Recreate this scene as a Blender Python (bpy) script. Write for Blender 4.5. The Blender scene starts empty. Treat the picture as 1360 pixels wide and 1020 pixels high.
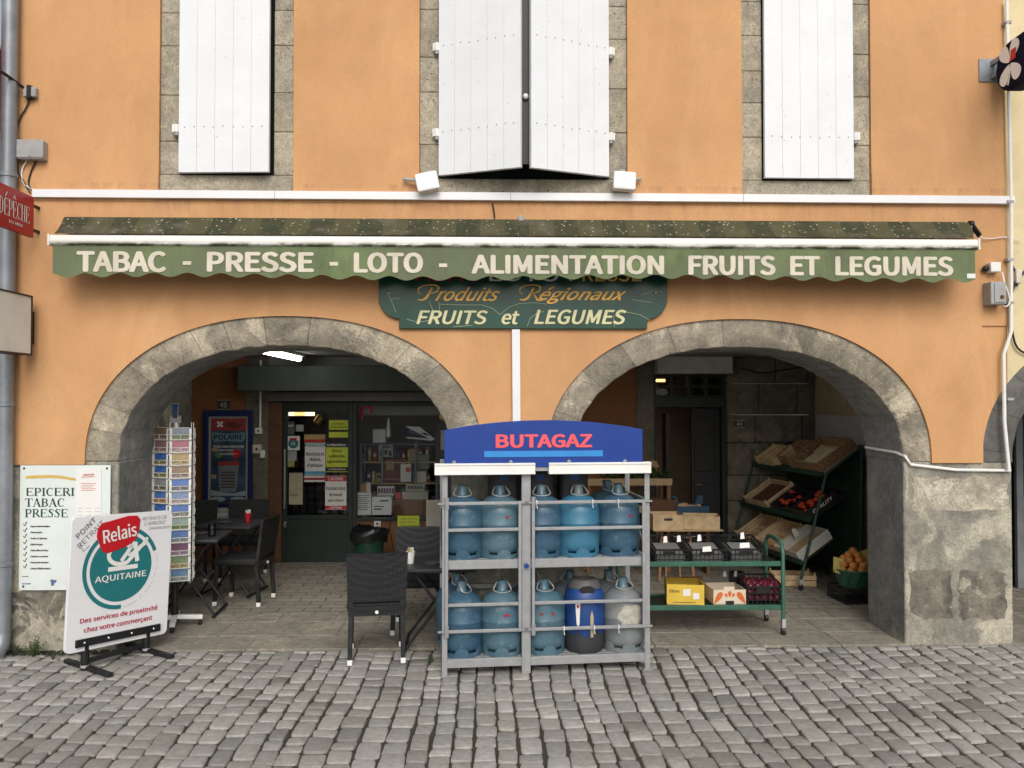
import bpy, bmesh, math, random
from mathutils import Matrix, Vector
R = math.radians
S = bpy.context.scene
COL = S.collection

# ------------------------------------------------------------------ camera, sky, sun, exposure
CAM_H, CAM_D, FPX = 1.9, 6.49, 1110.0        # eye height, metres to the facade (plane y = 0), focal length in photo pixels
YAW, PITCH = R(1.5), R(1.2)
cam = bpy.data.cameras.new('camera')
cam.sensor_width = 36.0
cam.lens = FPX * 36.0 / 1360.0
cam.clip_start, cam.clip_end = 0.05, 900.0
cam_o = bpy.data.objects.new('camera', cam)
cam_o.location = (0, -CAM_D, CAM_H)
cam_o.rotation_euler = (math.pi / 2 + PITCH, 0, -YAW)
COL.objects.link(cam_o)
S.camera = cam_o

SUN_EL, SUN_AZ = R(38), R(6)                  # soft overcast light from in front of the facade
w = bpy.data.worlds.new('World'); S.world = w; w.use_nodes = True
nt = w.node_tree; nt.nodes.clear()
sky = nt.nodes.new('ShaderNodeTexSky'); sky.sky_type = 'NISHITA'; sky.sun_disc = False
sky.sun_elevation = SUN_EL; sky.sun_rotation = math.pi - SUN_AZ
sky.dust_density = 4.0; sky.air_density = 1.0
hs = nt.nodes.new('ShaderNodeHueSaturation'); hs.inputs['Saturation'].default_value = 0.3
bg = nt.nodes.new('ShaderNodeBackground'); bg.inputs['Strength'].default_value = 0.132
wo = nt.nodes.new('ShaderNodeOutputWorld')
nt.links.new(sky.outputs[0], hs.inputs['Color']); nt.links.new(hs.outputs[0], bg.inputs['Color'])
nt.links.new(bg.outputs[0], wo.inputs['Surface'])
sl = bpy.data.lights.new('sun', 'SUN'); sl.energy = 1.0; sl.angle = R(35); sl.color = (1, .96, .9)
so = bpy.data.objects.new('sun', sl); COL.objects.link(so)
sd = Vector((math.sin(SUN_AZ) * math.cos(SUN_EL), -math.cos(SUN_AZ) * math.cos(SUN_EL), math.sin(SUN_EL)))
so.rotation_euler = sd.to_track_quat('Z', 'Y').to_euler(); so.location = (2, -8, 9)
S.view_settings.view_transform = 'Standard'; S.view_settings.look = 'None'
S.view_settings.exposure = 0.19; S.view_settings.gamma = 1.0
S.cycles.max_bounces = 8; S.cycles.transparent_max_bounces = 12; S.cycles.use_denoising = True

# ------------------------------------------------------------------ measuring helpers: photo pixel -> point on a known plane
_F = Vector((math.sin(YAW) * math.cos(PITCH), math.cos(YAW) * math.cos(PITCH), math.sin(PITCH)))
_Rt = Vector((math.cos(YAW), -math.sin(YAW), 0)); _Up = _Rt.cross(_F)
_O = Vector((0, -CAM_D, CAM_H))
def ray(px, py): return _F + _Rt * ((px - 680) / FPX) + _Up * ((510 - py) / FPX)
def U(px, py, y=0.0):
    d = ray(px, py); t = (y - _O.y) / d.y; p = _O + d * t; return p.x, p.z
def G(px, py, z=0.0):
    d = ray(px, py); t = (z - _O.z) / d.z; p = _O + d * t; return p.x, p.y
def PL(px, py, O, rz):                        # on a vertical plane through O turned by rz: (along, height)
    n = Vector((-math.sin(rz), math.cos(rz), 0)); d = ray(px, py)
    t = (Vector((O[0], O[1], 0)) - _O).dot(n) / d.dot(n); p = _O + d * t
    return (p.x - O[0]) * math.cos(rz) + (p.y - O[1]) * math.sin(rz), p.z
def UX(px, y, py=533): return U(px, py, y)[0]
def UZ(py, y, px=680): return U(px, py, y)[1]
def yd(D): return D - CAM_D

# ------------------------------------------------------------------ materials
MATS = {}
def newmat(name):
    m = bpy.data.materials.new(name); m.use_nodes = True; t = m.node_tree
    b = t.nodes['Principled BSDF']; return m, t, b
def nd(t, kind, **kw):
    n = t.nodes.new('ShaderNode' + kind)
    for k, v in kw.items():
        if k in n.inputs: n.inputs[k].default_value = v
        else: setattr(n, k, v)
    return n
def c4(c): return (c[0], c[1], c[2], 1)
def ramp(t, src, stops):
    r = t.nodes.new('ShaderNodeValToRGB'); e = r.color_ramp.elements
    while len(e) < len(stops): e.new(.5)
    for el, (p, c) in zip(e, stops): el.position = p; el.color = c4(c) if not isinstance(c, float) else (c, c, c, 1)
    t.links.new(src, r.inputs[0]); return r.outputs[0]
def mixc(t, f, a, b, mode='MIX'):
    m = t.nodes.new('ShaderNodeMix'); m.data_type = 'RGBA'; m.blend_type = mode
    for s, v in ((0, f), (6, a), (7, b)):
        if isinstance(v, (int, float)): m.inputs[s].default_value = v
        elif isinstance(v, tuple): m.inputs[s].default_value = c4(v)
        else: t.links.new(v, m.inputs[s])
    return m.outputs[2]
def noise(t, co, scale, detail=4, rough=.55, stretch=None, dist=0):
    if stretch:
        mp = nd(t, 'Mapping'); mp.inputs['Scale'].default_value = stretch; t.links.new(co, mp.inputs['Vector']); co = mp.outputs[0]
    n = nd(t, 'TexNoise', Scale=scale, Detail=detail, Roughness=rough, Distortion=dist)
    t.links.new(co, n.inputs['Vector']); return n.outputs['Fac']
def bump(t, b, h, strength=.3, dist=.01):
    n = nd(t, 'Bump', Strength=strength, Distance=dist); t.links.new(h, n.inputs['Height']); t.links.new(n.outputs[0], b.inputs['Normal'])
def obco(t): return nd(t, 'TexCoord').outputs['Object']
def M(name, col, rough=.6, metal=0.0, var=.15, scale=7.0, col2=None, lim=(.4, .65), bp=0.0, bs=80.0, spec=.4, emit=0, dirt=0.0):
    if name in MATS: return MATS[name]
    m, t, b = newmat(name); co = obco(t)
    c2 = col2 if col2 else tuple(c * (1 - var) for c in col)
    f = ramp(t, noise(t, co, scale, 5), [(lim[0], 0.0), (lim[1], 1.0)])
    c = mixc(t, f, tuple(col), tuple(c2))
    if dirt:
        f2 = ramp(t, noise(t, co, scale * 4.3, 6, .7), [(.52, 0.0), (.75, dirt)])
        c = mixc(t, f2, c, (.07, .065, .055))
    t.links.new(c, b.inputs['Base Color'])
    b.inputs['Roughness'].default_value = rough; b.inputs['Metallic'].default_value = metal
    b.inputs['Specular IOR Level'].default_value = spec
    if bp: bump(t, b, noise(t, co, bs, 4, .6), bp, .004)
    if emit: b.inputs['Emission Color'].default_value = c4(col); b.inputs['Emission Strength'].default_value = emit
    MATS[name] = m; return m

def m_render():
    m, t, b = newmat('orange_render'); co = obco(t)
    f = ramp(t, noise(t, co, .9, 5, .6), [(.35, 0.0), (.68, 1.0)])
    c = mixc(t, f, (.615, .340, .163), (.505, .272, .128))
    f2 = ramp(t, noise(t, co, 2.2, 6, .65, (1, 1, .35), .6), [(.5, 0.0), (.72, .65)])
    c = mixc(t, f2, c, (.66, .385, .19))
    f3 = ramp(t, noise(t, co, 1.7, 9, .68, (1, 1, .8), .5), [(.50, 0.0), (.8, .5)])
    c = mixc(t, f3, c, (.44, .25, .135))
    sx = nd(t, 'SeparateXYZ'); t.links.new(co, sx.inputs[0])                  # rain streaks of dirt below the trunking and at the wall foot
    def band(z0, z1, z2): 
        q = nd(t, 'MapRange'); q.inputs[1].default_value = z0; q.inputs[2].default_value = z1; t.links.new(sx.outputs[2], q.inputs[0])
        p = nd(t, 'Math', operation='LESS_THAN'); p.inputs[1].default_value = z2; t.links.new(sx.outputs[2], p.inputs[0])
        u = nd(t, 'Math', operation='MULTIPLY'); t.links.new(q.outputs[0], u.inputs[0]); t.links.new(p.outputs[0], u.inputs[1]); return u.outputs[0]
    sk = ramp(t, noise(t, co, 7, 8, .78, (1.6, 1, .35)), [(.46, 0.0), (.66, .7)])
    for (z0, z1, z2) in ((3.25, 3.46, 3.46), (3.50, 3.56, 3.58)):
        u = nd(t, 'Math', operation='MULTIPLY'); t.links.new(band(z0, z1, z2), u.inputs[0]); t.links.new(sk, u.inputs[1]); c = mixc(t, u.outputs[0], c, (.33, .19, .105))
    f4 = ramp(t, noise(t, co, 60, 2, .5), [(.3, .12), (.5, 0.0)])
    c = mixc(t, f4, c, (.30, .17, .09))
    t.links.new(c, b.inputs['Base Color']); b.inputs['Roughness'].default_value = .9; b.inputs['Specular IOR Level'].default_value = .15
    h = mixc(t, .25, noise(t, co, 7, 6, .6), noise(t, co, 140, 3, .6)); bump(t, b, h, .35, .012)
    return m
def m_stone(name, a, bb, light, pits=.5, patch=(.52, .6), scale=3.0, spots=(.05, .047, .042), tones=False):
    m, t, b = newmat(name); co = obco(t)
    f = ramp(t, noise(t, co, scale, 8, .65, None, .3), [(.36, 0.0), (.64, 1.0)])
    c = mixc(t, f, a, bb)
    f2 = ramp(t, noise(t, co, scale * .55 + .3, 9, .62, None, .8), [(patch[0], 0.0), (patch[1], 1.0)])
    c = mixc(t, f2, c, light)
    fg = ramp(t, noise(t, co, 11, 10, .8), [(.33, .62), (.67, 1.32)]); c = mixc(t, 1.0, c, fg, 'MULTIPLY')
    fs = ramp(t, noise(t, co, 55, 5, .75), [(.42, .35), (.6, 0.0)]); c = mixc(t, fs, c, (.10, .092, .08))
    v = nd(t, 'TexVoronoi', Scale=34.0); t.links.new(co, v.inputs['Vector'])
    fv = ramp(t, v.outputs['Distance'], [(.10, 1.0), (.22, 0.0)])
    fm = ramp(t, noise(t, co, 6, 3), [(.42, 0.0), (.62, pits)])
    mm = nd(t, 'Math', operation='MULTIPLY'); t.links.new(fv, mm.inputs[0]); t.links.new(fm, mm.inputs[1])
    c = mixc(t, mm.outputs[0], c, spots)
    fl = ramp(t, noise(t, co, 23, 4, .7), [(.66, 0.0), (.72, .55)]); c = mixc(t, fl, c, (.5, .46, .37))
    if tones:
        at = nd(t, 'VertexColor'); at.layer_name = 'tone'; c = mixc(t, 1.0, c, at.outputs[0], 'MULTIPLY')
    t.links.new(c, b.inputs['Base Color']); b.inputs['Roughness'].default_value = .92; b.inputs['Specular IOR Level'].default_value = .15
    h = mixc(t, .55, noise(t, co, 9, 8, .65), noise(t, co, 60, 5, .7))
    h = mixc(t, mm.outputs[0], h, (0, 0, 0)); h = mixc(t, .35, h, f2); bump(t, b, h, .8, .016)
    return m
def m_cobble():
    m, t, b = newmat('granite_sett'); co = obco(t)
    a = nd(t, 'VertexColor'); a.layer_name = 'tone'
    f = ramp(t, noise(t, co, 26, 7, .65), [(.35, 0.0), (.68, 1.0)])
    c = mixc(t, f, (.86, .84, .82), (1.22, 1.2, 1.15)); c = mixc(t, 1.0, a.outputs[0], c, 'MULTIPLY')
    f2 = ramp(t, noise(t, co, 1.3, 5, .6), [(.45, 0.0), (.7, .35)]); c = mixc(t, f2, c, (.16, .135, .11))
    f3 = ramp(t, noise(t, co, 110, 3, .6), [(.62, 0.0), (.75, .5)]); c = mixc(t, f3, c, (.06, .057, .052))
    t.links.new(c, b.inputs['Base Color'])
    rr = ramp(t, noise(t, co, 5, 3), [(.3, .42), (.7, .75)]); t.links.new(rr, b.inputs['Roughness'])
    b.inputs['Specular IOR Level'].default_value = .4
    bump(t, b, mixc(t, .5, noise(t, co, 28, 6, .65), noise(t, co, 150, 3, .6)), .55, .008); return m
def m_pavers():
    m, t, b = newmat('arcade_pavers'); co = obco(t)
    br = nd(t, 'TexBrick', Scale=1.0); br.inputs['Mortar Size'].default_value = .007
    br.inputs['Brick Width'].default_value = .24; br.inputs['Row Height'].default_value = .13
    br.inputs['Color1'].default_value = (.285, .26, .21, 1); br.inputs['Color2'].default_value = (.19, .173, .14, 1); br.inputs['Mortar'].default_value = (.055, .05, .042, 1)
    wv = noise(t, co, 2.5, 2); 
    mp = nd(t, 'Mapping'); t.links.new(co, mp.inputs['Vector']); mp.inputs['Rotation'].default_value = (0, 0, 0)
    add = nd(t, 'VectorMath', operation='ADD'); sc = nd(t, 'VectorMath', operation='SCALE'); sc.inputs['Scale'].default_value = .03
    cv = nd(t, 'TexNoise', Scale=4.0); t.links.new(co, cv.inputs['Vector']); t.links.new(cv.outputs['Color'], sc.inputs[0])
    t.links.new(mp.outputs[0], add.inputs[0]); t.links.new(sc.outputs[0], add.inputs[1]); t.links.new(add.outputs[0], br.inputs['Vector'])
    f = ramp(t, noise(t, co, 8, 6, .7), [(.4, 0.0), (.7, .5)]); c = mixc(t, f, br.outputs['Color'], (.33, .30, .245))
    t.links.new(c, b.inputs['Base Color']); b.inputs['Roughness'].default_value = .7
    inv = ramp(t, br.outputs['Fac'], [(0, 1.0), (1, 0.0)]); bump(t, b, mixc(t, .25, inv, noise(t, co, 40, 5)), .8, .012); return m
def m_awning():
    m, t, b = newmat('mossy_striped_canvas'); co = obco(t)
    sx = nd(t, 'SeparateXYZ'); t.links.new(co, sx.inputs[0])
    mul = nd(t, 'Math', operation='MULTIPLY'); mul.inputs[1].default_value = 2 * math.pi / .37; t.links.new(sx.outputs[0], mul.inputs[0])
    sn = nd(t, 'Math', operation='SINE'); t.links.new(mul.outputs[0], sn.inputs[0])
    st = ramp(t, sn.outputs[0], [(.0, 0.0), (.06, 1.0)])
    c = mixc(t, st, (.088, .088, .046), (.046, .054, .032))
    f = ramp(t, noise(t, co, 9, 7, .7), [(.4, 0.0), (.68, .8)]); c = mixc(t, f, c, (.085, .072, .042))
    f = ramp(t, noise(t, co, 3.4, 6, .7), [(.52, 0.0), (.7, .85)]); c = mixc(t, f, c, (.15, .135, .105))
    v = nd(t, 'TexVoronoi', Scale=26.0); t.links.new(co, v.inputs['Vector'])
    fv = ramp(t, v.outputs['Distance'], [(.12, 1.0), (.24, 0.0)]); fm = ramp(t, noise(t, co, 13, 5, .7), [(.42, 0.0), (.55, 1.0)])
    mm = nd(t, 'Math', operation='MULTIPLY'); t.links.new(fv, mm.inputs[0]); t.links.new(fm, mm.inputs[1])
    c = mixc(t, mm.outputs[0], c, (.48, .46, .36))
    t.links.new(c, b.inputs['Base Color']); b.inputs['Roughness'].default_value = .95; b.inputs['Specular IOR Level'].default_value = .1
    bump(t, b, noise(t, co, 60, 5, .7), .8, .01); return m
def m_valance():
    m, t, b = newmat('faded_green_valance'); co = obco(t)
    f = ramp(t, noise(t, co, 2.2, 6, .65), [(.35, 0.0), (.65, 1.0)]); c = mixc(t, f, (.175, .225, .105), (.125, .165, .08))
    f = ramp(t, noise(t, co, 5, 7, .7, (1.5, 1, .45)), [(.5, 0.0), (.7, .75)]); c = mixc(t, f, c, (.10, .105, .07))
    f = ramp(t, noise(t, co, 1.1, 3, .5), [(.45, 0.0), (.62, .6)]); c = mixc(t, f, c, (.14, .15, .10))
    t.links.new(c, b.inputs['Base Color']); b.inputs['Roughness'].default_value = .85; b.inputs['Specular IOR Level'].default_value = .15
    bump(t, b, noise(t, co, 5, 4, .6, (1.5, 1, .5)), .5, .03); return m
def m_bar():
    m, t, b = newmat('mossy_white_aluminium'); co = obco(t)
    sx = nd(t, 'SeparateXYZ'); t.links.new(co, sx.inputs[0])
    lo = ramp(t, sx.outputs[2], [(.012, 1.0), (.034, 0.0)])
    f = ramp(t, noise(t, co, 8, 7, .75, (.5, 1, 1.2)), [(.42, 0.0), (.55, 1.0)])
    mm = nd(t, 'Math', operation='MULTIPLY'); t.links.new(lo, mm.inputs[0]); t.links.new(f, mm.inputs[1])
    c = mixc(t, mm.outputs[0], (.8, .79, .74), (.11, .11, .06)); t.links.new(c, b.inputs['Base Color']); b.inputs['Roughness'].default_value = .45; return m
def m_weave():
    m, t, b = newmat('black_resin_weave'); co = obco(t)
    w1 = nd(t, 'TexWave', Scale=26.0, bands_direction='X'); w2 = nd(t, 'TexWave', Scale=34.0, bands_direction='Z')
    w3 = nd(t, 'TexWave', Scale=34.0, bands_direction='Y')
    for x in (w1, w2, w3): t.links.new(co, x.inputs['Vector'])
    h = mixc(t, 1.0, w1.outputs['Color'], mixc(t, .5, w2.outputs['Color'], w3.outputs['Color']), 'MULTIPLY')
    c = mixc(t, h, (.006, .006, .007), (.027, .027, .030)); t.links.new(c, b.inputs['Base Color'])
    b.inputs['Roughness'].default_value = .5; bump(t, b, h, .7, .006); return m
def m_galv():
    m, t, b = newmat('galvanised_steel'); co = obco(t)
    v = nd(t, 'TexVoronoi', Scale=60.0); t.links.new(co, v.inputs['Vector'])
    c = mixc(t, ramp(t, v.outputs['Distance'], [(.1, .0), (.6, .5)]), mixc(t, noise(t, co, 14, 5), (.20, .205, .21), (.44, .445, .45)), (.30, .305, .31))
    f = ramp(t, noise(t, co, 6, 6, .7), [(.6, 0.0), (.78, .6)]); c = mixc(t, f, c, (.16, .14, .11))
    t.links.new(c, b.inputs['Base Color']); b.inputs['Metallic'].default_value = .35; b.inputs['Roughness'].default_value = .5; return m
def m_bottle(name, a, bb, wear):
    m, t, b = newmat(name); co = obco(t); oi = nd(t, 'ObjectInfo')
    ad = nd(t, 'VectorMath', operation='ADD'); t.links.new(co, ad.inputs[0]); sc = nd(t, 'Math', operation='MULTIPLY'); sc.inputs[1].default_value = 37
    t.links.new(oi.outputs['Random'], sc.inputs[0]); t.links.new(sc.outputs[0], ad.inputs[1]); co2 = ad.outputs[0]
    c = mixc(t, ramp(t, noise(t, co2, 4, 5, .6), [(.35, 0.0), (.65, 1.0)]), a, bb)
    f = ramp(t, noise(t, co2, 22, 7, .75), [(.56, 0.0), (.72, wear)]); c = mixc(t, f, c, (.24, .25, .24))
    f = ramp(t, noise(t, co2, 60, 5, .75), [(.64, 0.0), (.74, wear)]); c = mixc(t, f, c, (.07, .045, .03))
    t.links.new(c, b.inputs['Base Color']); b.inputs['Roughness'].default_value = .36; b.inputs['Specular IOR Level'].default_value = .5
    bump(t, b, noise(t, co2, 18, 4), .12, .006); return m
def m_glass():
    m, t, b = newmat('window_glass'); t.nodes.remove(b)
    tr = nd(t, 'BsdfTransparent'); tr.inputs[0].default_value = (.86, .89, .88, 1); gl = nd(t, 'BsdfGlossy', Roughness=.02)
    fr = nd(t, 'Fresnel', IOR=1.5); mx = nd(t, 'MixShader'); t.links.new(fr.outputs[0], mx.inputs[0])
    t.links.new(tr.outputs[0], mx.inputs[1]); t.links.new(gl.outputs[0], mx.inputs[2]); t.links.new(mx.outputs[0], t.nodes['Material Output'].inputs[0]); return m
def m_picture(name, top, low, spot, h=.5, sc=30, streak=1.0):
    if name in MATS: return MATS[name]
    m, t, b = newmat(name); co = obco(t); sx = nd(t, 'SeparateXYZ'); t.links.new(co, sx.inputs[0])
    n = noise(t, co, sc, 4, .6); ad = nd(t, 'Math', operation='MULTIPLY_ADD'); ad.inputs[1].default_value = .05
    t.links.new(n, ad.inputs[0]); t.links.new(sx.outputs[2], ad.inputs[2])
    f = ramp(t, ad.outputs[0], [(h * .1 + .02, 0.0), (h * .1 + .026, 1.0)])
    lo = mixc(t, ramp(t, noise(t, co, sc * 1.7, 4, .7), [(.42, 0.0), (.55, 1.0)]), low, spot)
    hi = mixc(t, ramp(t, noise(t, co, sc, 3), [(.5, 0.0), (.7, .6)]), top, tuple(min(1, c * 1.4 + .06) for c in top))
    t.links.new(mixc(t, f, lo, hi), b.inputs['Base Color']); b.inputs['Roughness'].default_value = .3; MATS[name] = m; return m

ORANGE = m_render()
STONE = m_stone('arch_stone', (.47, .415, .32), (.25, .228, .19), (.56, .50, .385), .9, (.5, .57), tones=True)
STONE_W = m_stone('window_stone', (.54, .475, .36), (.33, .30, .24), (.45, .41, .33), 1.0, (.5, .56), 2.4, tones=True)
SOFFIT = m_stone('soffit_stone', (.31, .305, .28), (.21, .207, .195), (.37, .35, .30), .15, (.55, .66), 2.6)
CEMENT = m_stone('pier_cement', (.36, .34, .275), (.21, .20, .17), (.50, .46, .36), .35, (.52, .60), 3.2)
RAWST = m_stone('raw_pier_stone', (.60, .54, .42), (.30, .27, .21), (.58, .53, .42), .7, (.5, .55), 4.0)
DARKST = m_stone('sooty_pier_stone', (.27, .24, .19), (.085, .078, .07), (.42, .385, .30), .6, (.53, .57), 4.5)
COBBLE, PAVERS = m_cobble(), m_pavers()
CANVAS, VAL, BAR = m_awning(), m_valance(), m_bar()
WEAVE, GALV, GLASS = m_weave(), m_galv(), m_glass()
BLUE1 = m_bottle('teal_blue_paint', (.030, .080, .135), (.045, .108, .16), .7)
BLUE2 = m_bottle('bright_blue_paint', (.032, .135, .235), (.045, .17, .26), .5)
BLUE3 = m_bottle('pale_teal_paint', (.055, .122, .165), (.085, .155, .19), .95)
GREYB = m_bottle('worn_grey_paint', (.22, .225, .22), (.12, .155, .17), .95)
WHITE = M('white_shutter_paint', (.74, .755, .775), .5, var=.05, scale=3, bp=.05, bs=30, dirt=.05)
WHITE2 = M('white_plastic', (.78, .77, .73), .45, var=.06, scale=3, dirt=.08)
WBOARD = M('white_sign_board', (.76, .76, .77), .35, var=.04, scale=3, dirt=.03)
PENINK = M('pen_ink', (.16, .16, .18), .7)
PAPER = M('white_paper', (.74, .73, .70), .8, var=.05)
CREAMP = M('cream_letter_paint', (.66, .60, .49), .8, var=.16, scale=5, dirt=.1)
BLACK = M('black_metal', (.014, .014, .015), .45, var=.3)
BLACKP = M('black_plastic', (.018, .018, .019), .42, var=.3)
DGREY = M('dark_grey_plastic', (.04, .042, .046), .5, var=.2)
GREYM = M('grey_metal_box', (.36, .36, .35), .55, var=.15, dirt=.2)
ZINC = M('zinc_pipe', (.27, .29, .315), .45, .35, var=.25, scale=5, bp=.05, dirt=.25)
CREAMW = M('cream_render', (.72, .60, .36), .9, var=.2, scale=1.6, bp=.3, bs=50, dirt=.12)
DARKGREEN = M('dark_green_paint', (.012, .024, .019), .45, var=.3)
RACKGREEN = M('green_rack_paint', (.035, .12, .075), .45, var=.3, dirt=.3)
SIGNGREEN = M('sign_green_paint', (.008, .058, .038), .28, var=.3, scale=4, dirt=.15)
GOLD = M('gold_letter_paint', (.9, .5, .09), .5, var=.2)
WOOD = M('pale_crate_wood', (.62, .45, .26), .8, var=.25, scale=12, bp=.2)
WOODD = M('brown_panel_wood', (.22, .095, .032), .5, var=.35, scale=5)
WICKER = M('brown_wicker', (.32, .19, .10), .8, var=.6, scale=45, bp=.9, bs=90)
CARD = M('cardboard', (.42, .29, .165), .85, var=.15, scale=9)
YELLOW = M('yellow_carton', (.68, .46, .06), .7, var=.12)
RED = M('red_print', (.52, .012, .02), .4, var=.1)
REDSIGN = M('red_sign_paint', (.38, .012, .02), .35, var=.15)
BLUESIGN = M('butane_sign_blue', (.008, .042, .25), .35, var=.12)
PINKRED = M('coral_red_letter', (.78, .10, .12), .45, var=.08)
SKYB = M('light_blue_stripe', (.03, .24, .60), .45, var=.1)
TEAL = M('teal_print', (.018, .17, .18), .4, var=.05)
NAVY = M('navy_print', (.010, .010, .030), .8, var=.2, spec=.1)
INK = M('black_ink', (.015, .015, .016), .7, var=.1)
BRINK = M('brown_ink', (.06, .035, .03), .7, var=.1)
GRINK = M('dark_green_ink', (.012, .06, .04), .6, var=.1)
YELP = M('lime_paper', (.58, .66, .07), .8, var=.08)
ORFRUIT = M('orange_peel', (.60, .235, .05), .45, var=.2, bp=.2, bs=150)
TOMATO = M('tomato_skin', (.42, .045, .012), .25, var=.25)
ONION = M('red_onion_skin', (.13, .015, .03), .4, var=.5, scale=20)
BULB = M('onion_bulb_skin', (.55, .36, .2), .5, var=.3, scale=20)
LEAF = M('leaf_green', (.05, .11, .02), .6, var=.5, scale=20)
LEAF2 = M('dusty_weed_green', (.06, .085, .03), .7, var=.4, scale=20)
BLUEFR = M('blue_poster_frame', (.008, .022, .10), .4, var=.2)
TUBE = M('lit_tube', (1, .97, .9), .5, emit=11.0, var=0.0)
CEIL = M('grey_ceiling_paint', (.26, .26, .245), .85, var=.25, scale=1.5)
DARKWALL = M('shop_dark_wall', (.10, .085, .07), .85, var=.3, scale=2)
BEIGE = M('beige_corridor_wall', (.42, .30, .19), .8, var=.1)
GREYWOOD = M('grey_door_paint', (.17, .19, .20), .6, var=.2)
LAMPW = M('warm_lamp_panel', (1, .72, .42), .5, emit=2.6, var=0.0)
LAMPW2 = M('amber_lamp_panel', (1, .45, .16), .5, emit=2.2, var=0.0)
STEEL = M('bright_steel', (.55, .55, .55), .25, .9, var=.1)
BAGM = M('black_bin_bag', (.012, .012, .013), .28, var=.3, bp=.5, bs=30)
BINGR = M('green_bin_plastic', (.01, .045, .03), .5, var=.2)
BLUEPL = M('blue_crate_plastic', (.02, .07, .13), .5, var=.2)
REDPL = M('red_plastic', (.5, .02, .03), .35, var=.1)
BROWNC = M('brown_carton', (.11, .05, .025), .8, var=.2)

# ------------------------------------------------------------------ mesh builder
_txt = {}
import os
try:                                                     # Blender's own interface typeface, else its built-in one
    GROT = bpy.data.fonts.load(os.path.join(bpy.utils.system_resource('DATAFILES'), 'fonts', 'Noto Sans CJK Regular.woff2'))
except Exception:
    GROT = None
def glyphs(s, bold=0.0, shear=0.0):
    k = (s, bold, shear)
    if k in _txt: return _txt[k]
    c = bpy.data.curves.new('lettering', 'FONT'); c.body = s; c.size = 1; c.offset = bold; c.shear = shear; c.resolution_u = 4
    if GROT: c.font = GROT
    c.dimensions = '2D'; c.fill_mode = 'FRONT'
    o = bpy.data.objects.new('lettering', c)
    me = bpy.data.meshes.new_from_object(o)
    v = [(p.co.x, p.co.y) for p in me.vertices]; f = [tuple(p.vertices) for p in me.polygons]
    bpy.data.objects.remove(o); bpy.data.curves.remove(c); bpy.data.meshes.remove(me)
    _txt[k] = (v, f); return v, f
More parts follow.
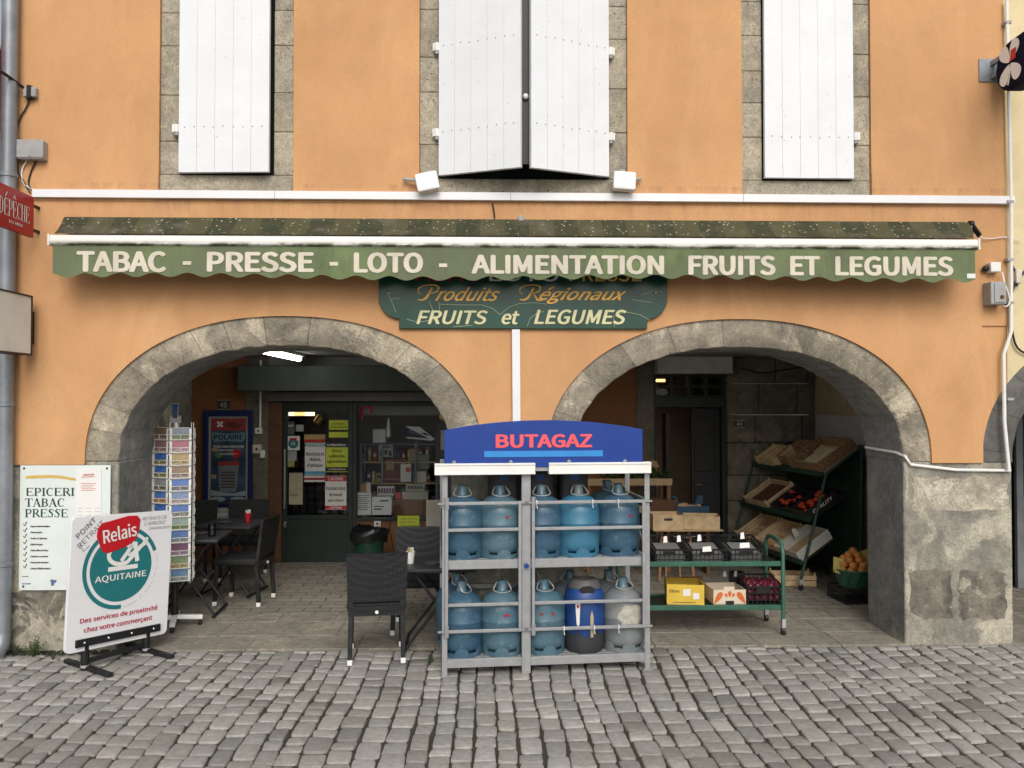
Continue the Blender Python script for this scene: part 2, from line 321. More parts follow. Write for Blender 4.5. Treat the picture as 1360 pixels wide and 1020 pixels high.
class MB:
    def __init__(s): s.v = []; s.f = []; s.m = []; s.X = Matrix(); s.tn = []; s.tone = 1.0
    def add(s, vs, fs, mi=0):
        n = len(s.v); s.v += [s.X @ Vector(p) for p in vs]
        s.f += [tuple(i + n for i in q) for q in fs]; s.m += [mi] * len(fs); s.tn += [s.tone] * len(fs); return s
    def box(s, x0, x1, y0, y1, z0, z1, mi=0):
        return s.add([(x0,y0,z0),(x1,y0,z0),(x1,y1,z0),(x0,y1,z0),(x0,y0,z1),(x1,y0,z1),(x1,y1,z1),(x0,y1,z1)],
                     [(0,3,2,1),(4,5,6,7),(0,1,5,4),(1,2,6,5),(2,3,7,6),(3,0,4,7)], mi)
    def bar(s, a, b, wd, th=None, mi=0, up=(0,0,1)):
        a, b = Vector(a), Vector(b); th = th or wd; d = (b - a).normalized(); u = Vector(up)
        if abs(d.dot(u)) > .95: u = Vector((0, 1, 0))
        x = d.cross(u).normalized(); z = x.cross(d); vs = []
        for p in (a, b):
            for i, j in ((-1,-1),(1,-1),(1,1),(-1,1)): vs.append(p + x * (i * wd / 2) + z * (j * th / 2))
        return s.add(vs, [(0,1,2,3),(7,6,5,4),(0,4,5,1),(1,5,6,2),(2,6,7,3),(3,7,4,0)], mi)
    def tube(s, pts, r, n=8, mi=0):
        pts = [Vector(p) for p in pts]; vs = []; up = None; rs = r if isinstance(r, (list, tuple)) else [r] * len(pts)
        for i, p in enumerate(pts):
            d = (pts[min(i + 1, len(pts) - 1)] - pts[max(i - 1, 0)]).normalized()
            if up is None: up = Vector((0,0,1)) if abs(d.z) < .9 else Vector((1,0,0))
            x = d.cross(up).normalized(); up = x.cross(d).normalized()
            for k in range(n):
                a = 2 * math.pi * k / n; vs.append(p + (x * math.cos(a) + up * math.sin(a)) * rs[i])
        fs = []
        for i in range(len(pts) - 1):
            for k in range(n): fs.append((i*n+k, i*n+(k+1)%n, (i+1)*n+(k+1)%n, (i+1)*n+k))
        fs.append(tuple(range(n))[::-1]); fs.append(tuple(range((len(pts)-1)*n, len(pts)*n)))
        return s.add(vs, fs, mi)
    def lathe(s, prof, n=28, c=(0,0,0), mi=0, sq=1.0):
        vs = []; fs = []
        for r, z in prof:
            for k in range(n):
                a = 2 * math.pi * k / n; ca, sa = math.cos(a), math.sin(a)
                if sq != 1.0: ca = math.copysign(abs(ca) ** sq, ca); sa = math.copysign(abs(sa) ** sq, sa)
                vs.append((c[0] + r * ca, c[1] + r * sa, c[2] + z))
        for i in range(len(prof) - 1):
            for k in range(n): fs.append((i*n+k, i*n+(k+1)%n, (i+1)*n+(k+1)%n, (i+1)*n+k))
        fs.append(tuple(range(n))[::-1]); fs.append(tuple(range((len(prof)-1)*n, len(prof)*n)))
        return s.add(vs, fs, mi)
    def prism(s, poly, y0, y1, mi=0):
        n = len(poly); vs = [(x, y0, z) for x, z in poly] + [(x, y1, z) for x, z in poly]
        fs = [tuple(range(n)), tuple(range(2*n-1, n-1, -1))] + [(i, i+n, (i+1)%n+n, (i+1)%n) for i in range(n)]
        return s.add(vs, fs, mi)
    def sheet(s, poly, y, mi=0): return s.add([(x, y, z) for x, z in poly], [tuple(range(len(poly)))], mi)
    def ball(s, c, r, mi=0, n=10, sz=1.0):
        prof = [(r * math.sin(math.pi * i / (n // 2 + 1)), -r * sz * math.cos(math.pi * i / (n // 2 + 1))) for i in range(1, n // 2 + 1)]
        return s.lathe([(r*.02, -r*sz)] + prof + [(r*.02, r*sz)], n, c, mi)
    def text(s, st, x0, x1, z0, z1, y, mi=0, bold=0.0, shear=0.0, rot=0.0):
        if bold >= .015:                                  # heavy weight: stacked, slightly shifted copies a hair apart
            d = bold * (z1 - z0) * 1.25
            for i, (p, q) in enumerate(((0,0),(1,0),(-1,0),(0,1),(0,-1),(.7,.7),(-.7,.7),(.7,-.7),(-.7,-.7))):
                s.text(st, x0 + d + p*d, x1 - d + p*d, z0 + d*.6 + q*d*.6, z1 - d*.6 + q*d*.6, y - i * .00025, mi, 0.0, shear, rot)
            return s
        v, f = glyphs(st, bold, shear)
        if not v: return s
        ax, bx = min(p[0] for p in v), max(p[0] for p in v); az, bz = min(p[1] for p in v), max(p[1] for p in v)
        kx, kz = (x1 - x0) / max(bx - ax, 1e-6), (z1 - z0) / max(bz - az, 1e-6); cx, cz = (x0 + x1) / 2, (z0 + z1) / 2; vs = []
        for a, b in v:
            p, q = x0 + (a - ax) * kx - cx, z0 + (b - az) * kz - cz
            vs.append((cx + p * math.cos(rot) - q * math.sin(rot), y, cz + p * math.sin(rot) + q * math.cos(rot)))
        return s.add(vs, f, mi)
    def line(s, st, x0, z0, h, y, mi=0, bold=0.0, shear=0.0, wide=1.0):     # text by cap height, from the left
        if bold >= .015:
            for i, (p, q) in enumerate(((0,0),(1,0),(-1,0),(0,.7),(0,-.7))): s.line(st, x0 + p * bold * h, z0 + q * bold * h, h, y - i * .00025, mi, 0.0, shear, wide)
            return s
        v, f = glyphs(st, bold, shear); k = h / .7
        return s.add([(x0 + a * k * wide, y, z0 + b * k) for a, b in v], f, mi)
    def arctext(s, st, cx, cz, r, a0, a1, h, y, mi=0, bold=0.0):
        n = len(st); k = h / .7
        for i, ch in enumerate(st):
            if ch == ' ': continue
            v, f = glyphs(ch, bold); mid = (min(p[0] for p in v) + max(p[0] for p in v)) / 2
            a = a0 + (a1 - a0) * (i + .5) / n; up = (-math.cos(a), -math.sin(a)); rt = (-math.sin(a), math.cos(a))
            s.add([(cx + r * math.cos(a) + (p - mid) * k * rt[0] + q * k * up[0], y, cz + r * math.sin(a) + (p - mid) * k * rt[1] + q * k * up[1]) for p, q in v], f, mi)
        return s
    def stroke(s, pts, wd, y, mi=0):
        n = len(pts); vs = []; ws = wd if isinstance(wd, (list, tuple)) else [wd] * n
        for i in range(n):
            a, b = pts[max(i-1, 0)], pts[min(i+1, n-1)]; dx, dz = b[0]-a[0], b[1]-a[1]; l = math.hypot(dx, dz) or 1
            nx, nz = -dz / l * ws[i] / 2, dx / l * ws[i] / 2
            vs += [(pts[i][0]+nx, y, pts[i][1]+nz), (pts[i][0]-nx, y, pts[i][1]-nz)]
        return s.add(vs, [(2*i, 2*i+1, 2*i+3, 2*i+2) for i in range(n-1)], mi)
    def build(s, name, mats, parent=None, bev=0.0, seg=2, ang=35, loc=None, rot=None):
        me = bpy.data.meshes.new(name); me.from_pydata([tuple(p) for p in s.v], [], s.f)
        mats = mats if isinstance(mats, (list, tuple)) else [mats]
        for m in mats: me.materials.append(m)
        me.polygons.foreach_set('material_index', s.m)
        if any(t != 1.0 for t in s.tn):
            at = me.color_attributes.new('tone', 'FLOAT_COLOR', 'CORNER')
            for p, t in zip(me.polygons, s.tn):
                for li in p.loop_indices: at.data[li].color = (t, t * .985, t * .96, 1)
        bm = bmesh.new(); bm.from_mesh(me); bmesh.ops.recalc_face_normals(bm, faces=bm.faces[:]); bm.to_mesh(me); bm.free()
        me.polygons.foreach_set('use_smooth', [True] * len(me.polygons)); me.set_sharp_from_angle(angle=R(ang)); me.update()
        o = bpy.data.objects.new(name, me); COL.objects.link(o)
        if parent: o.parent = parent
        if loc: o.location = loc
        if rot: o.rotation_euler = rot
        if bev:
            b = o.modifiers.new('bevel', 'BEVEL'); b.width = bev; b.segments = seg; b.limit_method = 'ANGLE'; b.angle_limit = R(40)
        return o
def tag(o, label, cat, group=None, kind=None):
    if label: o['label'] = label
    if cat: o['category'] = cat
    if group: o['group'] = group
    if kind: o['kind'] = kind
    return o
def thing(name, label, cat, loc=(0,0,0), rz=0.0, group=None, rot=None):
    o = bpy.data.objects.new(name, None); o.empty_display_size = .1; COL.objects.link(o)
    o.location = loc; o.rotation_euler = rot if rot else (0, 0, rz); return tag(o, label, cat, group)
def structure(o): o['kind'] = 'structure'; return o
def dup(o, loc=None, rot=None, label=None, parent=None):
    c = o.copy(); COL.objects.link(c)
    if parent: c.parent = parent
    for ch in list(o.children): dup(ch, parent=c)
    if loc is not None: c.location = loc
    if rot is not None: c.rotation_euler = rot
    if label: c['label'] = label
    return c
def sub(o, mb_, name, mats, **k): return mb_.build(name, mats, o, **k)
def rrect(x0, x1, z0, z1, r, n=5):
    P = []
    for cx, cz, a in ((x1-r, z1-r, 0), (x0+r, z1-r, 90), (x0+r, z0+r, 180), (x1-r, z0+r, 270)):
        for i in range(n + 1):
            t = R(a + 90 * i / n); P.append((cx + r * math.cos(t), cz + r * math.sin(t)))
    return P
def disc(cx, cz, rx, rz=None, n=40, a0=0, a1=360):
    rz = rz or rx; return [(cx + rx * math.cos(R(a0 + (a1-a0) * i / n)), cz + rz * math.sin(R(a0 + (a1-a0) * i / n))) for i in range(n + (a1 - a0 < 360))]
rnd = random.Random(7)

# ------------------------------------------------------------------ ground
def cobbles():
    r = random.Random(3); vs = []; fs = []; tones = []
    x = -5.2
    while x < 5.6:
        wd = r.uniform(.112, .148); y = -4.6 + r.uniform(0, .1); ph = r.uniform(-.4, .4)
        while y < -.02:
            ln = r.uniform(.105, .185) if r.random() < .8 else r.uniform(.18, .23)
            y1 = min(y + ln, -.012)
            if y1 - y < .05: break
            j = lambda k=.009: r.uniform(-k, k)
            wob = lambda yy: .03 * math.sin(yy * 1.1 + x * .35) + .012 * math.sin(yy * 3.1 + x * 2)
            g = .006
            c = [(x + g + wob(y) + j(), y + g + j()), (x + wd - g + wob(y) + j(), y + g + j()), (x + wd - g + wob(y1) + j(), y1 - g + j()), (x + g + wob(y1) + j(), y1 - g + j())]
            mx = sum(p[0] for p in c) / 4; my = sum(p[1] for p in c) / 4
            ring = []
            for i in range(4):
                p, q, o = c[i], c[(i+1) % 4], c[i-1]; k1, k2 = r.uniform(.12, .24), r.uniform(.12, .24)
                ring.append((p[0] + (o[0]-p[0]) * k1, p[1] + (o[1]-p[1]) * k1)); 
                ring.append(((p[0]*5+mx)/6 * 1.0, (p[1]*5+my)/6 * 1.0) if False else (p[0] + (mx-p[0]) * .09, p[1] + (my-p[1]) * .09))
                ring.append((p[0] + (q[0]-p[0]) * k2, p[1] + (q[1]-p[1]) * k2))
            n = len(ring); b0 = len(vs); tx, ty, dz = r.uniform(-.035, .035), r.uniform(-.03, .03), r.uniform(-.006, .003)
            for sc, z in ((1, -.03), (1, -.007), (.965, -.0008), (.88, .0018)):
                for (a, b) in ring:
                    px, py = mx + (a - mx) * sc, my + (b - my) * sc
                    vs.append((px, py, z + (dz + tx * (px - mx) + ty * (py - my) if z > -.02 else 0)))
            f0 = len(fs)
            for k in range(3):
                for i in range(n): fs.append((b0+k*n+i, b0+k*n+(i+1) % n, b0+(k+1)*n+(i+1) % n, b0+(k+1)*n+i))
            fs.append(tuple(range(b0+3*n, b0+4*n)))
            t = r.gauss(.30, .04); w_ = r.uniform(-.006, .004)
            tones += [(t + w_, t * .968, t * .915 - w_)] * (len(fs) - f0)
            y = y1
        x += wd
    me = bpy.data.meshes.new('cobbled_street'); me.from_pydata(vs, [], fs); me.materials.append(COBBLE)
    at = me.color_attributes.new('tone', 'FLOAT_COLOR', 'CORNER'); k = 0
    for p, tn in zip(me.polygons, tones):
        for li in p.loop_indices: at.data[li].color = (*tn, 1)
    me.polygons.foreach_set('use_smooth', [True] * len(me.polygons)); me.set_sharp_from_angle(angle=R(50))
    o = bpy.data.objects.new('cobbled_street', me); COL.objects.link(o); return structure(o)
cobbles()
JOINT = M('dirt_joint', (.045, .04, .032), .95, var=.4, scale=12, col2=(.05, .055, .03), bp=.6, bs=60)
ROADM = M('distant_street', (.2, .19, .175), .9, var=.3, scale=3)
structure(MB().add([(-400,-400,-.05),(400,-400,-.05),(400,400,-.05),(-400,400,-.05)], [(0,1,2,3)]).build('ground', ROADM))
structure(MB().add([(-5.4,-4.75,-.014),(5.7,-4.75,-.014),(5.7,.02,-.014),(-5.4,.02,-.014)], [(0,1,2,3)]).build('street_joints', JOINT))

# ------------------------------------------------------------------ arches measured on the facade plane
def arch(pol, por, pil, pir, ps, pco, pci):
    o0, o1, i0, i1 = (U(p, ps)[0] for p in (pol, por, pil, pir)); cx = (o0 + o1) / 2
    zs = U((pol + por) / 2, ps)[1]
    return dict(cx=cx, zs=zs, a=(o1-o0)/2, b=U((pol+por)/2, pco)[1]-zs, ai=(i1-i0)/2, bi=U((pol+por)/2, pci)[1]-zs)
AL = arch(114, 642, 158, 600, 612, 420, 459)
AR = arch(724, 1236, 760, 1199, 613, 424, 461)
AN = arch(1304, 1832, 1346, 1792, 614, 421, 460)
ARCHES = (AL, AR, AN)
TH = .65
def se(A, ang, inner):
    a, b = (A['ai'], A['bi']) if inner else (A['a'], A['b']); n = 2 / 2.2
    c, s_ = math.cos(ang), math.sin(ang)
    return A['cx'] + a * math.copysign(abs(c) ** n, c), A['zs'] + b * abs(s_) ** n
NA = 56
def zarch(A, x, inner=False):
    a, b = (A['ai'], A['bi']) if inner else (A['a'], A['b']); u = abs(x - A['cx']) / a
    return A['zs'] + b * (1 - u ** 2.2) ** (1 / 2.2) if u < 1 else None
XL, XR = UX(14, 0), UX(1337, 0)
ZT = 6.6; ZC = 2.43; YB = 3.46
bld = thing('arcade_building', 'orange rendered building with two stone arches and tall white shutters', 'building', (0, 0, 0))

# orange render: columns from the outer arch line (or the stone base) up, plus rectangles between the windows
wins = [dict(o=(212, 390, 256), i=(238, 363.5, 232)), dict(o=(557, 833, 262), i=(583, 808, 237)), dict(o=(985, 1156, 262), i=(1012.5, 1132, 239.6))]
for wn in wins:
    wn['ox0'], wn['oz'] = U(wn['o'][0], wn['o'][2]); wn['ox1'] = U(wn['o'][1], wn['o'][2])[0]
    wn['ix0'], wn['iz'] = U(wn['i'][0], wn['i'][2]); wn['ix1'] = U(wn['i'][1], wn['i'][2])[0]
YO = -.022
ZM = min(wn['oz'] for wn in wins) - .02
def orange_wall():
    mb = MB(); zb = U(60, 617)[1]; xs = set([XL, XR, UX(1303, 0)])
    for A in (AL, AR):
        for i in range(NA + 1): xs.add(A['cx'] + A['a'] * math.cos(math.pi * i / NA))
    for i in range(30): xs.add(AN['cx'] - AN['a'] * math.cos(math.pi / 2 * i / 40))
    xs = sorted(x for x in xs if XL <= x <= XR)
    def low(x):
        for A in ARCHES:
            z = zarch(A, x)
            if z is not None: return z
        return zb
    for x0, x1 in zip(xs, xs[1:]):
        m = (x0 + x1) / 2
        inside = any(abs(m - A['cx']) < A['a'] for A in ARCHES)
        l0, l1 = (low(x0), low(x1)) if inside else (zb, zb)
        mb.box(0, 0, 0, 0, 0, 0) if False else None
        rec = .014 if x0 >= UX(1303, 0) - 1e-6 else 0; zt = ZM
        if rec:
            zr = UZ(433, 0, 1320)
            mb.add([(x0,YO,zr),(x1,YO,zr),(x1,YO,zt),(x0,YO,zt),(x0,YO+rec,zr),(x1,YO+rec,zr)], [(0,1,2,3),(0,4,5,1)]); zt = zr
        y = YO + rec
        mb.add([(x0,y,l0),(x1,y,l1),(x1,y,zt),(x0,y,zt),(x0,.006,l0),(x1,.006,l1)], [(0,1,2,3),(0,4,5,1)])
    xr = UX(1303, 0); mb.add([(xr,YO,zb),(xr,YO+.014,zb),(xr,YO+.014,UZ(433,0,1320)),(xr,YO,UZ(433,0,1320))], [(0,1,2,3)])
    edges = [XL] + sum(([wn['ox0'], wn['ox1']] for wn in wins), []) + [XR]
    for x0, x1 in zip(edges[::2], edges[1::2]):
        mb.add([(x0,YO,ZM),(x1,YO,ZM),(x1,YO,ZT),(x0,YO,ZT)], [(0,1,2,3)])
        for x in (x0, x1): mb.add([(x,YO,ZM),(x,.006,ZM),(x,.006,ZT),(x,YO,ZT)], [(0,1,2,3)])
        zl = UZ(229, 0, 680 + x0 * 170) ; mb.box(x0 + .002, x1 - .002, YO - .006, YO, ZM - .03, zl)      # repair band below the window line
    for wn in wins: mb.add([(wn['ox0'],YO,ZM),(wn['ox1'],YO,ZM),(wn['ox1'],YO,wn['oz']),(wn['ox0'],YO,wn['oz']),(wn['ox0'],.006,wn['oz']),(wn['ox1'],.006,wn['oz'])], [(0,1,2,3),(3,2,5,4)])
    mb.add([(XL,YO,zb),(XL,8,zb),(XL,8,ZT),(XL,YO,ZT)], [(0,1,2,3)])
    return mb.build('rendered_wall', ORANGE, bld)
orange_wall()

def stone_ring(A, name, full=True):
    mb = MB(); r = random.Random(int(A['cx'] * 10) + 3); an = []; t = 0.0
    while t < math.pi - .03:                                # voussoirs of uneven length, thin mortar joints between
        l = min(r.uniform(.17, .34), math.pi - t); tn = r.uniform(.80, 1.12); n = 6
        for i in range(n): an.append((t + l * i / n, t + l * (i + 1) / n - (.006 if i == n - 1 else 0), tn))
        an.append((t + l - .006, t + l, .62)); t += l
    if t < math.pi: an.append((t, math.pi, .9))
    for t0, t1, tn in an:
        mb.tone = tn
        (a0, b0), (a1, b1) = se(A, t0, 0), se(A, t1, 0); (c0, d0), (c1, d1) = se(A, t0, 1), se(A, t1, 1)
        def wr(x, z): return .003 * math.sin(x * 23 + z * 31) + .003 * math.sin(x * 57 - z * 41)
        c0, d0, c1, d1 = c0 + wr(c0, d0), d0 + wr(d0, c0), c1 + wr(c1, d1), d1 + wr(d1, c1)
        e = .012; g0 = (c0 + (a0-c0)*.035, d0 + (b0-d0)*.035); g1 = (c1 + (a1-c1)*.035, d1 + (b1-d1)*.035)
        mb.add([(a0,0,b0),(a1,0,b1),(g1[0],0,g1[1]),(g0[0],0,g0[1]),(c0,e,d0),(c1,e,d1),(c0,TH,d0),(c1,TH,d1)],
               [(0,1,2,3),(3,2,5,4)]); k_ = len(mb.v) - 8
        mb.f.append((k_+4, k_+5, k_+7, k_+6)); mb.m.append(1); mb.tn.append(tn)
        # inner face of the wall above the opening, up to the ceiling
        mb.add([(c0,TH,d0),(c1,TH,d1),(c1,TH,ZC),(c0,TH,ZC)], [(0,1,2,3)])
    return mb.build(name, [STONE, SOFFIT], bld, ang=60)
for A in (AL, AR): stone_ring(A, 'stone_arch')

def pier(x0, x1, zt0, zt1, name='stone_pier', mat=CEMENT):
    mb = MB(); n = 10
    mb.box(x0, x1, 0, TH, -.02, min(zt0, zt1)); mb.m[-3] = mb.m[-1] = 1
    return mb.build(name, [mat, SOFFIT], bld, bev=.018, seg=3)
pier(XL, AL['cx'] - AL['ai'], AL['zs'], AL['zs'])
pier(AL['cx'] + AL['ai'], AR['cx'] - AR['ai'], AL['zs'], AL['zs'])
XP0, XP1 = AR['cx'] + AR['ai'], UX(1343, 0)
pr = pier(XP0, XP1, AR['zs'], AR['zs'])
# patches of bare, lighter and sootier stone that show through the cement of the right pier
def patch(px0, py0, px1, py1, mat, nm, seed, dy=.0025):
    r = random.Random(seed); P = []
    x0, z1 = U(px0, py0); x1, z0 = U(px1, py1)
    for i in range(46):
        t = i / 46 * 4; k = int(t); f = t - k; j = lambda: r.uniform(-.016, .016)
        c = [(x0 + (x1-x0) * f, z1), (x1, z1 + (z0-z1) * f), (x1 + (x0-x1) * f, z0), (x0, z0 + (z1-z0) * f)][k]
        P.append((c[0] + j(), c[1] + j()))
    MB().prism(P, -dy, .01).build(nm, mat, pr)
patch(1212, 634, 1339, 678, RAWST, 'bare_stone', 1); patch(1208, 757, 1264, 822, DARKST, 'bare_stone', 2); patch(1274, 759, 1336, 822, DARKST, 'bare_stone', 5)
pl_ = MB().box(XL + .02, UX(112, 0), -.016, .0, -.02, U(60, 786)[1]).build('cement_plinth', DARKST, bld, bev=.01)

# upper windows
def window(wn, label=None):
    g = thing('window', None, None); g.parent = bld
    mb = MB(); o0, o1, oz, i0, i1, iz = wn['ox0'], wn['ox1'], wn['oz'], wn['ix0'], wn['ix1'], wn['iz']; rv = .24; zt = 5.9
    r = random.Random(int(o0 * 100)); z = iz
    for sx, (a, b) in ((0, (o0, i0)), (1, (i1, o1))):
        z = oz + (iz - oz)
        hs_ = [iz]
        while hs_[-1] < zt: hs_.append(hs_[-1] + r.uniform(.25, .42))
        for h0, h1 in zip(hs_, hs_[1:]):
            mb.tone = r.uniform(.8, 1.1); mb.box(a, b, r.uniform(-.002, .003) , rv, h0 + .0006, h1 - .0006)
    mb.tone = .95; mb.box(o0, o1, -.001, rv, oz, iz)
    mb.box(o0, o1, 0, rv, hs_[-1], ZT)
    mb.build('stone_surround', STONE_W, g, bev=.008)
    MB().box(i0, i1, rv - .06, rv, iz, zt + .5).build('dark_pane', DARKGREEN, g)
    return g
GW = [window(wn) for wn in wins]
def shutter(g, hx, hz0, width, side, ang, mat, nails, hinges):
    """leaf hung at hx (side +1: extends to the right), swung towards the street by ang"""
    z1 = 6.0; o = thing('shutter', None, None, (hx, -.012, hz0)); o.parent = g; o.rotation_euler = (0, 0, -side * ang)
    mb = MB(); n = 5; x = 0
    for i in range(n):
        a, b = width * i / n, width * (i + 1) / n
        mb.box(side * (a + .0004), side * (b - .0004), -.034, 0, 0, z1 - hz0)
    MB.build(mb, 'boards', mat, o, bev=.0009, seg=1)
    nb = MB(); r = random.Random(int(hx * 50))
    for zz in nails:
        for k in range(9):
            nb.ball((side * width * (.06 + .108 * k + r.uniform(-.008, .008)), -.0345, zz + r.uniform(-.006, .006)), .0055, n=6)
    for k in range(10): nb.ball((side * width * r.uniform(.05, .95), -.0345, r.uniform(.1, 1.7)), .0035, n=6)
    nb.build('nail_heads', GREYM, o)
    for zz in hinges:
        h = MB().tube([(0, 0, -.03), (0, 0, .03)], .020, 10).box(-side * .03, 0, -.012, .012, -.03, .03).build('hinge', WHITE2, o, loc=(-side * .018, -.03, zz))
        MB().tube([(0, 0, -.055), (0, 0, -.032)], .016, 10).tube([(0, 0, -.045), (-side * .02, .05, -.06)], .012).build('hinge_pin', GREYM, h)
    return o
z0 = U(240, 231)[1]; hx = UX(240, 0, 231); wd = UX(361, 0, 231) - hx
shutter(GW[0], hx, z0, wd, 1, R(3), WHITE, [U(240, 171)[1] - z0], [U(240, 178)[1] - z0 + .03])
zl = U(585, 235)[1]; hl = UX(585, 0, 235); tipx, tipz = U(693.5, 225, -.26)
ang = math.atan2(.25, tipx - hl); wl = math.hypot(tipx - hl, .25)
nz = [U(585, 65)[1] - zl + .0, U(585, 178)[1] - zl]
shutter(GW[1], hl, zl, wl, 1, ang, WHITE, [nz[0], nz[1]], [nz[0], nz[1]])
hr = UX(806, 0, 236); t2 = UX(703, -.24, 225)
shutter(GW[1], hr, zl, math.hypot(hr - t2, .24), -1, math.atan2(.24, hr - t2), WHITE, nz, [nz[0] - .02, nz[1] - .02])
mbx = MB().box(UX(690, -.2), UX(706, -.2), -.20, -.17, zl + .05, 6.0); mbx.build('closing_bar', BLACK, GW[1])
kx, kz = U(698, 128, -.22); MB().ball((kx, -.215, kz), .024, n=12).build('shutter_knob', WHITE2, GW[1])
h3 = UX(1131, 0, 239); z3 = U(1131, 239)[1]; shutter(GW[2], h3, z3, h3 - UX(1013, 0, 239), -1, R(.6), WHITE, [U(1131, 185)[1] - z3], [U(1131, 187)[1] - z3 + .02])

# arcade interior, back wall plane y = YB
def B(px): return UX(px, YB)
def BZ(py): return UZ(py, YB)
XSL, XSR = -3.72, 3.90
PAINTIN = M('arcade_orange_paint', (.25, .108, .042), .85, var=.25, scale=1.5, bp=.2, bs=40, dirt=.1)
OLDST = m_stone('old_arcade_stone', (.20, .175, .13), (.12, .105, .085), (.24, .21, .16), .3, (.52, .62), 2.2)
x325, x357, xs1, x845, x868, x965, x1059 = B(327), B(357), B(640), B(845), B(868), B(965), B(1059)
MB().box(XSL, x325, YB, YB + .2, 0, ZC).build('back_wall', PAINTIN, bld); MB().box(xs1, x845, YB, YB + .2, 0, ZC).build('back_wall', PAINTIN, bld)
MB().box(x325, x357, YB - .02, YB + .25, 0, ZC).build('stone_jamb', OLDST, bld, bev=.01)
MB().box(x845, x868, YB - .03, YB + .25, 0, ZC).build('stone_jamb', OLDST, bld, bev=.01)
mb = MB(); r = random.Random(5); z = 0                          # coursed stone at the right end of the back wall
while z < ZC:
    h = r.uniform(.22, .4); x = x965
    while x < XSR:
        l = r.uniform(.3, .6); x2 = min(x + l, XSR); mb.box(x + .003, x2 - .003, YB - .03 + r.uniform(-.012, .012), YB + .2, z + .003, min(z + h, ZC) - .003); x = x2
    z += h
mb.build('stone_back_wall', OLDST, bld, bev=.012)
MB().box(x357, x868 + .9, YB + .0, YB + .2, BZ(487), ZC).build('back_lintel', CEIL, bld)
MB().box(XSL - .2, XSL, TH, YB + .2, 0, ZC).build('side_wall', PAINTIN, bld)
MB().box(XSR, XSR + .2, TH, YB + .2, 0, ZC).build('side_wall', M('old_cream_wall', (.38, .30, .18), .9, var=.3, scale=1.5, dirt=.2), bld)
MB().box(XSR - .03, XSR, TH + .1, YB - .1, 1.30, UZ(553, 2.3)).build('wall_board', GREYM, bld)
MB().box(XL, XSR + 1.2, .02, YB + 6, ZC, ZC + .15).build('ceiling', CEIL, bld)
MB().box(XL, XR, .1, 9, ZT, ZT + .2).build('roof_slab', GREYM, bld)
MB().box(XL + .0, XL + .15, .03, 9, -.02, ZT).build('gable_wall', CEMENT, bld); MB().box(XR - .15, XR, TH + .01, 9, ZC, ZT).build('gable_wall', CEMENT, bld)
MB().box(B(868), B(966), YB - .25, YB - .05, BZ(497), ZC - .002).build('ceiling_beam', M('pale_beam', (.40, .39, .35), .8), bld, bev=.01)
structure(MB().add([(XL,.0,.0),(XR+3,.0,.0),(XR+3,YB+7,.0),(XL,YB+7,.0)], [(0,1,2,3)]).build('arcade_floor', PAVERS))
SLAB = m_stone('threshold_slab_stone', (.33, .30, .24), (.25, .228, .187), (.39, .355, .285), .2, (.55, .66), 2.0)
mb = MB(); r = random.Random(9)
for y0, y1 in ((-.01, .36), (.365, .78), (.785, 1.08)):
    x = -3.9 + r.uniform(0, .4)
    while x < 4.4:
        l = r.uniform(.55, 1.15) if y0 < .7 else r.uniform(.3, .5); mb.box(x + .004, x + l - .004, y0 + .003, y1 - .003, -.02, .006 + r.uniform(-.002, .002)); x += l
structure(mb.build('threshold_slabs', SLAB, bev=.004))

# roller shutter housing, shop door, shop window (parts of the building)
rb = MB().prism([(B(325), BZ(520)), (B(325), BZ(487)), (xs1 + .1, BZ(487)), (xs1 + .1, BZ(520))], YB - .3, YB - .001).build('roller_housing', M('housing_grey_green', (.05, .062, .055), .55, var=.15), bld, bev=.01)
MB().box(x357, xs1, YB - .06, YB + .02, BZ(533), BZ(521)).build('roller_rail', M('dull_rail', (.13, .13, .115), .5, .3), bld, bev=.004)
d0, d1 = B(375), B(468); zt = BZ(534); zp = BZ(686)
door = thing('shop_door', None, None, (d0, YB + .03, 0)); door.parent = bld; W_ = d1 - d0
fw = .055
MB().box(0, fw, 0, .06, 0, zt).box(W_ - fw, W_, 0, .06, 0, zt).box(fw, W_ - fw, .0, .06, zt - .12, zt).box(fw, W_ - fw, 0, .06, zp - .03, zp + .02).build('door_frame', DARKGREEN, door, bev=.004)
MB().box(fw, W_ - fw, .012, .05, 0.0, zp - .03).build('door_panel', DARKGREEN, door)
MB().add([(fw,.03,zp+.02),(W_-fw,.03,zp+.02),(W_-fw,.03,zt-.12),(fw,.03,zt-.12)], [(0,1,2,3)]).build('glass_pane', GLASS, door)
MB().tube([(.03, -.03, zp + .1), (.03, -.03, zp + .8)], .012).build('pull_handle', STEEL, door)
MB().box(.02, .05, -.03, 0, zp - .12, zp - .05).build('door_lock', STEEL, door, bev=.004)
MB().box(x357, d0, YB - .01, YB + .12, 0, zt).build('door_post', M('reddish_post', (.12, .05, .02), .6, var=.2), bld, bev=.006)
sw = thing('shop_window', None, None, (d1, YB + .03, 0)); sw.parent = bld; WW = xs1 - d1
zs_ = BZ(688)
MB().box(0, .05, -.005, .06, 0, zt).box(WW - .05, WW, -.005, .06, 0, zt).box(.05, WW - .05, 0, .06, zt - .05, zt).box(.05, WW - .05, -.03, .08, zs_ - .03, zs_).build('window_frame', DARKGREEN, sw, bev=.003)
MB().box(.05, WW - .05, .005, .05, 0, zs_ - .03).build('brown_panel', WOODD, sw)
MB().add([(.05,.03,zs_),(WW-.05,.03,zs_),(WW-.05,.03,zt-.05),(.05,.03,zt-.05)], [(0,1,2,3)]).build('glass_pane', GLASS, sw)
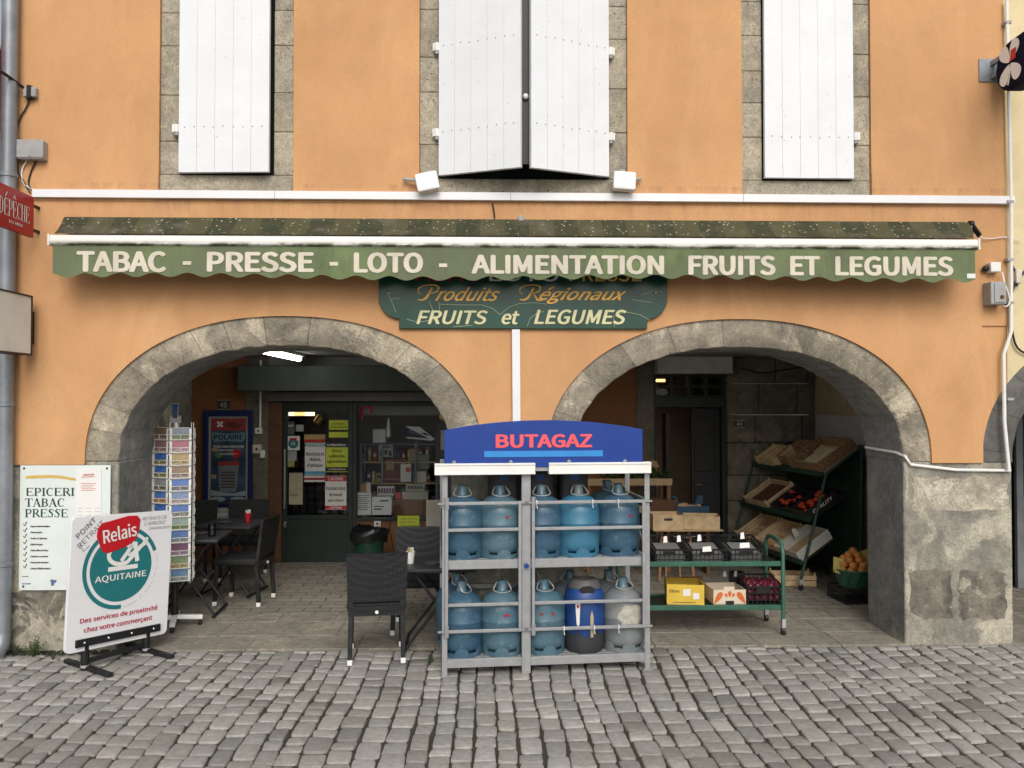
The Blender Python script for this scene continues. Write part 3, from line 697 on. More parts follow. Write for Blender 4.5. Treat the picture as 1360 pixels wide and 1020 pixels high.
MB().box(.08, WW - .08, .15, .32, zt - .16, zt - .02).build('inner_blind_box', M('greenish_blind', (.19, .2, .16), .7), sw, bev=.01)
# the shop behind the glass
SY = YB + 2.6
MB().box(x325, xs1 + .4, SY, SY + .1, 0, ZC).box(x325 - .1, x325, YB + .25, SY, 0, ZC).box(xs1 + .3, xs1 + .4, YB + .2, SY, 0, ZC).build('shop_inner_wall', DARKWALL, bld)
# passage behind the dark door on the right
MB().box(B(893), x965 + .1, YB + 1.6, YB + 1.7, 0, ZC).box(x868 - .1, x868, YB + .25, YB + 1.6, 0, ZC).box(x868, B(893), YB + 1.6, YB + 1.7, 0, ZC).build('passage_wall', BEIGE, bld)
MB().box(x965 + .0, x965 + .1, YB + .2, YB + 1.6, 0, ZC).build('passage_wall', DARKWALL, bld)
ed = thing('entrance_door', None, None, (x868, YB + .06, 0)); ed.parent = bld; EW = x965 - x868; zf = BZ(541)
MB().box(0, .04, 0, .1, 0, zf).box(EW - .04, EW, 0, .1, 0, zf).box(0, EW, -.02, .12, zf, BZ(528)).build('door_frame', DARKGREEN, ed, bev=.004)
MB().box(EW * .56, EW - .04, .1, .15, .02, zf - .01).box(EW * .6, EW - .1, .085, .1, .2, .9).box(EW * .6, EW - .1, .085, .1, 1.05, zf - .15).build('door_leaf', BLACK, ed, bev=.004)
MB().tube([(EW*.6, .07, .9), (EW*.6, .02, .9), (EW*.68, .02, .9)], .01).build('door_handle', STEEL, ed)
tr = MB(); zt0, zt1 = BZ(528), BZ(498); cw = (EW - .04) / 4
for k in range(5): tr.box(k * cw, k * cw + .04, 0, .08, zt0, zt1)
for zz in (zt0, (zt0 + zt1) / 2 - .01, zt1 - .02): tr.box(.04, EW - .04, .01, .07, zz, zz + .025)
for i in range(4):
    for j in range(2):
        cx, cz = (i + .5) * cw + .02, zt0 + (j + .52) * (zt1 - zt0) / 2; tr.tube([(cx + (cw*.42) * math.cos(a * .5236), .03, cz + (zt1-zt0) * .19 * math.sin(a * .5236)) for a in range(13)], .006, 6)
tr.build('transom_grille', DARKGREEN, ed)
MB().add([(.04,.05,zt0),(EW-.04,.05,zt0),(EW-.04,.05,zt1),(.04,.05,zt1)], [(0,1,2,3)]).build('transom_glass', GLASS, ed)
MB().box(B(891), B(897), YB + .3, YB + .5, 0, 1.75).build('passage_post', DARKWALL, bld)

# neighbouring cream building on the right with its own arch
nb = thing('cream_building', 'cream rendered building with a grey stone arch at the right edge', 'building', (XR, 0, 0)); ox = XR
mb = MB(); X2 = AN['cx'] + AN['a'] + .8; YN = -.012
xs = [XR] + [AN['cx'] - AN['a'] * math.cos(math.pi * i / 40) for i in range(41)] + [X2]; xs = [x for x in xs if x >= XR]
xs = sorted(set(xs))
for x0, x1 in zip(xs, xs[1:]):
    z_0, z_1 = zarch(AN, x0) or AN['zs'], zarch(AN, x1) or AN['zs']
    if x0 >= AN['cx'] + AN['a'] - 1e-4: z_0 = z_1 = 0
    mb.add([(x0-ox,YN,z_0),(x1-ox,YN,z_1),(x1-ox,YN,ZT),(x0-ox,YN,ZT),(x0-ox,.01,z_0),(x1-ox,.01,z_1)], [(0,1,2,3),(0,4,5,1)])
mb.build('rendered_wall', CREAMW, nb)
def ring_n():
    o = stone_ring(AN, 'stone_arch', True); o.parent = nb; o.location = (-ox, 0, 0); o.data.materials[0] = m_stone('grey_arch_stone', (.17, .168, .158), (.115, .114, .11), (.24, .23, .2), .2, (.6, .68), 3, tones=True)
ring_n()
MB().box(AN['cx'] + AN['ai'] - ox, X2 - ox, 0, TH, 0, AN['zs']).build('stone_pier', CEMENT, nb, bev=.015)
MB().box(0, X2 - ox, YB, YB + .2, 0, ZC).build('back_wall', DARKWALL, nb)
MB().box(XP1 - ox + .0, XP1 + 4.5 - ox, .05, YB + .3, ZC - .001, ZC + .1).build('ceiling', CEIL, nb)
MB().box(X2 - ox, X2 - ox + .1, .02, YB, 0, ZT).build('gable_wall', CREAMW, nb)
yd_ = 1.9; gx0 = UX(1349, yd_) - ox
gd = MB()
for k in range(3):
    a = gx0 + k * .62; gd.box(a, a + .6, yd_, yd_ + .05, .0, 2.2)
    gd.box(a + .07, a + .53, yd_ - .012, yd_, .12, UZ(676, yd_)); 
gd.build('panelled_door', GREYWOOD, nb, bev=.006)
pn = MB()
for k in range(3): pn.box(gx0 + k * .62 + .07, gx0 + k * .62 + .53, yd_ - .006, yd_, UZ(662, yd_), 2.05)
pn.build('door_glass', BLACK, nb)

# ------------------------------------------------------------------ things fixed to the facade
# awning
AY = -.30
ax0, az0 = U(65, 325, AY - .03); ax1, az1 = U(1300, 329, AY - .03)
aw = thing('shop_awning', 'long mossy green striped awning with white front bar and lettered wavy valance', 'awning', (ax0, 0, az0)); AWW = ax1 - ax0
fx0, fz0 = U(85, 288, -.09); fx1, _ = U(1291, 294, -.09)
bz = (U(680, 314, AY)[1] - az0)
mb = MB(); n = 60
for i in range(n):
    a, b = i / n, (i + 1) / n
    q = lambda t: .012 * math.sin(t * 40) + .006 * math.sin(t * 97)
    T0, T1 = fx0 - ax0 + (fx1 - fx0) * a, fx0 - ax0 + (fx1 - fx0) * b; L0, L1 = .03 + (AWW - .06) * a, .03 + (AWW - .06) * b
    zt = fz0 - az0
    for k in range(3):
        f0, f1 = k / 3, (k + 1) / 3
        P = lambda t0, l0, f, tt: (t0 + (l0 - t0) * f, -.09 + (AY + .07) * f, zt + (bz - zt) * f - q(tt) * math.sin(f * 3.14) - .02 * math.sin(f * 3.14))
        mb.add([P(T0, L0, f0, a), P(T1, L1, f0, b), P(T1, L1, f1, b), P(T0, L0, f1, a)], [(0,1,2,3)])
CAN = mb.build('canvas_top', CANVAS, aw, ang=60)
bp = [(0, 0), (.012, -.02), (.03, -.028), (.065, -.022), (.078, -.008), (.08, .04), (0, .045)]
mb = MB(); mb.add([(x, y + AY, z) for x in (0, AWW) for z, y in bp], [tuple(range(7)), tuple(range(13, 6, -1))] + [(i, i+7, (i+1) % 7 + 7, (i+1) % 7) for i in range(7)])
FB = mb.build('front_bar', BAR, aw, bev=.003)
mb = MB().box(-.012, 0, AY - .03, AY + .045, -.002, .082).box(AWW, AWW + .012, AY - .03, AY + .045, -.002, .082); mb.build('bar_end_cap', WHITE2, FB)
vz = lambda x: -.222 + .016 * math.cos((x - .25) * 2 * math.pi / .247) + .01 * math.sin(x * 1.7)
mb = MB(); n = 420; vw0, vw1 = .012, AWW - .012
for i in range(n):
    a, b = vw0 + (vw1 - vw0) * i / n, vw0 + (vw1 - vw0) * (i + 1) / n
    mb.add([(a, AY, vz(a)), (b, AY, vz(b)), (b, AY, .005), (a, AY, .005), (a, AY + .002, vz(a)), (b, AY + .002, vz(b)), (b, AY + .002, .005), (a, AY + .002, .005)], [(0,1,2,3),(7,6,5,4),(0,4,5,1)])
VL = mb.build('valance', VAL, aw, ang=80)
for s, p0, p1, q0, q1 in (('TABAC', 102, 221, 333, 362), ('-', 243, 254, 347, 352), ('PRESSE', 275, 417, 334, 362), ('-', 438, 449, 348, 353), ('LOTO', 470, 562, 335, 363), ('-', 583, 594, 350, 355),
                          ('ALIMENTATION', 626, 882, 338, 365), ('FRUITS', 914, 1030, 339, 366), ('ET', 1049, 1089, 340, 366), ('LEGUMES', 1109, 1266, 340, 367)):
    x0, z1 = U(p0, q0, AY); x1, z0 = U(p1, q1, AY); MB().text(s, x0 - ax0, x1 - ax0, z0 - az0, z1 - az0, AY - .003, bold=.055).build('lettering', CREAMP, VL)
mb = MB().add([(x, y, zz) for x, y, zz in ((vw1 - .065, AY - .003, -.215), (vw1, AY - .003, -.215), (vw1, AY - .003, -.18), (vw1 - .065, AY - .003, -.18))], [(0,1,2,3)]); mb.build('care_label', PAPER, VL)
mb = MB()
for zz in range(1): mb.tube([(fx0 - ax0, -.07, fz0 - az0 - .07), (fx1 - ax0, -.07, fz0 - az0 - .07)], .045, 12)
mb.build('roller_tube', GREYM, aw)
ex = fx1 - ax0
MB().tube([(ex - .03, -.1, fz0 - az0 - .02), (ex, -.1, fz0 - az0 - .02)], .028, 14).bar((ex - .005, -.1, fz0 - az0 - .03), (ex + .012, -.17, bz + .05), .018, .035).build('end_bracket', BLACK, aw)
for xx in (.5, AWW / 2, AWW - .5):
    MB().box(xx - .05, xx + .05, -.05, .0, fz0 - az0 - .1, fz0 - az0 - .03).bar((xx, -.06, fz0 - az0 - .09), (xx, AY + .04, .04), .03).build('support_arm', WHITE2, aw)
xm, zm = U(692, 290, -.1); MB().box(xm - ax0 - .02, xm - ax0 + .02, -.11, -.03, zm - az0 - .02, zm - az0 + .022).build('wall_clamp', GREYM, aw, bev=.004)

# green painted sign under the awning
sx0, sx1 = UX(503, -.03, 400), UX(886, -.03, 400); szb = U(690, 437, -.03)[1]; szt = U(690, 352, -.03)[1]
sg = thing('painted_sign', 'dark green painted wooden sign with rounded ends half hidden below the awning', 'sign', ((sx0 + sx1) / 2, -.025, szb)); sh = szt - szb + .25; hw = (sx1 - sx0) / 2
dx = hw - .16; P = [(-dx, 0), (dx, 0), (dx, .075)] + [(dx + .155 * math.sin(R(a)), .235 - .16 * math.cos(R(a))) for a in range(15, 91, 15)]
P += [(hw, sh * .7), (dx, sh * .86), (-dx, sh * .86), (-hw, sh * .7)] + [(-dx - .155 * math.sin(R(a)), .235 - .16 * math.cos(R(a))) for a in range(90, 14, -15)] + [(-dx, .075)]
MB().prism(P, -.03, 0).build('sign_panel', SIGNGREEN, sg, bev=.003)
def SP(px, py, y=-.056): x, z = U(px, py, y); return x - (sx0 + sx1) / 2, z - szb
PYEL = M('pale_yellow_letter', (.66, .62, .36), .6, var=.15)
def wr(mb, s, p0, p1, q0, q1, y=-.034, mi=0, bold=.0, shear=0.0, f=SP):
    a, d = f(p0, q0); b, c = f(p1, q1); mb.text(s, a, b, c, d, y, mi, bold, shear); return mb
for q in (('FRUITS', 553, 648, 412, 431), ('et', 666, 690, 413, 431), ('LEGUMES', 709, 832, 411, 431)): wr(MB(), *q, bold=.035, shear=.25).build('lettering', PYEL, sg)
mb = MB(); wr(mb, 'roduits', 578, 664, 381, 400, bold=.02, shear=.55)
def swash(mb, px, kind):
    k = lambda pts: [SP(px + a, b) for a, b in pts]
    mb.stroke(k([(-2, 398), (4, 398.5), (9, 396), (13, 390), (17, 382)]), [.006, .012, .018, .018, .010], -.034)
    mb.stroke(k([(3, 391), (-2, 388), (-1, 383), (5, 379.5), (14, 378.5), (22, 379), (26, 382), (24, 387), (17, 389.5), (12, 389)]), [.004, .006, .01, .008, .007, .012, .017, .012, .007, .004], -.034)
    if kind == 'R': mb.stroke(k([(16, 389), (19, 394), (22, 398.5), (27, 399), (31, 396)]), [.006, .014, .017, .009, .004], -.034)
swash(mb, 557, 'P'); mb.build('lettering', GOLD, sg); mb = MB(); wr(mb, 'égionaux', 716, 832, 380, 404, bold=.02, shear=.55); swash(mb, 692, 'R'); mb.build('lettering', GOLD, sg)
mb = MB(); wr(mb, 'TABAC', 532, 636, 356, 374, bold=.02); mb.build('lettering', REDSIGN, sg)
mb = MB(); wr(mb, 'LOTO', 650, 742, 356, 374, bold=.02); mb.build('lettering', PAPER, sg)
mb = MB(); wr(mb, 'PRESSE', 756, 852, 356, 374, bold=.02); mb.build('lettering', GOLD, sg)
mb = MB(); SPx = [[(514, 389), (520, 400), (526, 415)], [(518, 397), (532, 396)], [(570, 400), (575, 412), (577, 422)], [(583, 401), (584, 412)], [(584, 404), (610, 405), (640, 405), (655, 410), (664, 418)], [(664, 418), (676, 408), (690, 403), (712, 402), (726, 404)], [(700, 434), (704, 423), (714, 415), (722, 414)], [(540, 424), (556, 428), (580, 424)], [(816, 434), (815, 420), (830, 414), (850, 418), (862, 425)], [(852, 392), (868, 386), (880, 388)], [(840, 398), (866, 402)], [(602, 434), (628, 432)]]
for L in SPx: mb.stroke([SP(*p) for p in L], .0045, -.0325)
mb.build('flaking_cracks', M('bare_crack', (.30, .36, .22), .9), sg)
mb = MB()
for p in ((517, 389), (871, 389)): q = SP(*p); mb.ball((q[0], -.032, q[1]), .012)
mb.build('screw_heads', STEEL, sg)

# white plastic trunking
def trunk(nm, label, pts, wdt, dep, cat='cable trunking', joints=()):
    x0, z0 = pts[0]; o = thing(nm, label, cat, (x0, YO, z0)); mb = MB()
    for (a, b), (c, d) in zip(pts, pts[1:]): mb.bar((a - x0, -dep / 2, b - z0), (c - x0, -dep / 2, d - z0), dep if abs(a-c) > abs(b-d) else wdt, wdt if abs(a-c) > abs(b-d) else dep)
    mb.build('trunking_cover', WBOARD, o, bev=.003)
    for j in joints: MB().box(j - x0 - .002, j - x0 + .002, -dep - .002, 0, pts[0][1] + (pts[-1][1] - pts[0][1]) * (j - x0) / (pts[-1][0] - x0) - z0 - wdt * .5, pts[0][1] + (pts[-1][1] - pts[0][1]) * (j - x0) / (pts[-1][0] - x0) - z0 + wdt * .5).build('joint', GREYM, o)
    return o
trunk('cable_trunking', 'long horizontal white plastic trunking running across the facade above the awning', [U(46, 258, YO), U(1344, 267, YO)], .062, .04, joints=[UX(p, YO) for p in (365, 678, 987)])
trunk('cable_trunking', 'short vertical white plastic trunking under the green painted sign', [U(685, 438, YO), U(686, 566, YO)], .062, .04)
# conduit down the right edge and along the pier top
cp = [U(1337, 0, -.06), U(1343, 268, -.06), U(1343, 440, -.06), U(1333, 470, -.06), U(1334, 560, -.06), U(1340, 624, -.06)]
o = thing('wall_conduit', 'thin white conduit running down the right edge of the orange wall', 'conduit', (cp[-1][0], -.06, cp[-1][1]))
MB().tube([(p[0] - cp[-1][0], 0, p[1] - cp[-1][1]) for p in cp], .014, 8).build('pipe', WHITE2, o)
mb = MB()
for k in (30, 268, 345, 402, 530): q = U(1341 if k > 200 else 1338, k, -.06); mb.box(q[0] - cp[-1][0] - .025, q[0] - cp[-1][0] + .025, -.016, .05, q[1] - cp[-1][1] - .01, q[1] - cp[-1][1] + .01)
mb.build('pipe_clips', GREYM, o)
cp = [U(1342, 625, -.02), U(1270, 624, -.02), U(1209, 617, -.02)]; a = [(p[0], -.02, p[1]) for p in cp] + [(XP0 + .01, -.012, U(1200, 606)[1]), (XP0 - .012, .1, U(1197, 602)[1]), (XP0 - .012, TH - .02, U(1197, 600)[1])]
o = thing('wall_conduit', 'thin white conduit lying along the top of the right stone pier', 'conduit', a[0]); MB().tube([tuple(Vector(p) - Vector(a[0])) for p in a], .012, 8).build('pipe', WHITE2, o)

# floodlights
def flood(px, py, tilt, armpx, label):
    x, z = U(px, py, -.12); o = thing('flood_lamp', label, 'floodlight', (x, -.06, z))
    b = sub(o, MB().prism(rrect(-.085, .085, -.07, .075, .015), -.09, -.03), 'lamp_head', WHITE2, bev=.006, rot=(R(-8), R(tilt), 0))
    MB().prism(rrect(-.072, .072, -.058, .062, .01), -.093, -.088).build('lamp_glass', WBOARD, b)
    MB().bar((0, -.04, .07), (0, .03, .10), .035, .02).box(-.02, .02, .02, .045, .05, .13).build('bracket', GREYM, o, bev=.004)
    s = 1 if armpx > px else -1
    MB().tube([(s * .05, -.03, .03), (s * abs(UX(armpx, -.05) - x), .0, .05)], .013).build('sensor_arm', GREYM, o)
    return o
flood(568, 244, -12, 535, 'white square floodlight left of the middle window sill')
flood(829, 243, 4, 852, 'white square floodlight right of the middle window sill')

# things on the left edge of the wall
px_ = UX(10, -.10, 300)
o = thing('rain_downpipe', 'grey zinc rain downpipe at the left corner of the orange building', 'downpipe', (px_, -.10, 0))
MB().tube([(0, 0, z) for z in (.15, 2, 4, 6.5)], .058, 20).build('pipe', ZINC, o)
for py in (236, 540, 752):
    z = UZ(py, -.1, 10); MB().lathe([(.059, z), (.066, z + .004), (.066, z + .03), (.059, z + .034)], 20).build('pipe_collar', ZINC, o); MB().box(-.02, .02, .05, .11, z, z + .03).build('wall_clip', GREYM, o)
MB().tube([(0, 0, .16), (0, -.02, .08), (0, -.09, .02)], .06, 16).build('pipe_shoe', ZINC, o)
def wallbox(nm, label, cat, r, mat, dep=.07, y=YO, bev=.006):
    x0, z1 = U(r[0], r[1], y - dep); x1, z0 = U(r[2], r[3], y - dep); o = thing(nm, label, cat, ((x0 + x1) / 2, y, z0)); h = (x1 - x0) / 2
    MB().box(-h, h, -dep, 0, 0, z1 - z0).build('box_body', mat, o, bev=bev); return o, h, z1 - z0
o, h, H = wallbox('junction_box', 'grey metal junction box on the orange wall beside the downpipe', 'junction box', (23, 186, 57, 211), GREYM)
MB().box(-h - .004, h + .004, -.076, -.066, .01, H + .004).build('box_lid', GREYM, o, bev=.003); MB().ball((0, -.077, .02), .008).build('lid_screw', STEEL, o)
o, h, H = wallbox('cable_clamp', 'small grey cable clamp high on the wall beside the downpipe', 'cable clamp', (30, 115, 47, 128), GREYM, .05)
MB().box(-h * .3, h * .3, -.06, 0, -.01, H + .01).build('clamp_jaw', BLACK, o)
def cable(label, pts, r, mat, cat='cable'):
    p0 = pts[-1]; o = thing('wall_cable', label, cat, p0); P = [Vector(p) - Vector(p0) for p in pts]
    if len(P) > 2:                                        # round the corners
        Q = [P[0]]
        for i in range(1, len(P) - 1): Q += [P[i] * .5 + (P[i-1] + P[i]) * .25 if False else (P[i-1] + P[i] * 3) / 4, (P[i] * 3 + P[i+1]) / 4]
        P = Q + [P[-1]]
    MB().tube(P, r, 6).build('cable_sheath', mat, o); return o
W3 = lambda px, py, y=YO - .015: (U(px, py, y)[0], y, U(px, py, y)[1])
cable('thick black cable sagging from the street to the clamp by the downpipe', [W3(-30, 80, -.5), W3(2, 95, -.25), W3(20, 108, -.1), W3(33, 118, -.06)], .012, BLACK)
cable('thin black cable looping down from the clamp to the trunking', [W3(40, 126), W3(36, 142), W3(25, 158), W3(21, 185), W3(22, 225), W3(40, 256)], .006, BLACK)
cable('white cable curving from the junction box to the trunking', [W3(36, 213), W3(28, 226), W3(30, 244), W3(44, 252)], .006, WHITE2)
cable('black cable under the junction box beside a white one', [W3(48, 213), W3(40, 230), W3(37, 246), W3(45, 254)], .006, BLACK)
cable('thin wire crossing from the awning end to the right conduit', [W3(1294, 312, -.1), W3(1312, 318), W3(1338, 314), W3(1356, 320)], .004, WHITE2)
cable('black cable looping over the joint of orange and cream walls', [W3(1344, 352), W3(1351, 365), W3(1345, 386), W3(1342, 402), W3(1344, 440), W3(1349, 460), W3(1358, 468), W3(1372, 472)], .008, BLACK)
cable('short black cable stub on the cream wall at right edge', [W3(1372, 355), W3(1362, 358), W3(1352, 372), W3(1350, 380)], .009, BLACK)
cable('thin black wire hanging down to the awning clamp from the trunking', [W3(654, 270), W3(656, 280), W3(657, 290)], .006, BLACK)
o, h, H = wallbox('sensor_box', 'small white sensor box on the wall right of the awning', 'sensor', (1316, 348, 1330, 361), WHITE2, .07); MB().ball((-.02 - h, -.03, .03), .025).build('sensor_eye', BLACK, o)
o, h, H = wallbox('meter_box', 'grey electrical meter box with a round badge right of the awning', 'meter box', (1316, 374, 1337, 404), GREYM, .11)
MB().box(-h + .025, h - .01, -.118, -.108, .012, H - .012).build('box_door', GREYM, o, bev=.004); MB().tube([(.02, -.122, .055), (.02, -.115, .055)], .016, 16).build('round_badge', BROWNC, o)
mb_ = cable('white cable looping from the meter box to the conduit', [W3(1331, 362, -.06), W3(1333, 372, -.1), W3(1341, 395, -.1), W3(1341, 404, -.1), W3(1335, 408, -.1), W3(1330, 404, -.08)], .006, WHITE2)
o, h, H = wallbox('telecom_box', 'pale plastic box on the cream wall at the right edge', 'junction box', (1350, 358, 1358, 376), CREAMP, .05, y=-.012)

def serif(mb, st, px, pyt, pyb, adv, gapk, y, f, k=.0058):
    """Roman capitals: thick stems, thin bars, bracket serifs"""
    T, Hn = .17, .055
    G_ = {'E': ([((.18,0),(.18,1),T), ((.1,.97),(.72,.97),Hn), ((.1,.03),(.74,.03),Hn), ((.2,.52),(.55,.52),Hn), ((.72,.8),(.72,1),Hn), ((.75,0),(.75,.22),Hn), ((.55,.4),(.55,.64),Hn)], .85),
          'P': ([((.18,0),(.18,1),T), ((.02,.03),(.36,.03),Hn), ((.05,.97),(.4,.97),Hn), ((.2,.45),(.4,.45),Hn), ((.4,.97),(.62,.88),.09), ((.62,.9),(.64,.55),.15), ((.4,.45),(.62,.54),.09)], .78),
          'I': ([((.2,0),(.2,1),T), ((.03,.03),(.37,.03),Hn), ((.03,.97),(.37,.97),Hn)], .42),
          'C': ([((.14,.25),(.14,.75),T), ((.14,.75),(.38,.98),.1), ((.38,.98),(.62,.93),.06), ((.14,.25),(.38,.02),.1), ((.38,.02),(.7,.14),.06), ((.67,.72),(.67,1),Hn)], .82),
          'R': ([((.18,0),(.18,1),T), ((.02,.03),(.36,.03),Hn), ((.05,.97),(.4,.97),Hn), ((.2,.5),(.4,.5),Hn), ((.4,.97),(.6,.88),.09), ((.6,.9),(.62,.6),.15), ((.4,.5),(.6,.58),.09), ((.42,.5),(.78,.02),.15)], .85),
          'T': ([((.4,0),(.4,1),T), ((.22,.03),(.58,.03),Hn), ((.02,.97),(.78,.97),Hn), ((.03,.74),(.03,1),Hn), ((.77,.74),(.77,1),Hn)], .82),
          'A': ([((.12,.03),(.4,1),.06), ((.4,1),(.72,.0),T), ((.22,.34),(.6,.34),Hn), ((0,.03),(.25,.03),Hn), ((.58,.03),(.9,.03),Hn)], .88),
          'B': ([((.18,0),(.18,1),T), ((.05,.97),(.45,.97),Hn), ((.05,.03),(.45,.03),Hn), ((.2,.52),(.45,.52),Hn), ((.58,.9),(.58,.6),.14), ((.62,.44),(.62,.1),.15), ((.42,.97),(.58,.87),.08), ((.42,.03),(.6,.12),.08), ((.42,.52),(.58,.6),.08), ((.42,.52),(.62,.42),.08)], .8),
          'D': ([((.18,0),(.18,1),T), ((.03,.03),(.42,.03),Hn), ((.03,.97),(.42,.97),Hn), ((.42,.97),(.64,.8),.1), ((.66,.82),(.66,.2),T), ((.42,.03),(.64,.2),.1)], .9),
          'H': ([((.18,0),(.18,1),T), ((.68,0),(.68,1),T), ((.2,.52),(.68,.52),Hn), ((.03,.03),(.33,.03),Hn), ((.03,.97),(.33,.97),Hn), ((.53,.03),(.83,.03),Hn), ((.53,.97),(.83,.97),Hn)], .92),
          'L': ([((.18,0),(.18,1),T), ((.03,.97),(.36,.97),Hn), ((.03,.03),(.68,.03),Hn), ((.68,0),(.68,.25),Hn)], .76),
          'S': ([((.58,.72),(.58,.98),Hn), ((.56,.9),(.32,.98),.06), ((.32,.98),(.13,.78),.12), ((.13,.78),(.5,.4),.17), ((.52,.42),(.46,.1),.12), ((.5,.12),(.28,.02),.08), ((.28,.02),(.1,.12),.06), ((.08,0),(.08,.28),Hn)], .7)}
    xx = px; h = pyb - pyt
    for ch in st:
        g, wdt = G_[ch]
        for a, b, t in g: 
            q = [(xx + p[0] * adv, pyb - p[1] * h) for p in (a, b)]; mb.stroke([f(*p) for p in q], t * adv * k, y)
        xx += wdt * adv * gapk
# projecting signs, their faces square to the facade
PX = UX(45, -.12, 290); zt, zb = U(45, 262, -.12)[1], U(45, 316, -.12)[1]
o = thing('newspaper_sign', 'red newspaper sign with white serif letters projecting from the left corner', 'sign', (PX, -.12, zb), R(90)); H = zt - zb; L = .86
MB().box(-L, 0, 0, .03, 0, H).build('sign_panel', REDSIGN, o, bev=.003)
xa = (U(0, 280, 0)[0]); D0 = FPX * abs(PX) / 649.0; s0 = -(D0 - (CAM_D - .12)); 
SGN = lambda a, b: (a, -b)
mb = MB(); serif(mb, 'DEPECHE', -.455, -H * .70, -H * .30, .071, .93, -.003, SGN, 1.0)
mb.stroke([(-.378, H * .74), (-.358, H * .84)], .009, -.0034)
mb.stroke([(-.281, H * .74), (-.264, H * .83), (-.247, H * .74)], .009, -.0036); mb.build('lettering', PAPER, o)
mb = MB(); serif(mb, 'LA', -.66, -H * .70, -H * .30, .075, .95, -.003, SGN, 1.0); mb.build('lettering', PAPER, o)
mb = MB().text('DU MIDI', -.33, -.16, H * .15, H * .22, -.003, bold=.02); mb.build('lettering', PAPER, o)
for q in (.8, .2): MB().bar((0, .015, H * q), (.12, .015, H * q), .02).build('wall_arm', BLACK, o)
zt, zb = U(45, 393, -.12)[1], U(45, 472, -.12)[1]; o = thing('light_box_sign', 'blank pale light box sign in black frame projecting at left corner', 'sign', (PX, -.12, zb), R(90)); H = zt - zb; L = .62
MB().box(-L, 0, 0, .11, 0, .012).box(-L, 0, 0, .11, H - .012, H).box(-L, -L + .012, 0, .11, .012, H - .012).box(-.012, 0, 0, .11, .012, H - .012).build('black_frame', BLACK, o)
MB().box(-L + .012, -.012, .006, .104, .012, H - .012).build('pale_face', M('pale_face', (.76, .78, .72), .5, var=.12, scale=2, dirt=.1), o)
MB().box(0, .10, .04, .08, H * .2, H * .75).build('wall_bracket', BLACK, o)
zc = U(3, 122, -.1)[1]; o = thing('tobacco_sign', 'red lozenge tobacco sign projecting at the upper left corner', 'sign', (UX(5, -.09, 122), -.09, zc - .6), R(90))
P = [(0, .42), (0, .78), (-.07, 1.0), (-.21, 1.2), (-.35, 1.0), (-.42, .78), (-.42, .42), (-.35, .2), (-.21, 0), (-.07, .2)]
MB().prism(P, 0, .12).build('sign_body', REDSIGN, o, bev=.006); mb = MB()
for i, ch in enumerate('TABAC'): mb.text(ch, -.30, -.12, .90 - i * .17, 1.02 - i * .17, -.003, bold=.02)
mb.add([(-.018,-.003,.42),(-.006,-.003,.42),(-.006,-.003,.78),(-.018,-.003,.78)], [(0,1,2,3)]); mb.build('lettering', PAPER, o)
MB().bar((0, .06, .6), (.09, .06, .6), .03).build('wall_arm', BLACK, o)
# lottery sign, right
fx = UX(1326, -.15, 92); fz = U(1326, 92, -.2)[1]; o = thing('lottery_sign', 'dark navy rounded lottery sign with white four-leaf clover projecting at right', 'sign', (fx, -.10, fz - .19), R(-90)); r_ = .19; L = 1.15
P = disc(r_ + .0, r_, r_, n=24, a0=90, a1=270) + [(L, -.02), (L + .1, .1), (L + .1, 2*r_ - .1), (L, 2 * r_ + .02)]
MB().prism(P, 0, .15).build('sign_body', NAVY, o, bev=.03, seg=4)
mb = MB()
def leaf(mb, cx, cz, a, L, W, mi=0):
    pts = []
    for i in range(20):
        t = 2 * math.pi * i / 20; u = .5 - .5 * math.cos(t); v = math.sin(t) * (.35 + .65 * u) * W / 2; uu = u * L
        pts.append((cx + uu * math.cos(a) - v * math.sin(a), cz + uu * math.sin(a) + v * math.cos(a)))
    mb.sheet(pts, -.004, mi)
cxl, czl = .20, r_ + .01
for a in (128, 62, 232, 308): leaf(mb, cxl + .012 * math.cos(R(a)), czl + .012 * math.sin(R(a)), R(a), .165, .15)
mb.stroke([(cxl, czl - .03), (cxl - .005, czl - .10), (cxl - .03, czl - .16)], [.008, .012, .02], -.004)
EM = mb.build('clover_emblem', M('clover_white', (.86, .87, .85), .5, var=.03), o); MB().line('FRANÇAISE', .40, r_ + .06, .07, -.004, bold=.04).build('lettering', PAPER, o); MB().line('DES JEUX', .44, r_ - .06, .07, -.004, bold=.04).build('lettering', PAPER, o); MB().add([(cxl + .0, -.006, czl + .01), (cxl + .07, -.006, czl + .01), (cxl + .08, -.006, czl + .09), (cxl + .015, -.006, czl + .09)], [(0,1,2,3)]).build('red_square', RED, EM)
MB().box(-.0775, -.066, -.08, .10, .16, .34).bar((-.08, .02, .30), (.08, .06, .32), .035).bar((-.08, .02, .20), (.06, .06, .20), .035).build('wall_bracket', ZINC, o)

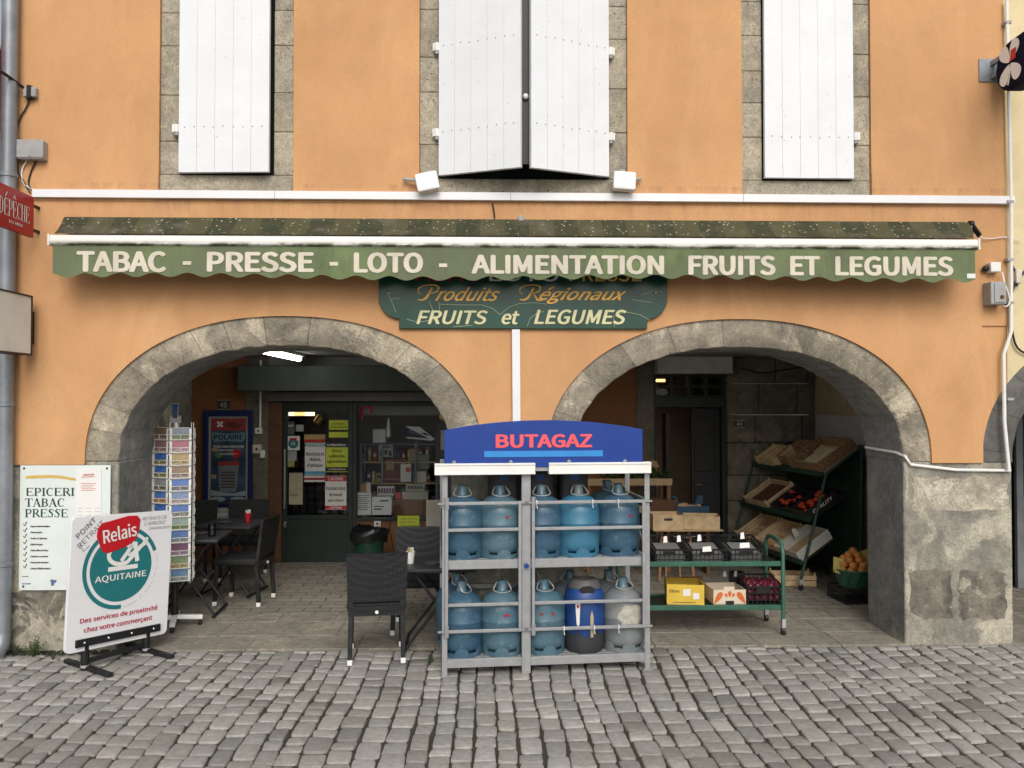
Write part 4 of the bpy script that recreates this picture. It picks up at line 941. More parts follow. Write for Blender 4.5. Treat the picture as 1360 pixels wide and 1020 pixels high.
# information board on the left pier
x0, z1 = U(28, 618, -.02); x1, z0 = U(146, 783, -.02); bx0, bz0 = x0, z0
o = thing('shop_board', 'white grocery and press board with gold arc screwed to the left pier', 'sign', (x0, -.018, z0)); BW, BH = x1 - x0, z1 - z0
MB().box(0, BW, -.014, 0, 0, BH).build('board_panel', M('mint_white_board', (.66, .71, .68), .4, var=.05), o, bev=.002)
BP = lambda px, py: (U(px, py, -.034)[0] - bx0, U(px, py, -.034)[1] - bz0)
mb = MB(); serif(mb, 'EPICERIE', 34, 648, 658.6, 13.1, 1.0, -.016, BP); serif(mb, 'TABAC', 33, 662, 673, 12.9, .98, -.016, BP); serif(mb, 'PRESSE', 33, 676, 687, 12.5, .98, -.016, BP); mb.build('lettering', GRINK, o)
mb = MB(); lines = ['Espace Informatique', 'Photocopies', 'Fruits et Légumes', 'Dépôt de gaz', 'Point détente (bar)', 'Cadeaux souvenirs', 'Françaises des jeux', 'Cartes téléphoniques']
for i, s in enumerate(lines):
    a = BP(40, 700 + i * 8); mb.line(s, a[0], a[1], .031, -.016, shear=.4, wide=.98, bold=.03)
    a = BP(31, 699 + i * 8); mb.stroke([(a[0], a[1] + .018), (a[0] + .008, a[1] + .002), (a[0] + .026, a[1] + .034)], .007, -.016)
a = BP(29, 766); mb.line('Avec le soutien de', a[0], a[1], .014, -.016, shear=.35, wide=.85, bold=.04); mb.build('list_lettering', BRINK, o)
mb = MB(); a = BP(29, 776); mb.line('LOT-ET-GARONNE', a[0], a[1], .020, -.016, wide=.8, bold=.04); a = BP(41, 780); mb.line('CONSEIL GÉNÉRAL', a[0], a[1], .010, -.016, wide=.9)
a = BP(66, 778); mb.sheet([(a[0] + x, a[1] + z) for x, z in ((.01, 0), (.03, .0), (.035, .02), (.05, .03), (.05, .045), (.03, .042), (.02, .05), (0, .04), (.01, .025))], -.016); mb.build('county_emblem', M('slate_blue_print', (.10, .15, .30), .6), o)
MB().stroke([BP(34, 634), BP(50, 633.2), BP(66, 632.8), BP(80, 633.4), BP(101, 637)], [.02, .024, .022, .022, .018], -.016).build('gold_arc', M('gold_print', (.62, .42, .10), .6), o)
mb = MB()
for p in ((32, 622), (142, 622), (31, 779)): a = BP(*p); mb.ball((a[0], -.016, a[1]), .008)
mb.build('screw_heads', BLACK, o)
x0, z1 = U(101, 622, -.036); x1, z0 = U(134, 690, -.036); o = thing('notice_paper', 'white paper notice with red print taped over the grocery board', 'notice', (x0, -.0345, z0)); w_, h_ = x1 - x0, z1 - z0
MB().box(0, w_, -.002, 0, 0, h_).build('paper_sheet', PAPER, o)
mb = MB().text('FERMETURE', w_*.28, w_*.72, h_*.86, h_*.89, -.004, 0, .01, 0, .06).text('EXCEPTIONNELLE', w_*.22, w_*.76, h_*.82, h_*.85, -.004, 0, 0, 0, .06)
for i in range(5): mb.box(w_ * (.18 + .05 * (i % 2)), w_ * (.8 - .07 * (i % 3)), -.003, -.0025, h_ * (.70 - .034 * i), h_ * (.708 - .034 * i))
mb.build('red_print', RED, o); mb = MB()
for i in range(3):
    for j in range(3): mb.box(w_ * (.08 + .34 * j), w_ * (.28 + .34 * j), -.003, -.0025, h_ * (.22 - .07 * i), h_ * (.228 - .07 * i))
mb.build('grey_print', GREYM, o)

# ------------------------------------------------------------------ the bank relay board on its stand
fl = Vector((*G(106, 888), 0)); fr_ = Vector((*G(196, 859), 0))
pBL = Vector((-2.95, yd(5.9), 0)); pBR = Vector((-2.505, yd(6.57), 0)); dv = pBR - pBL; rz = math.atan2(dv.y, dv.x); BWD = dv.length
ab = thing('pavement_sign', 'white bank relay board with green roundel and red tag on black stand', 'advertising board', tuple((pBL + pBR) / 2), rz)
BHD = .945; roll = R(2.6); NX = 5; yb = -.0
bd = MB().prism(rrect(-BWD/2, BWD/2, 0, BHD, .04), -.012, .012).build('board', WBOARD, ab, bev=.003, loc=(0, -.0, .128), rot=(0, roll, 0))
tq = lambda u, v: (-BWD/2 + u * BWD, v * BHD)          # fractions of the board, from bottom left
yl = -.0145
cu, cv, rr = tq(.49, .585)[0], tq(.5, .585)[1], .295 * 1.0
mb = MB().sheet(disc(cu, cv, rr * .83, rr * .83 * 1.0, 48), yl); 
P = disc(cu, cv, rr, rr, 60, 55, 270 + 0); 
mb.stroke([(cu + rr * .965 * math.cos(R(a)), cv + rr * .965 * math.sin(R(a))) for a in range(20, 273, 4)], rr * .10, yl); mb.build('roundel', TEAL, bd)
mb = MB(); mb.stroke([(cu + rr * (-.02 + .34 * math.cos(R(a)) * 1.0), cv + rr * (.33 + .24 * math.sin(R(a)))) for a in range(35, 300, 12)] + [(cu + rr * .25, cv + rr * .22), (cu + rr * .5, cv + rr * .48), (cu + rr * .66, cv + rr * .55)], [.03] * 23 + [.03, .03, .02], yl - .0012)
mb.stroke([(cu - rr * .02, cv + rr * .16), (cu + rr * .18, cv + rr * .42), (cu + rr * .34, cv + rr * .60)], .03, yl - .0012); mb.stroke([(cu + rr * .34, cv + rr * .60), (cu + rr * .37, cv + rr * .36), (cu + rr * .42, cv + rr * .11)], .034, yl - .0018)
mb.stroke([(cu + rr * .16, cv + rr * .28), (cu + rr * .46, cv + rr * .42), (cu + rr * .68, cv + rr * .68)], [.02, .026, .024], yl - .0022)
mb.stroke([(cu - rr * .36, cv - rr * .01), (cu + rr * .44, cv - rr * .01)], .032, yl - .0012)
mb.text('AQUITAINE', cu - rr * .69, cu + rr * .69, cv - rr * .33, cv - rr * .14, yl - .0012, bold=.02); mb.build('bank_logo', PAPER, bd)
MB().prism([(tq(.5, 0)[0] + x, tq(0, .85)[1] + z) for x, z in [(-.215, -.01), (-.21, .05), (-.18, .085), (.03, .125), (.10, .12), (.125, .09), (.12, .02), (.09, -.06), (.02, -.10), (-.12, -.135), (-.165, -.12), (-.185, -.08)]], yl - .003, yl, 0).build('red_tag', RED, bd, bev=.002)
MB().text('Relais', tq(.5, 0)[0] - .17, tq(.5, 0)[0] + .095, tq(0, .848)[1] - .045, tq(0, .848)[1] + .06, yl - .0045, bold=.02, rot=.14).build('tag_lettering', PAPER, bd)
CRIM = M('crimson_print', (.5, .02, .06), .5)
MB().text('Des services de proximité', tq(.12, 0)[0], tq(.88, 0)[0], tq(0, .20)[1], tq(0, .25)[1], yl, bold=.02, rot=0).build('slogan', CRIM, bd); mb = MB().text('chez votre commerçant', tq(.16, 0)[0], tq(.83, 0)[0], tq(0, .125)[1], tq(0, .175)[1], yl, bold=.02); mb.build('slogan', CRIM, bd)
mb = MB().arctext('MEMBRE DU RÉSEAU POINT VERT', cu, cv, rr * 1.005, R(-84), R(16), .027, yl); mb.build('arc_lettering', BRINK, bd)
mb = MB().text('POINT', tq(.02, 0)[0], tq(.24, 0)[0], tq(0, .895)[1], tq(0, .935)[1], yl, rot=.75, bold=.015).text('RETRAIT', tq(.03, 0)[0], tq(.33, 0)[0], tq(0, .845)[1], tq(0, .885)[1], yl, rot=.75)
mb.text('RETRAITS CB', tq(.68, 0)[0], tq(.93, 0)[0], tq(0, .935)[1], tq(0, .962)[1], yl, shear=.2).text('C.AGRICOLE', tq(.70, 0)[0], tq(.92, 0)[0], tq(0, .895)[1], tq(0, .922)[1], yl, shear=.2).text('DINERS/SOFI', tq(.75, 0)[0], tq(.985, 0)[0], tq(0, .852)[1], tq(0, .878)[1], yl, shear=.3)
mb.stroke([tq(.08, .80), tq(.12, .74), tq(.17, .78)], .005, yl); mb.build('handwriting', PENINK, bd)
MB().box(-BWD/2 + .07, BWD/2 - .07, -.03, -.0125, .035, .088).build('clip_rail', BLACK, bd, bev=.002)
mb = MB()
for k in range(4): mb.ball((-BWD/2 + .13 + k * (BWD - .26) / 3, -.031, .062), .011)
mb.build('rail_bolts', STEEL, bd)
for s in (-1, 1):
    u = s * BWD * .30
    l = MB().tube([(u, .01, .0), (u, .01, .17)], .028, 12).build('stand_post', BLACK, ab); MB().tube([(u, .01, .018), (u, .01, .036)], .030, 12).build('post_collar', GREYM, l)
    MB().bar((u, -.30, .016), (u + .02, .28, .016), .04, .028).build('foot', BLACK, ab, bev=.003)
MB().bar((-BWD*.3, .01, .06), (BWD*.3, .01, .06), .03).build('cross_bar', BLACK, ab)

# ------------------------------------------------------------------ postcard stand
cx, cy = G(232, 833); pr_ = thing('postcard_stand', 'tall white wire postcard stand on castors beside the bank board', 'postcard stand', (cx, cy, 0))
MB().tube([(0, 0, .12), (0, 0, 1.72)], .016, 10).build('pole', WHITE2, pr_); MB().tube([(0.0, 0, .11), (0, 0, .42)], .03, 10).build('black_sleeve', BLACK, pr_)
MB().box(-.05, .04, -.01, .01, 1.72, 1.78).build('top_holder', GREYM, pr_)
for a in (18, 105, 198, 285):
    c, s = math.cos(R(a)), math.sin(R(a)); f = MB().bar((0, 0, .09), (.22 * c, .22 * s, .07), .045, .035).build('foot', WHITE2, pr_, bev=.004)
    MB().tube([(.2 * c, .2 * s, .0), (.2 * c, .2 * s, .05)], .009).tube([(.2*c - .012, .2*s, .024), (.2*c + .012, .2*s, .024)], .023, 12).build('castor', BLACKP, f)
cols = [(-.118, -.03, -22, 'left'), (.068, -.085, 20, 'right'), (.055, .085, 160, ''), (-.10, .10, 200, '')]
ROWS = 12; rh = .107; zb0 = .40; cw_, ch_ = .142, .102
cards = []
for ci, (ox_, oy_, a, nm) in enumerate(cols):
    fr = MB(); fr.tube([(-cw_/2 - .012, .014, -.02), (-cw_/2 - .012, .014, ROWS * rh + .04)], .0035, 6).tube([(cw_/2 + .012, .014, -.02), (cw_/2 + .012, .014, ROWS * rh + .04)], .0035, 6)
    rk = fr.build('wire_column', WHITE2, pr_, loc=(ox_, oy_, zb0), rot=(0, 0, R(a)))
    pk = MB(); w2 = cw_/2 + .008
    for z, y in ((.004, -.012), (.045, -.022)):
        pk.tube([(-w2, .012, z), (-w2, y, z), (w2, y, z), (w2, .012, z)], .002, 5)
    pk.box(-w2 - .006, -w2 + .012, -.008, -.006, .0, .098).box(w2 - .012, w2 + .006, -.008, -.006, .0, .098)
    pk.tube([(-w2, .012, .10), (-w2, -.02, .045), (-w2, -.012, .004)], .003, 5).tube([(w2, .012, .10), (w2, -.02, .045), (w2, -.012, .004)], .003, 5)
    for u in (0.0,): pk.tube([(u, -.022, .045), (u, -.012, .004), (u, .012, .004)], .0022, 5)
    p0 = pk.build('card_pocket', WHITE2, rk)
    for r_ in range(1, ROWS):
        q = dup(p0, (0, 0, r_ * rh), parent=rk)
PIC = [('meadow', (0.136, 0.174, 0.223), (0.062, 0.105, 0.0248), (0.124, 0.136, 0.0434)), ('collage', (0.31, 0.0744, 0.124), (0.186, 0.062, 0.124), (0.372, 0.31, 0.279)), ('animals', (0.31, 0.223, 0.0806), (0.149, 0.0682, 0.0186), (0.384, 0.31, 0.155)), ('stone_house', (0.186, 0.124, 0.0744), (0.0744, 0.0372, 0.0186), (0.279, 0.217, 0.155)),
       ('bridge', (0.0496, 0.124, 0.341), (0.0186, 0.031, 0.0496), (0.155, 0.155, 0.155)), ('street', (0.124, 0.186, 0.31), (0.186, 0.0744, 0.062), (0.31, 0.31, 0.279)), ('white_villa', (0.0372, 0.0992, 0.31), (0.31, 0.298, 0.26), (0.031, 0.0496, 0.0248)), ('field', (0.155, 0.217, 0.186), (0.0372, 0.0868, 0.0186), (0.0992, 0.136, 0.031)),
       ('lake', (0.0372, 0.0992, 0.26), (0.0186, 0.062, 0.155), (0.217, 0.236, 0.186)), ('plum', (0.0868, 0.0186, 0.062), (0.124, 0.0372, 0.0868), (0.248, 0.186, 0.217)), ('flowers', (0.124, 0.186, 0.0744), (0.217, 0.062, 0.0372), (0.31, 0.279, 0.062)), ('harbour', (0.062, 0.155, 0.279), (0.0496, 0.124, 0.0744), (0.31, 0.31, 0.279)),
       ('portrait', (0.217, 0.124, 0.124), (0.124, 0.062, 0.062), (0.341, 0.26, 0.236)), ('castle', (0.031, 0.0992, 0.31), (0.0744, 0.093, 0.0186), (0.279, 0.236, 0.124)), ('church', (0.186, 0.198, 0.205), (0.0496, 0.0558, 0.0372), (0.186, 0.174, 0.136)), ('roofs', (0.0496, 0.124, 0.31), (0.26, 0.0992, 0.031), (0.31, 0.223, 0.124))]
desc = {'meadow': 'a green meadow under pale sky', 'collage': 'a pink photo collage', 'animals': 'tan and brown animals', 'stone_house': 'a brown stone house', 'bridge': 'a dark bridge under blue sky', 'street': 'a red and blue street', 'white_villa': 'a white villa',
        'field': 'a plain green field', 'lake': 'a blue lake', 'plum': 'a plum coloured sketch', 'flowers': 'red and yellow flowers', 'harbour': 'a blue and green waterside', 'portrait': 'a rosy portrait', 'castle': 'a castle', 'church': 'a grey church', 'roofs': 'orange roofs'}
order = {1: [0, 1, 2, 3, 4, 5, 6, 7, 8, 9, 10, 11], 0: [3, 12, 13, 13, 14, 15, 13, 9, 8, 0, 5, 2]}
ordn = ['top', 'second', 'third', 'fourth', 'fifth', 'sixth', 'seventh', 'eighth', 'ninth', 'tenth', 'eleventh', 'twelfth']
for ci in (0, 1):
    ox_, oy_, a, nm = cols[ci]
    for r_ in range(ROWS):
        if ci == 0 and r_ > 8: continue
        k = PIC[order[ci][r_]]; pm = m_picture('postcard_' + k[0], k[1], k[2], k[3], .45, 34 + r_)
        mb = MB().box(-cw_/2, cw_/2, -.001, .001, 0, ch_, 0).add([(-cw_/2 + .004, -.0016, .004), (cw_/2 - .004, -.0016, .004), (cw_/2 - .004, -.0016, ch_ - .004), (-cw_/2 + .004, -.0016, ch_ - .004)], [(0,1,2,3)], 1)
        c = mb.build('postcard', [PAPER, pm]); z = zb0 + (ROWS - 1 - r_) * rh
        c.location = (cx + ox_ + .0, cy + oy_ - .004, z + .004); c.rotation_euler = (R(-8), 0, R(a))
        tag(c, f'postcard of {desc[k[0]]}, {ordn[r_]} from top in the {nm} column', 'postcard', 'postcards in the wire stand')
c = MB().box(-cw_/2*.5, cw_/2*.5, -.001, .001, 0, .13, 0).add([(-.035, -.0016, .004), (.035, -.0016, .004), (.035, -.0016, .126), (-.035, -.0016, .126)], [(0,1,2,3)], 1).build('postcard', [PAPER, m_picture('postcard_bridge', *PIC[4][1:])])
c.location = (cx - .01, cy - .02, 1.755); c.rotation_euler = (R(-6), 0, R(-30)); tag(c, 'lone blue postcard standing in the holder on top of the stand', 'postcard', 'postcards in the wire stand')

# ------------------------------------------------------------------ rattan chairs, bistro tables
def make_chair():
    o = thing('rattan_chair', 'x', 'chair', (0,0,0), group='black rattan chairs')
    sw_ = .215
    MB().box(-sw_, sw_, -.22, .2, .375, .44).build('seat', WEAVE, o, bev=.022, seg=3)
    mb = MB(); n = 10; rows = [(.345, .185), (.40, .19), (.415, .192), (.45, .195), (.60, .215), (.79, .24), (.805, .244)]
    def pt(i, z, y, off): u = -1 + 2 * i / n; return (u * (.205 + (z - .35) * .035), y + off + .035 * (1 - u * u) * (z - .3), z)
    for (z0, y0), (z1, y1) in zip(rows, rows[1:]):
        slot = z0 == .40 or z0 == .415
        for i in range(n):
            if z0 == .415 and 1 <= i <= n - 2: continue
            vs = [pt(i, z0, y0, 0), pt(i+1, z0, y0, 0), pt(i+1, z1, y1, 0), pt(i, z1, y1, 0), pt(i, z0, y0, .026), pt(i+1, z0, y0, .026), pt(i+1, z1, y1, .026), pt(i, z1, y1, .026)]
            fs = [(0,1,2,3), (7,6,5,4)]
            if i == 0: fs.append((0,3,7,4))
            if i == n-1: fs.append((1,5,6,2))
            if z0 == .345: fs.append((0,4,5,1))
            if z1 == .805: fs.append((3,2,6,7))
            if z0 == .40 and 1 <= i <= n-2: fs.append((3,2,6,7))
            if z0 == .45 and 1 <= i <= n-2: fs.append((0,4,5,1))
            mb.add(vs, fs)
    b = mb.build('backrest', WEAVE, o); MB().tube([(0, .222, .375), (0, .236, .375)], .012, 12).build('white_button', WHITE2, b)
    for sx in (-1, 1):
        for y0, y1, zt in ((-.19, -.205, .385), (.19, .215, .385)):
            l = MB().bar((sx * .185, y0, zt), (sx * .19, y1, .035), .034, .034, up=(0,1,0)).build('leg', WEAVE, o, bev=.004)
            MB().bar((sx * .19, y1, .04), (sx * .1905, y1, .0), .036, .036, up=(0,1,0)).build('foot_cap', WHITE2, l, bev=.003)
    return o
ch = make_chair()
CH = [(G(500, 871), 180 + 8, 'black rattan chair in front with its back turned to the street'),
      ((-.60, yd(7.05)), 0, 'black rattan chair facing the street behind the folding table by the gas cage'),
      ((-2.33, yd(8.03)), -96, 'black rattan chair seen from the side, left in the open arcade'),
      ((-2.66, yd(9.12)), 3, 'black rattan chair against the wall in front of the game poster'),
      ((-3.20, yd(9.08)), 6, 'black rattan chair in the far left corner behind the postcard stand')]
for i, ((x, y), a, lab) in enumerate(CH):
    o = ch if i == 0 else dup(ch); o.location = (x, y, 0.006); o.rotation_euler = (0, 0, R(a)); o['label'] = lab
def make_table(h, w_=.58, d_=.55):
    o = thing('bistro_table', 'x', 'table', (0,0,0), group='black folding bistro tables')
    MB().box(-w_/2, w_/2, -d_/2, d_/2, h - .022, h).build('tabletop', DGREY, o, bev=.004)
    MB().box(-w_/2 + .01, w_/2 - .01, -d_/2 + .01, d_/2 - .01, h - .03, h - .022).build('top_frame', BLACK, o)
    for k, y in enumerate((-.2, .2)):
        for s in (-1, 1): MB().tube([(s * .25, y + s * .012, .014), (-s * .2, y + s * .012, h - .03)], .011, 8).build('leg', BLACK, o)
    for s in (-1, 1): MB().tube([(s * .25, -.24, .014), (s * .25, .24, .014)], .013, 8).build('foot_rail', BLACK, o)
    MB().tube([(0, -.22, h * .5), (0, .22, h * .5)], .006).build('hinge_rod', STEEL, o); return o
TB = [((-.40, yd(6.62)), .63, 2, 'black folding table beside the left end of the gas cage'), ((-2.55, yd(8.42)), .69, -8, 'black folding table with a red cup in front of the game poster'), ((-2.68, yd(7.62)), .69, 4, 'black folding table with a water glass behind the postcard stand')]
for (x, y), h, a, lab in TB: o = make_table(h); o.location = (x, y, .006); o.rotation_euler = (0, 0, R(a)); o['label'] = lab
def ashtray(x, y, z, lab): 
    return tag(MB().lathe([(.03, 0), (.055, .004), (.062, .016), (.058, .016), (.04, .008), (.01, .007)], 20).build('ashtray', STEEL, loc=(x, y, z)), lab, 'ashtray', 'steel ashtrays')
ashtray(-.45, yd(6.52), .637, 'steel ashtray on the folding table by the gas cage'); ashtray(-2.62, yd(8.36), .697, 'steel ashtray on the table with the red cup'); ashtray(-2.62, yd(7.66), .697, 'steel ashtray on the table with the water glass')
def cup(x, y, z, mat, lab, mats2=None, s=1):
    o = thing('sugar_cup', lab, 'cup', (x, y, z)); MB().lathe([(.024*s, 0), (.026*s, .01), (.036*s, .095*s), (.038*s, .095*s), (.033*s, .09*s), (.02*s, .03)], 18).build('cup_body', mat, o)
    r = random.Random(3); mb = MB()
    for k in range(5): mb.X = Matrix.Translation((r.uniform(-.012, .012), r.uniform(-.012, .012), .075*s)) @ Matrix.Rotation(r.uniform(-.4, .4), 4, 'Y') @ Matrix.Rotation(r.uniform(0, 3), 4, 'Z'); mb.box(-.012, .012, -.003, .003, 0, .05, k % 3)
    mb.build('sugar_sachets', mats2 or [PAPER, CARD, YELP], o); return o
cup(-.62, yd(6.56), .637, WHITE2, 'white cup of sugar sachets on the table by the gas cage'); cup(-2.42, yd(8.45), .697, REDPL, 'red cup with white sachets on the far table', [PAPER, PAPER, PAPER], .95)
tag(MB().lathe([(.028, 0), (.03, .004), (.036, .11), (.034, .11), (.028, .01)], 18).build('water_glass', GLASS, loc=(-2.48, yd(7.55), .697)), 'clear water glass on the table behind the postcard stand', 'glass')
# bin
x, y = UX(491, yd(9.15)), yd(9.15); o = thing('waste_bin', 'dark green round bin lined with black bag below the shop window', 'bin', (x, y, .006))
MB().lathe([(.13, 0), (.135, .01), (.17, .47), (.18, .475), (.18, .49), (.165, .49), (.125, .03)], 26).build('bin_body', BINGR, o)
mb = MB(); r = random.Random(2); n = 26; rings = []
for (rr_, z) in ((.185, .38), (.20, .44), (.205, .50), (.18, .515), (.15, .48), (.10, .43)): rings.append([(rr_ * (1 + r.uniform(-.05, .09)) * math.cos(2*math.pi*k/n), rr_ * (1 + r.uniform(-.05, .09)) * math.sin(2*math.pi*k/n), z + r.uniform(-.02, .02) - .03 * math.sin(k * .5)) for k in range(n)])
vs = sum(rings, []); mb.add(vs, [(i*n+k, i*n+(k+1) % n, (i+1)*n+(k+1) % n, (i+1)*n+k) for i in range(5) for k in range(n)]); mb.build('bin_bag', BAGM, o, ang=80)

# ------------------------------------------------------------------ gas bottle cage
gL, gR = Vector((*G(587, 899), 0)), Vector((*G(858, 889), 0)); dv = gR - gL; crz = math.atan2(dv.y, dv.x); CW = dv.length + .03; CD = .60
cage = thing('bottle_cage', 'galvanised steel gas bottle cage with arched blue sign standing before the central pier', 'bottle cage', tuple(gL), crz)
C = lambda px, py, d=0.0: PL(px, py, (gL.x - d * math.sin(crz), gL.y + d * math.cos(crz)), crz)
uc0, uc1 = C(693, 750)[0], C(705, 750)[0]
zb0, zb1, zs0, zs1, ztp = .055, .115, C(640, 756)[1], C(640, 744)[1], C(640, 617)[1]
pw = .036
for u in (0, CW - pw):
    for d in (0, CD - pw):
        p = MB().box(u, u + pw, d, d + .005, 0, ztp).box(u, u + .005, d + .005, d + pw, 0, ztp) if u == 0 else MB().box(u, u + pw, d, d + .005, 0, ztp).box(u + pw - .005, u + pw, d + .005, d + pw, 0, ztp)
        p = p.build('corner_post', GALV, cage); MB().box(u - .015, u + pw + .015, d - .015, d + pw, .0, .008).build('foot_plate', GALV, p)
MB().box(uc0, uc1, .002, .03, .0, ztp - .02).build('centre_post', GALV, cage, bev=.003)
for z0, z1, nm in ((zb0, zb1, 'base_rail'), (zs0, zs1, 'shelf_rail')):
    MB().box(pw, uc0, .004, .034, z0, z1).box(uc1, CW - pw, .004, .034, z0, z1).build(nm, GALV, cage, bev=.003)
    MB().box(pw, CW - pw, CD - .034, CD - .004, z0, z1).build(nm, GALV, cage, bev=.003)
    for u in (.006, CW - .036): MB().box(u, u + .03, pw, CD - pw, z0, z1).build(nm, GALV, cage, bev=.003)
    sl_ = MB()
    for k in range(9): sl_.box(pw, CW - pw, .06 + k * .058, .09 + k * .058, z1 - .012, z1 - .001)
    sl_.build('shelf_slats', GALV, cage)
zr = [C(640, p)[1] for p in (668, 703, 802, 837)]
for u in (.012, CW - .03):
    for z in (zr[0], zr[2], zr[3]): MB().box(u, u + .018, pw, CD - pw, z - .012, z + .012).build('side_rail', GALV, cage)
    MB().bar((u + .009, pw, zs1 + .05), (u + .009, CD - pw, zr[0] - .02), .012).build('side_brace', GALV, cage)
[MB().box(pw, CW - pw, CD - .03, CD - .012, q - .02, q + .012).build('back_rail', GALV, cage) for q in (ztp - .03, zr[2])]
for (a, b) in ((C(591, 700)[0], uc0 - .004), (uc1 + .004, C(856, 700)[0])):
    g = MB(); tw = .022
    g.box(a, a + tw, -.026, -.006, zr[3] - .012, zr[0] + .012).box(b - tw, b, -.026, -.006, zr[3] - .012, zr[0] + .012)
    for z in zr: g.box(a + tw, b - tw, -.026, -.006, z - .011, z + .011)
    gt = g.build('gate', GALV, cage, bev=.003)
    for z in (zr[0], zr[3]): MB().tube([(a + .012, -.016, z - .04), (a + .012, -.016, z + .04)], .016, 8).bar((a - .05, -.016, z), (a + .01, -.016, z), .012).bar((b - .01, -.016, z), (b + .05, -.016, z), .012).build('gate_hinge', GALV, gt)
MB().tube([((uc0 + uc1) / 2, -.03, zs0 + .02), ((uc0 + uc1) / 2, .0, zs0 + .02)], .016, 12).build('blue_lock', BLUESIGN, cage)
tie = MB()
for px_, z in ((788, zr[3]), (748, zr[3]), (820, zr[3]), (786, zr[0]), (820, zr[0]), (712, zr[0])): u = C(px_, 837)[0]; tie.tube([(u, -.03 + .02 * math.sin(a * .9), z + .018 * math.cos(a * .9)) for a in range(8)], .0035, 5).bar((u, -.03, z - .015), (u + .004, -.04, z - .04), .004)
tie.build('cable_ties', WHITE2, cage)
f0, f1, f2, f3 = C(577, 622)[0], C(710, 622)[0], C(728, 622)[0], C(863, 622)[0]; zf0, zf1 = C(640, 630)[1], C(640, 615)[1]
for a, b in ((f0, f1), (f2, f3)):
    MB().box(a, b, -.04, .03, zf0, zf1).box(a, b, -.046, -.04, zf0, zf0 + .014).box(a, b, -.046, -.04, zf1 - .014, zf1).build('white_fascia', BAR if False else WHITE2, cage, bev=.003)
MB().box(f1, f2, -.0, .02, zf0 + .02, zf1 - .01).build('fascia_joint', GALV, cage)
MB().box(.01, CW - .01, .04, CD, zf1 - .03, zf1 - .015).build('cage_roof', GALV, cage)
s0, s1 = C(590, 600)[0], C(853, 600)[0]; zc, ze = C(720, 558)[1], C(590, 571)[1]; sm = (s0 + s1) / 2
P = [(s0, zf1 - .03), (s1, zf1 - .03)] + [(sm + (s1 - s0) / 2 * t / 12, ze + (zc - ze) * (1 - (t / 12) ** 2)) for t in range(12, -13, -1)]
sgn = MB().prism(P, -.012, .012).build('arched_sign', BLUESIGN, cage, bev=.003)
a = C(658, 595); b = C(786, 576); MB().text('BUTAGAZ', a[0], b[0], a[1], b[1], -.0145, bold=.06).build('lettering', PINKRED, sgn)
a = C(643, 607); b = C(800, 598); MB().box(a[0], b[0], -.0155, -.0125, a[1], b[1]).build('light_blue_stripe', SKYB, sgn)
bo = MB()
for px_ in (603, 678, 755, 829): bo.ball((C(px_, 614)[0], -.02, zf1 + .005), .016, n=8)
bo.build('sign_bolts', GALV, cage)
BSX, BSZ = 1.10, .875
cageM = Matrix.Translation(gL) @ Matrix.Rotation(crz, 4, 'Z')
# steel bottles: body, pierced foot ring, valve cap, wire handle
def make_bottle(mat, capmat):
    o = thing('gas_bottle', 'x', 'gas bottle', (0,0,0), group='butane bottles in the steel cage')
    MB().lathe([(.06, .03), (.11, .036), (.13, .055), (.139, .085), (.141, .12), (.141, .262), (.1425, .266), (.1425, .274), (.141, .278), (.141, .355), (.1385, .385), (.131, .414), (.118, .440), (.099, .463), (.075, .481), (.052, .492), (.036, .498), (.03, .50)], 36).build('bottle_body', mat, o, ang=50)
    f = MB().lathe([(.124, .0), (.134, .0), (.136, .03), (.131, .032), (.124, .03)], 36)
    for k in range(6):
        a0 = k * 60 + 10
        for j in range(4):
            t0, t1 = R(a0 + j * 9), R(a0 + (j + 1) * 9); zt = lambda q: .075 if 0 < q < 4 else .05
            q = lambda r, t, z: (r * math.cos(t), r * math.sin(t), z)
            f.add([q(.1355, t0, .03), q(.1355, t1, .03), q(.138, t1, zt(j+1)), q(.138, t0, zt(j)), q(.130, t0, .03), q(.130, t1, .03), q(.134, t1, zt(j+1)), q(.134, t0, zt(j))], [(0,1,2,3), (7,6,5,4), (3,2,6,7), (0,3,7,4), (1,5,6,2)])
    f.build('foot_ring', mat, o)
    MB().lathe([(.036, .495), (.034, .51), (.031, .515), (.031, .572), (.026, .578), (.01, .58)], 20).build('valve_cap', capmat, o)
    MB().tube([(-.033, 0, .565), (-.042, -.012, .55), (-.055, -.028, .522), (-.058, -.036, .508), (-.045, -.05, .497), (-.02, -.058, .492), (.02, -.058, .492), (.045, -.05, .497), (.058, -.036, .508), (.055, -.028, .522), (.042, -.012, .55), (.033, 0, .565)], .005, 8).build('wire_handle', M('dull_bare_steel', (.42, .42, .40), .4, .5), o)
    for ch_o in o.children:
        for v in ch_o.data.vertices: v.co.x *= BSX; v.co.y *= BSX; v.co.z *= BSZ
    return o
protos = {'b1': make_bottle(BLUE1, BLUE3), 'b2': make_bottle(BLUE2, GREYB), 'b3': make_bottle(BLUE3, BLUE3), 'g': make_bottle(GREYB, BLUE3)}
used = set()
REDTAG = M('faded_red_label', (.30, .02, .03), .5, var=.2)
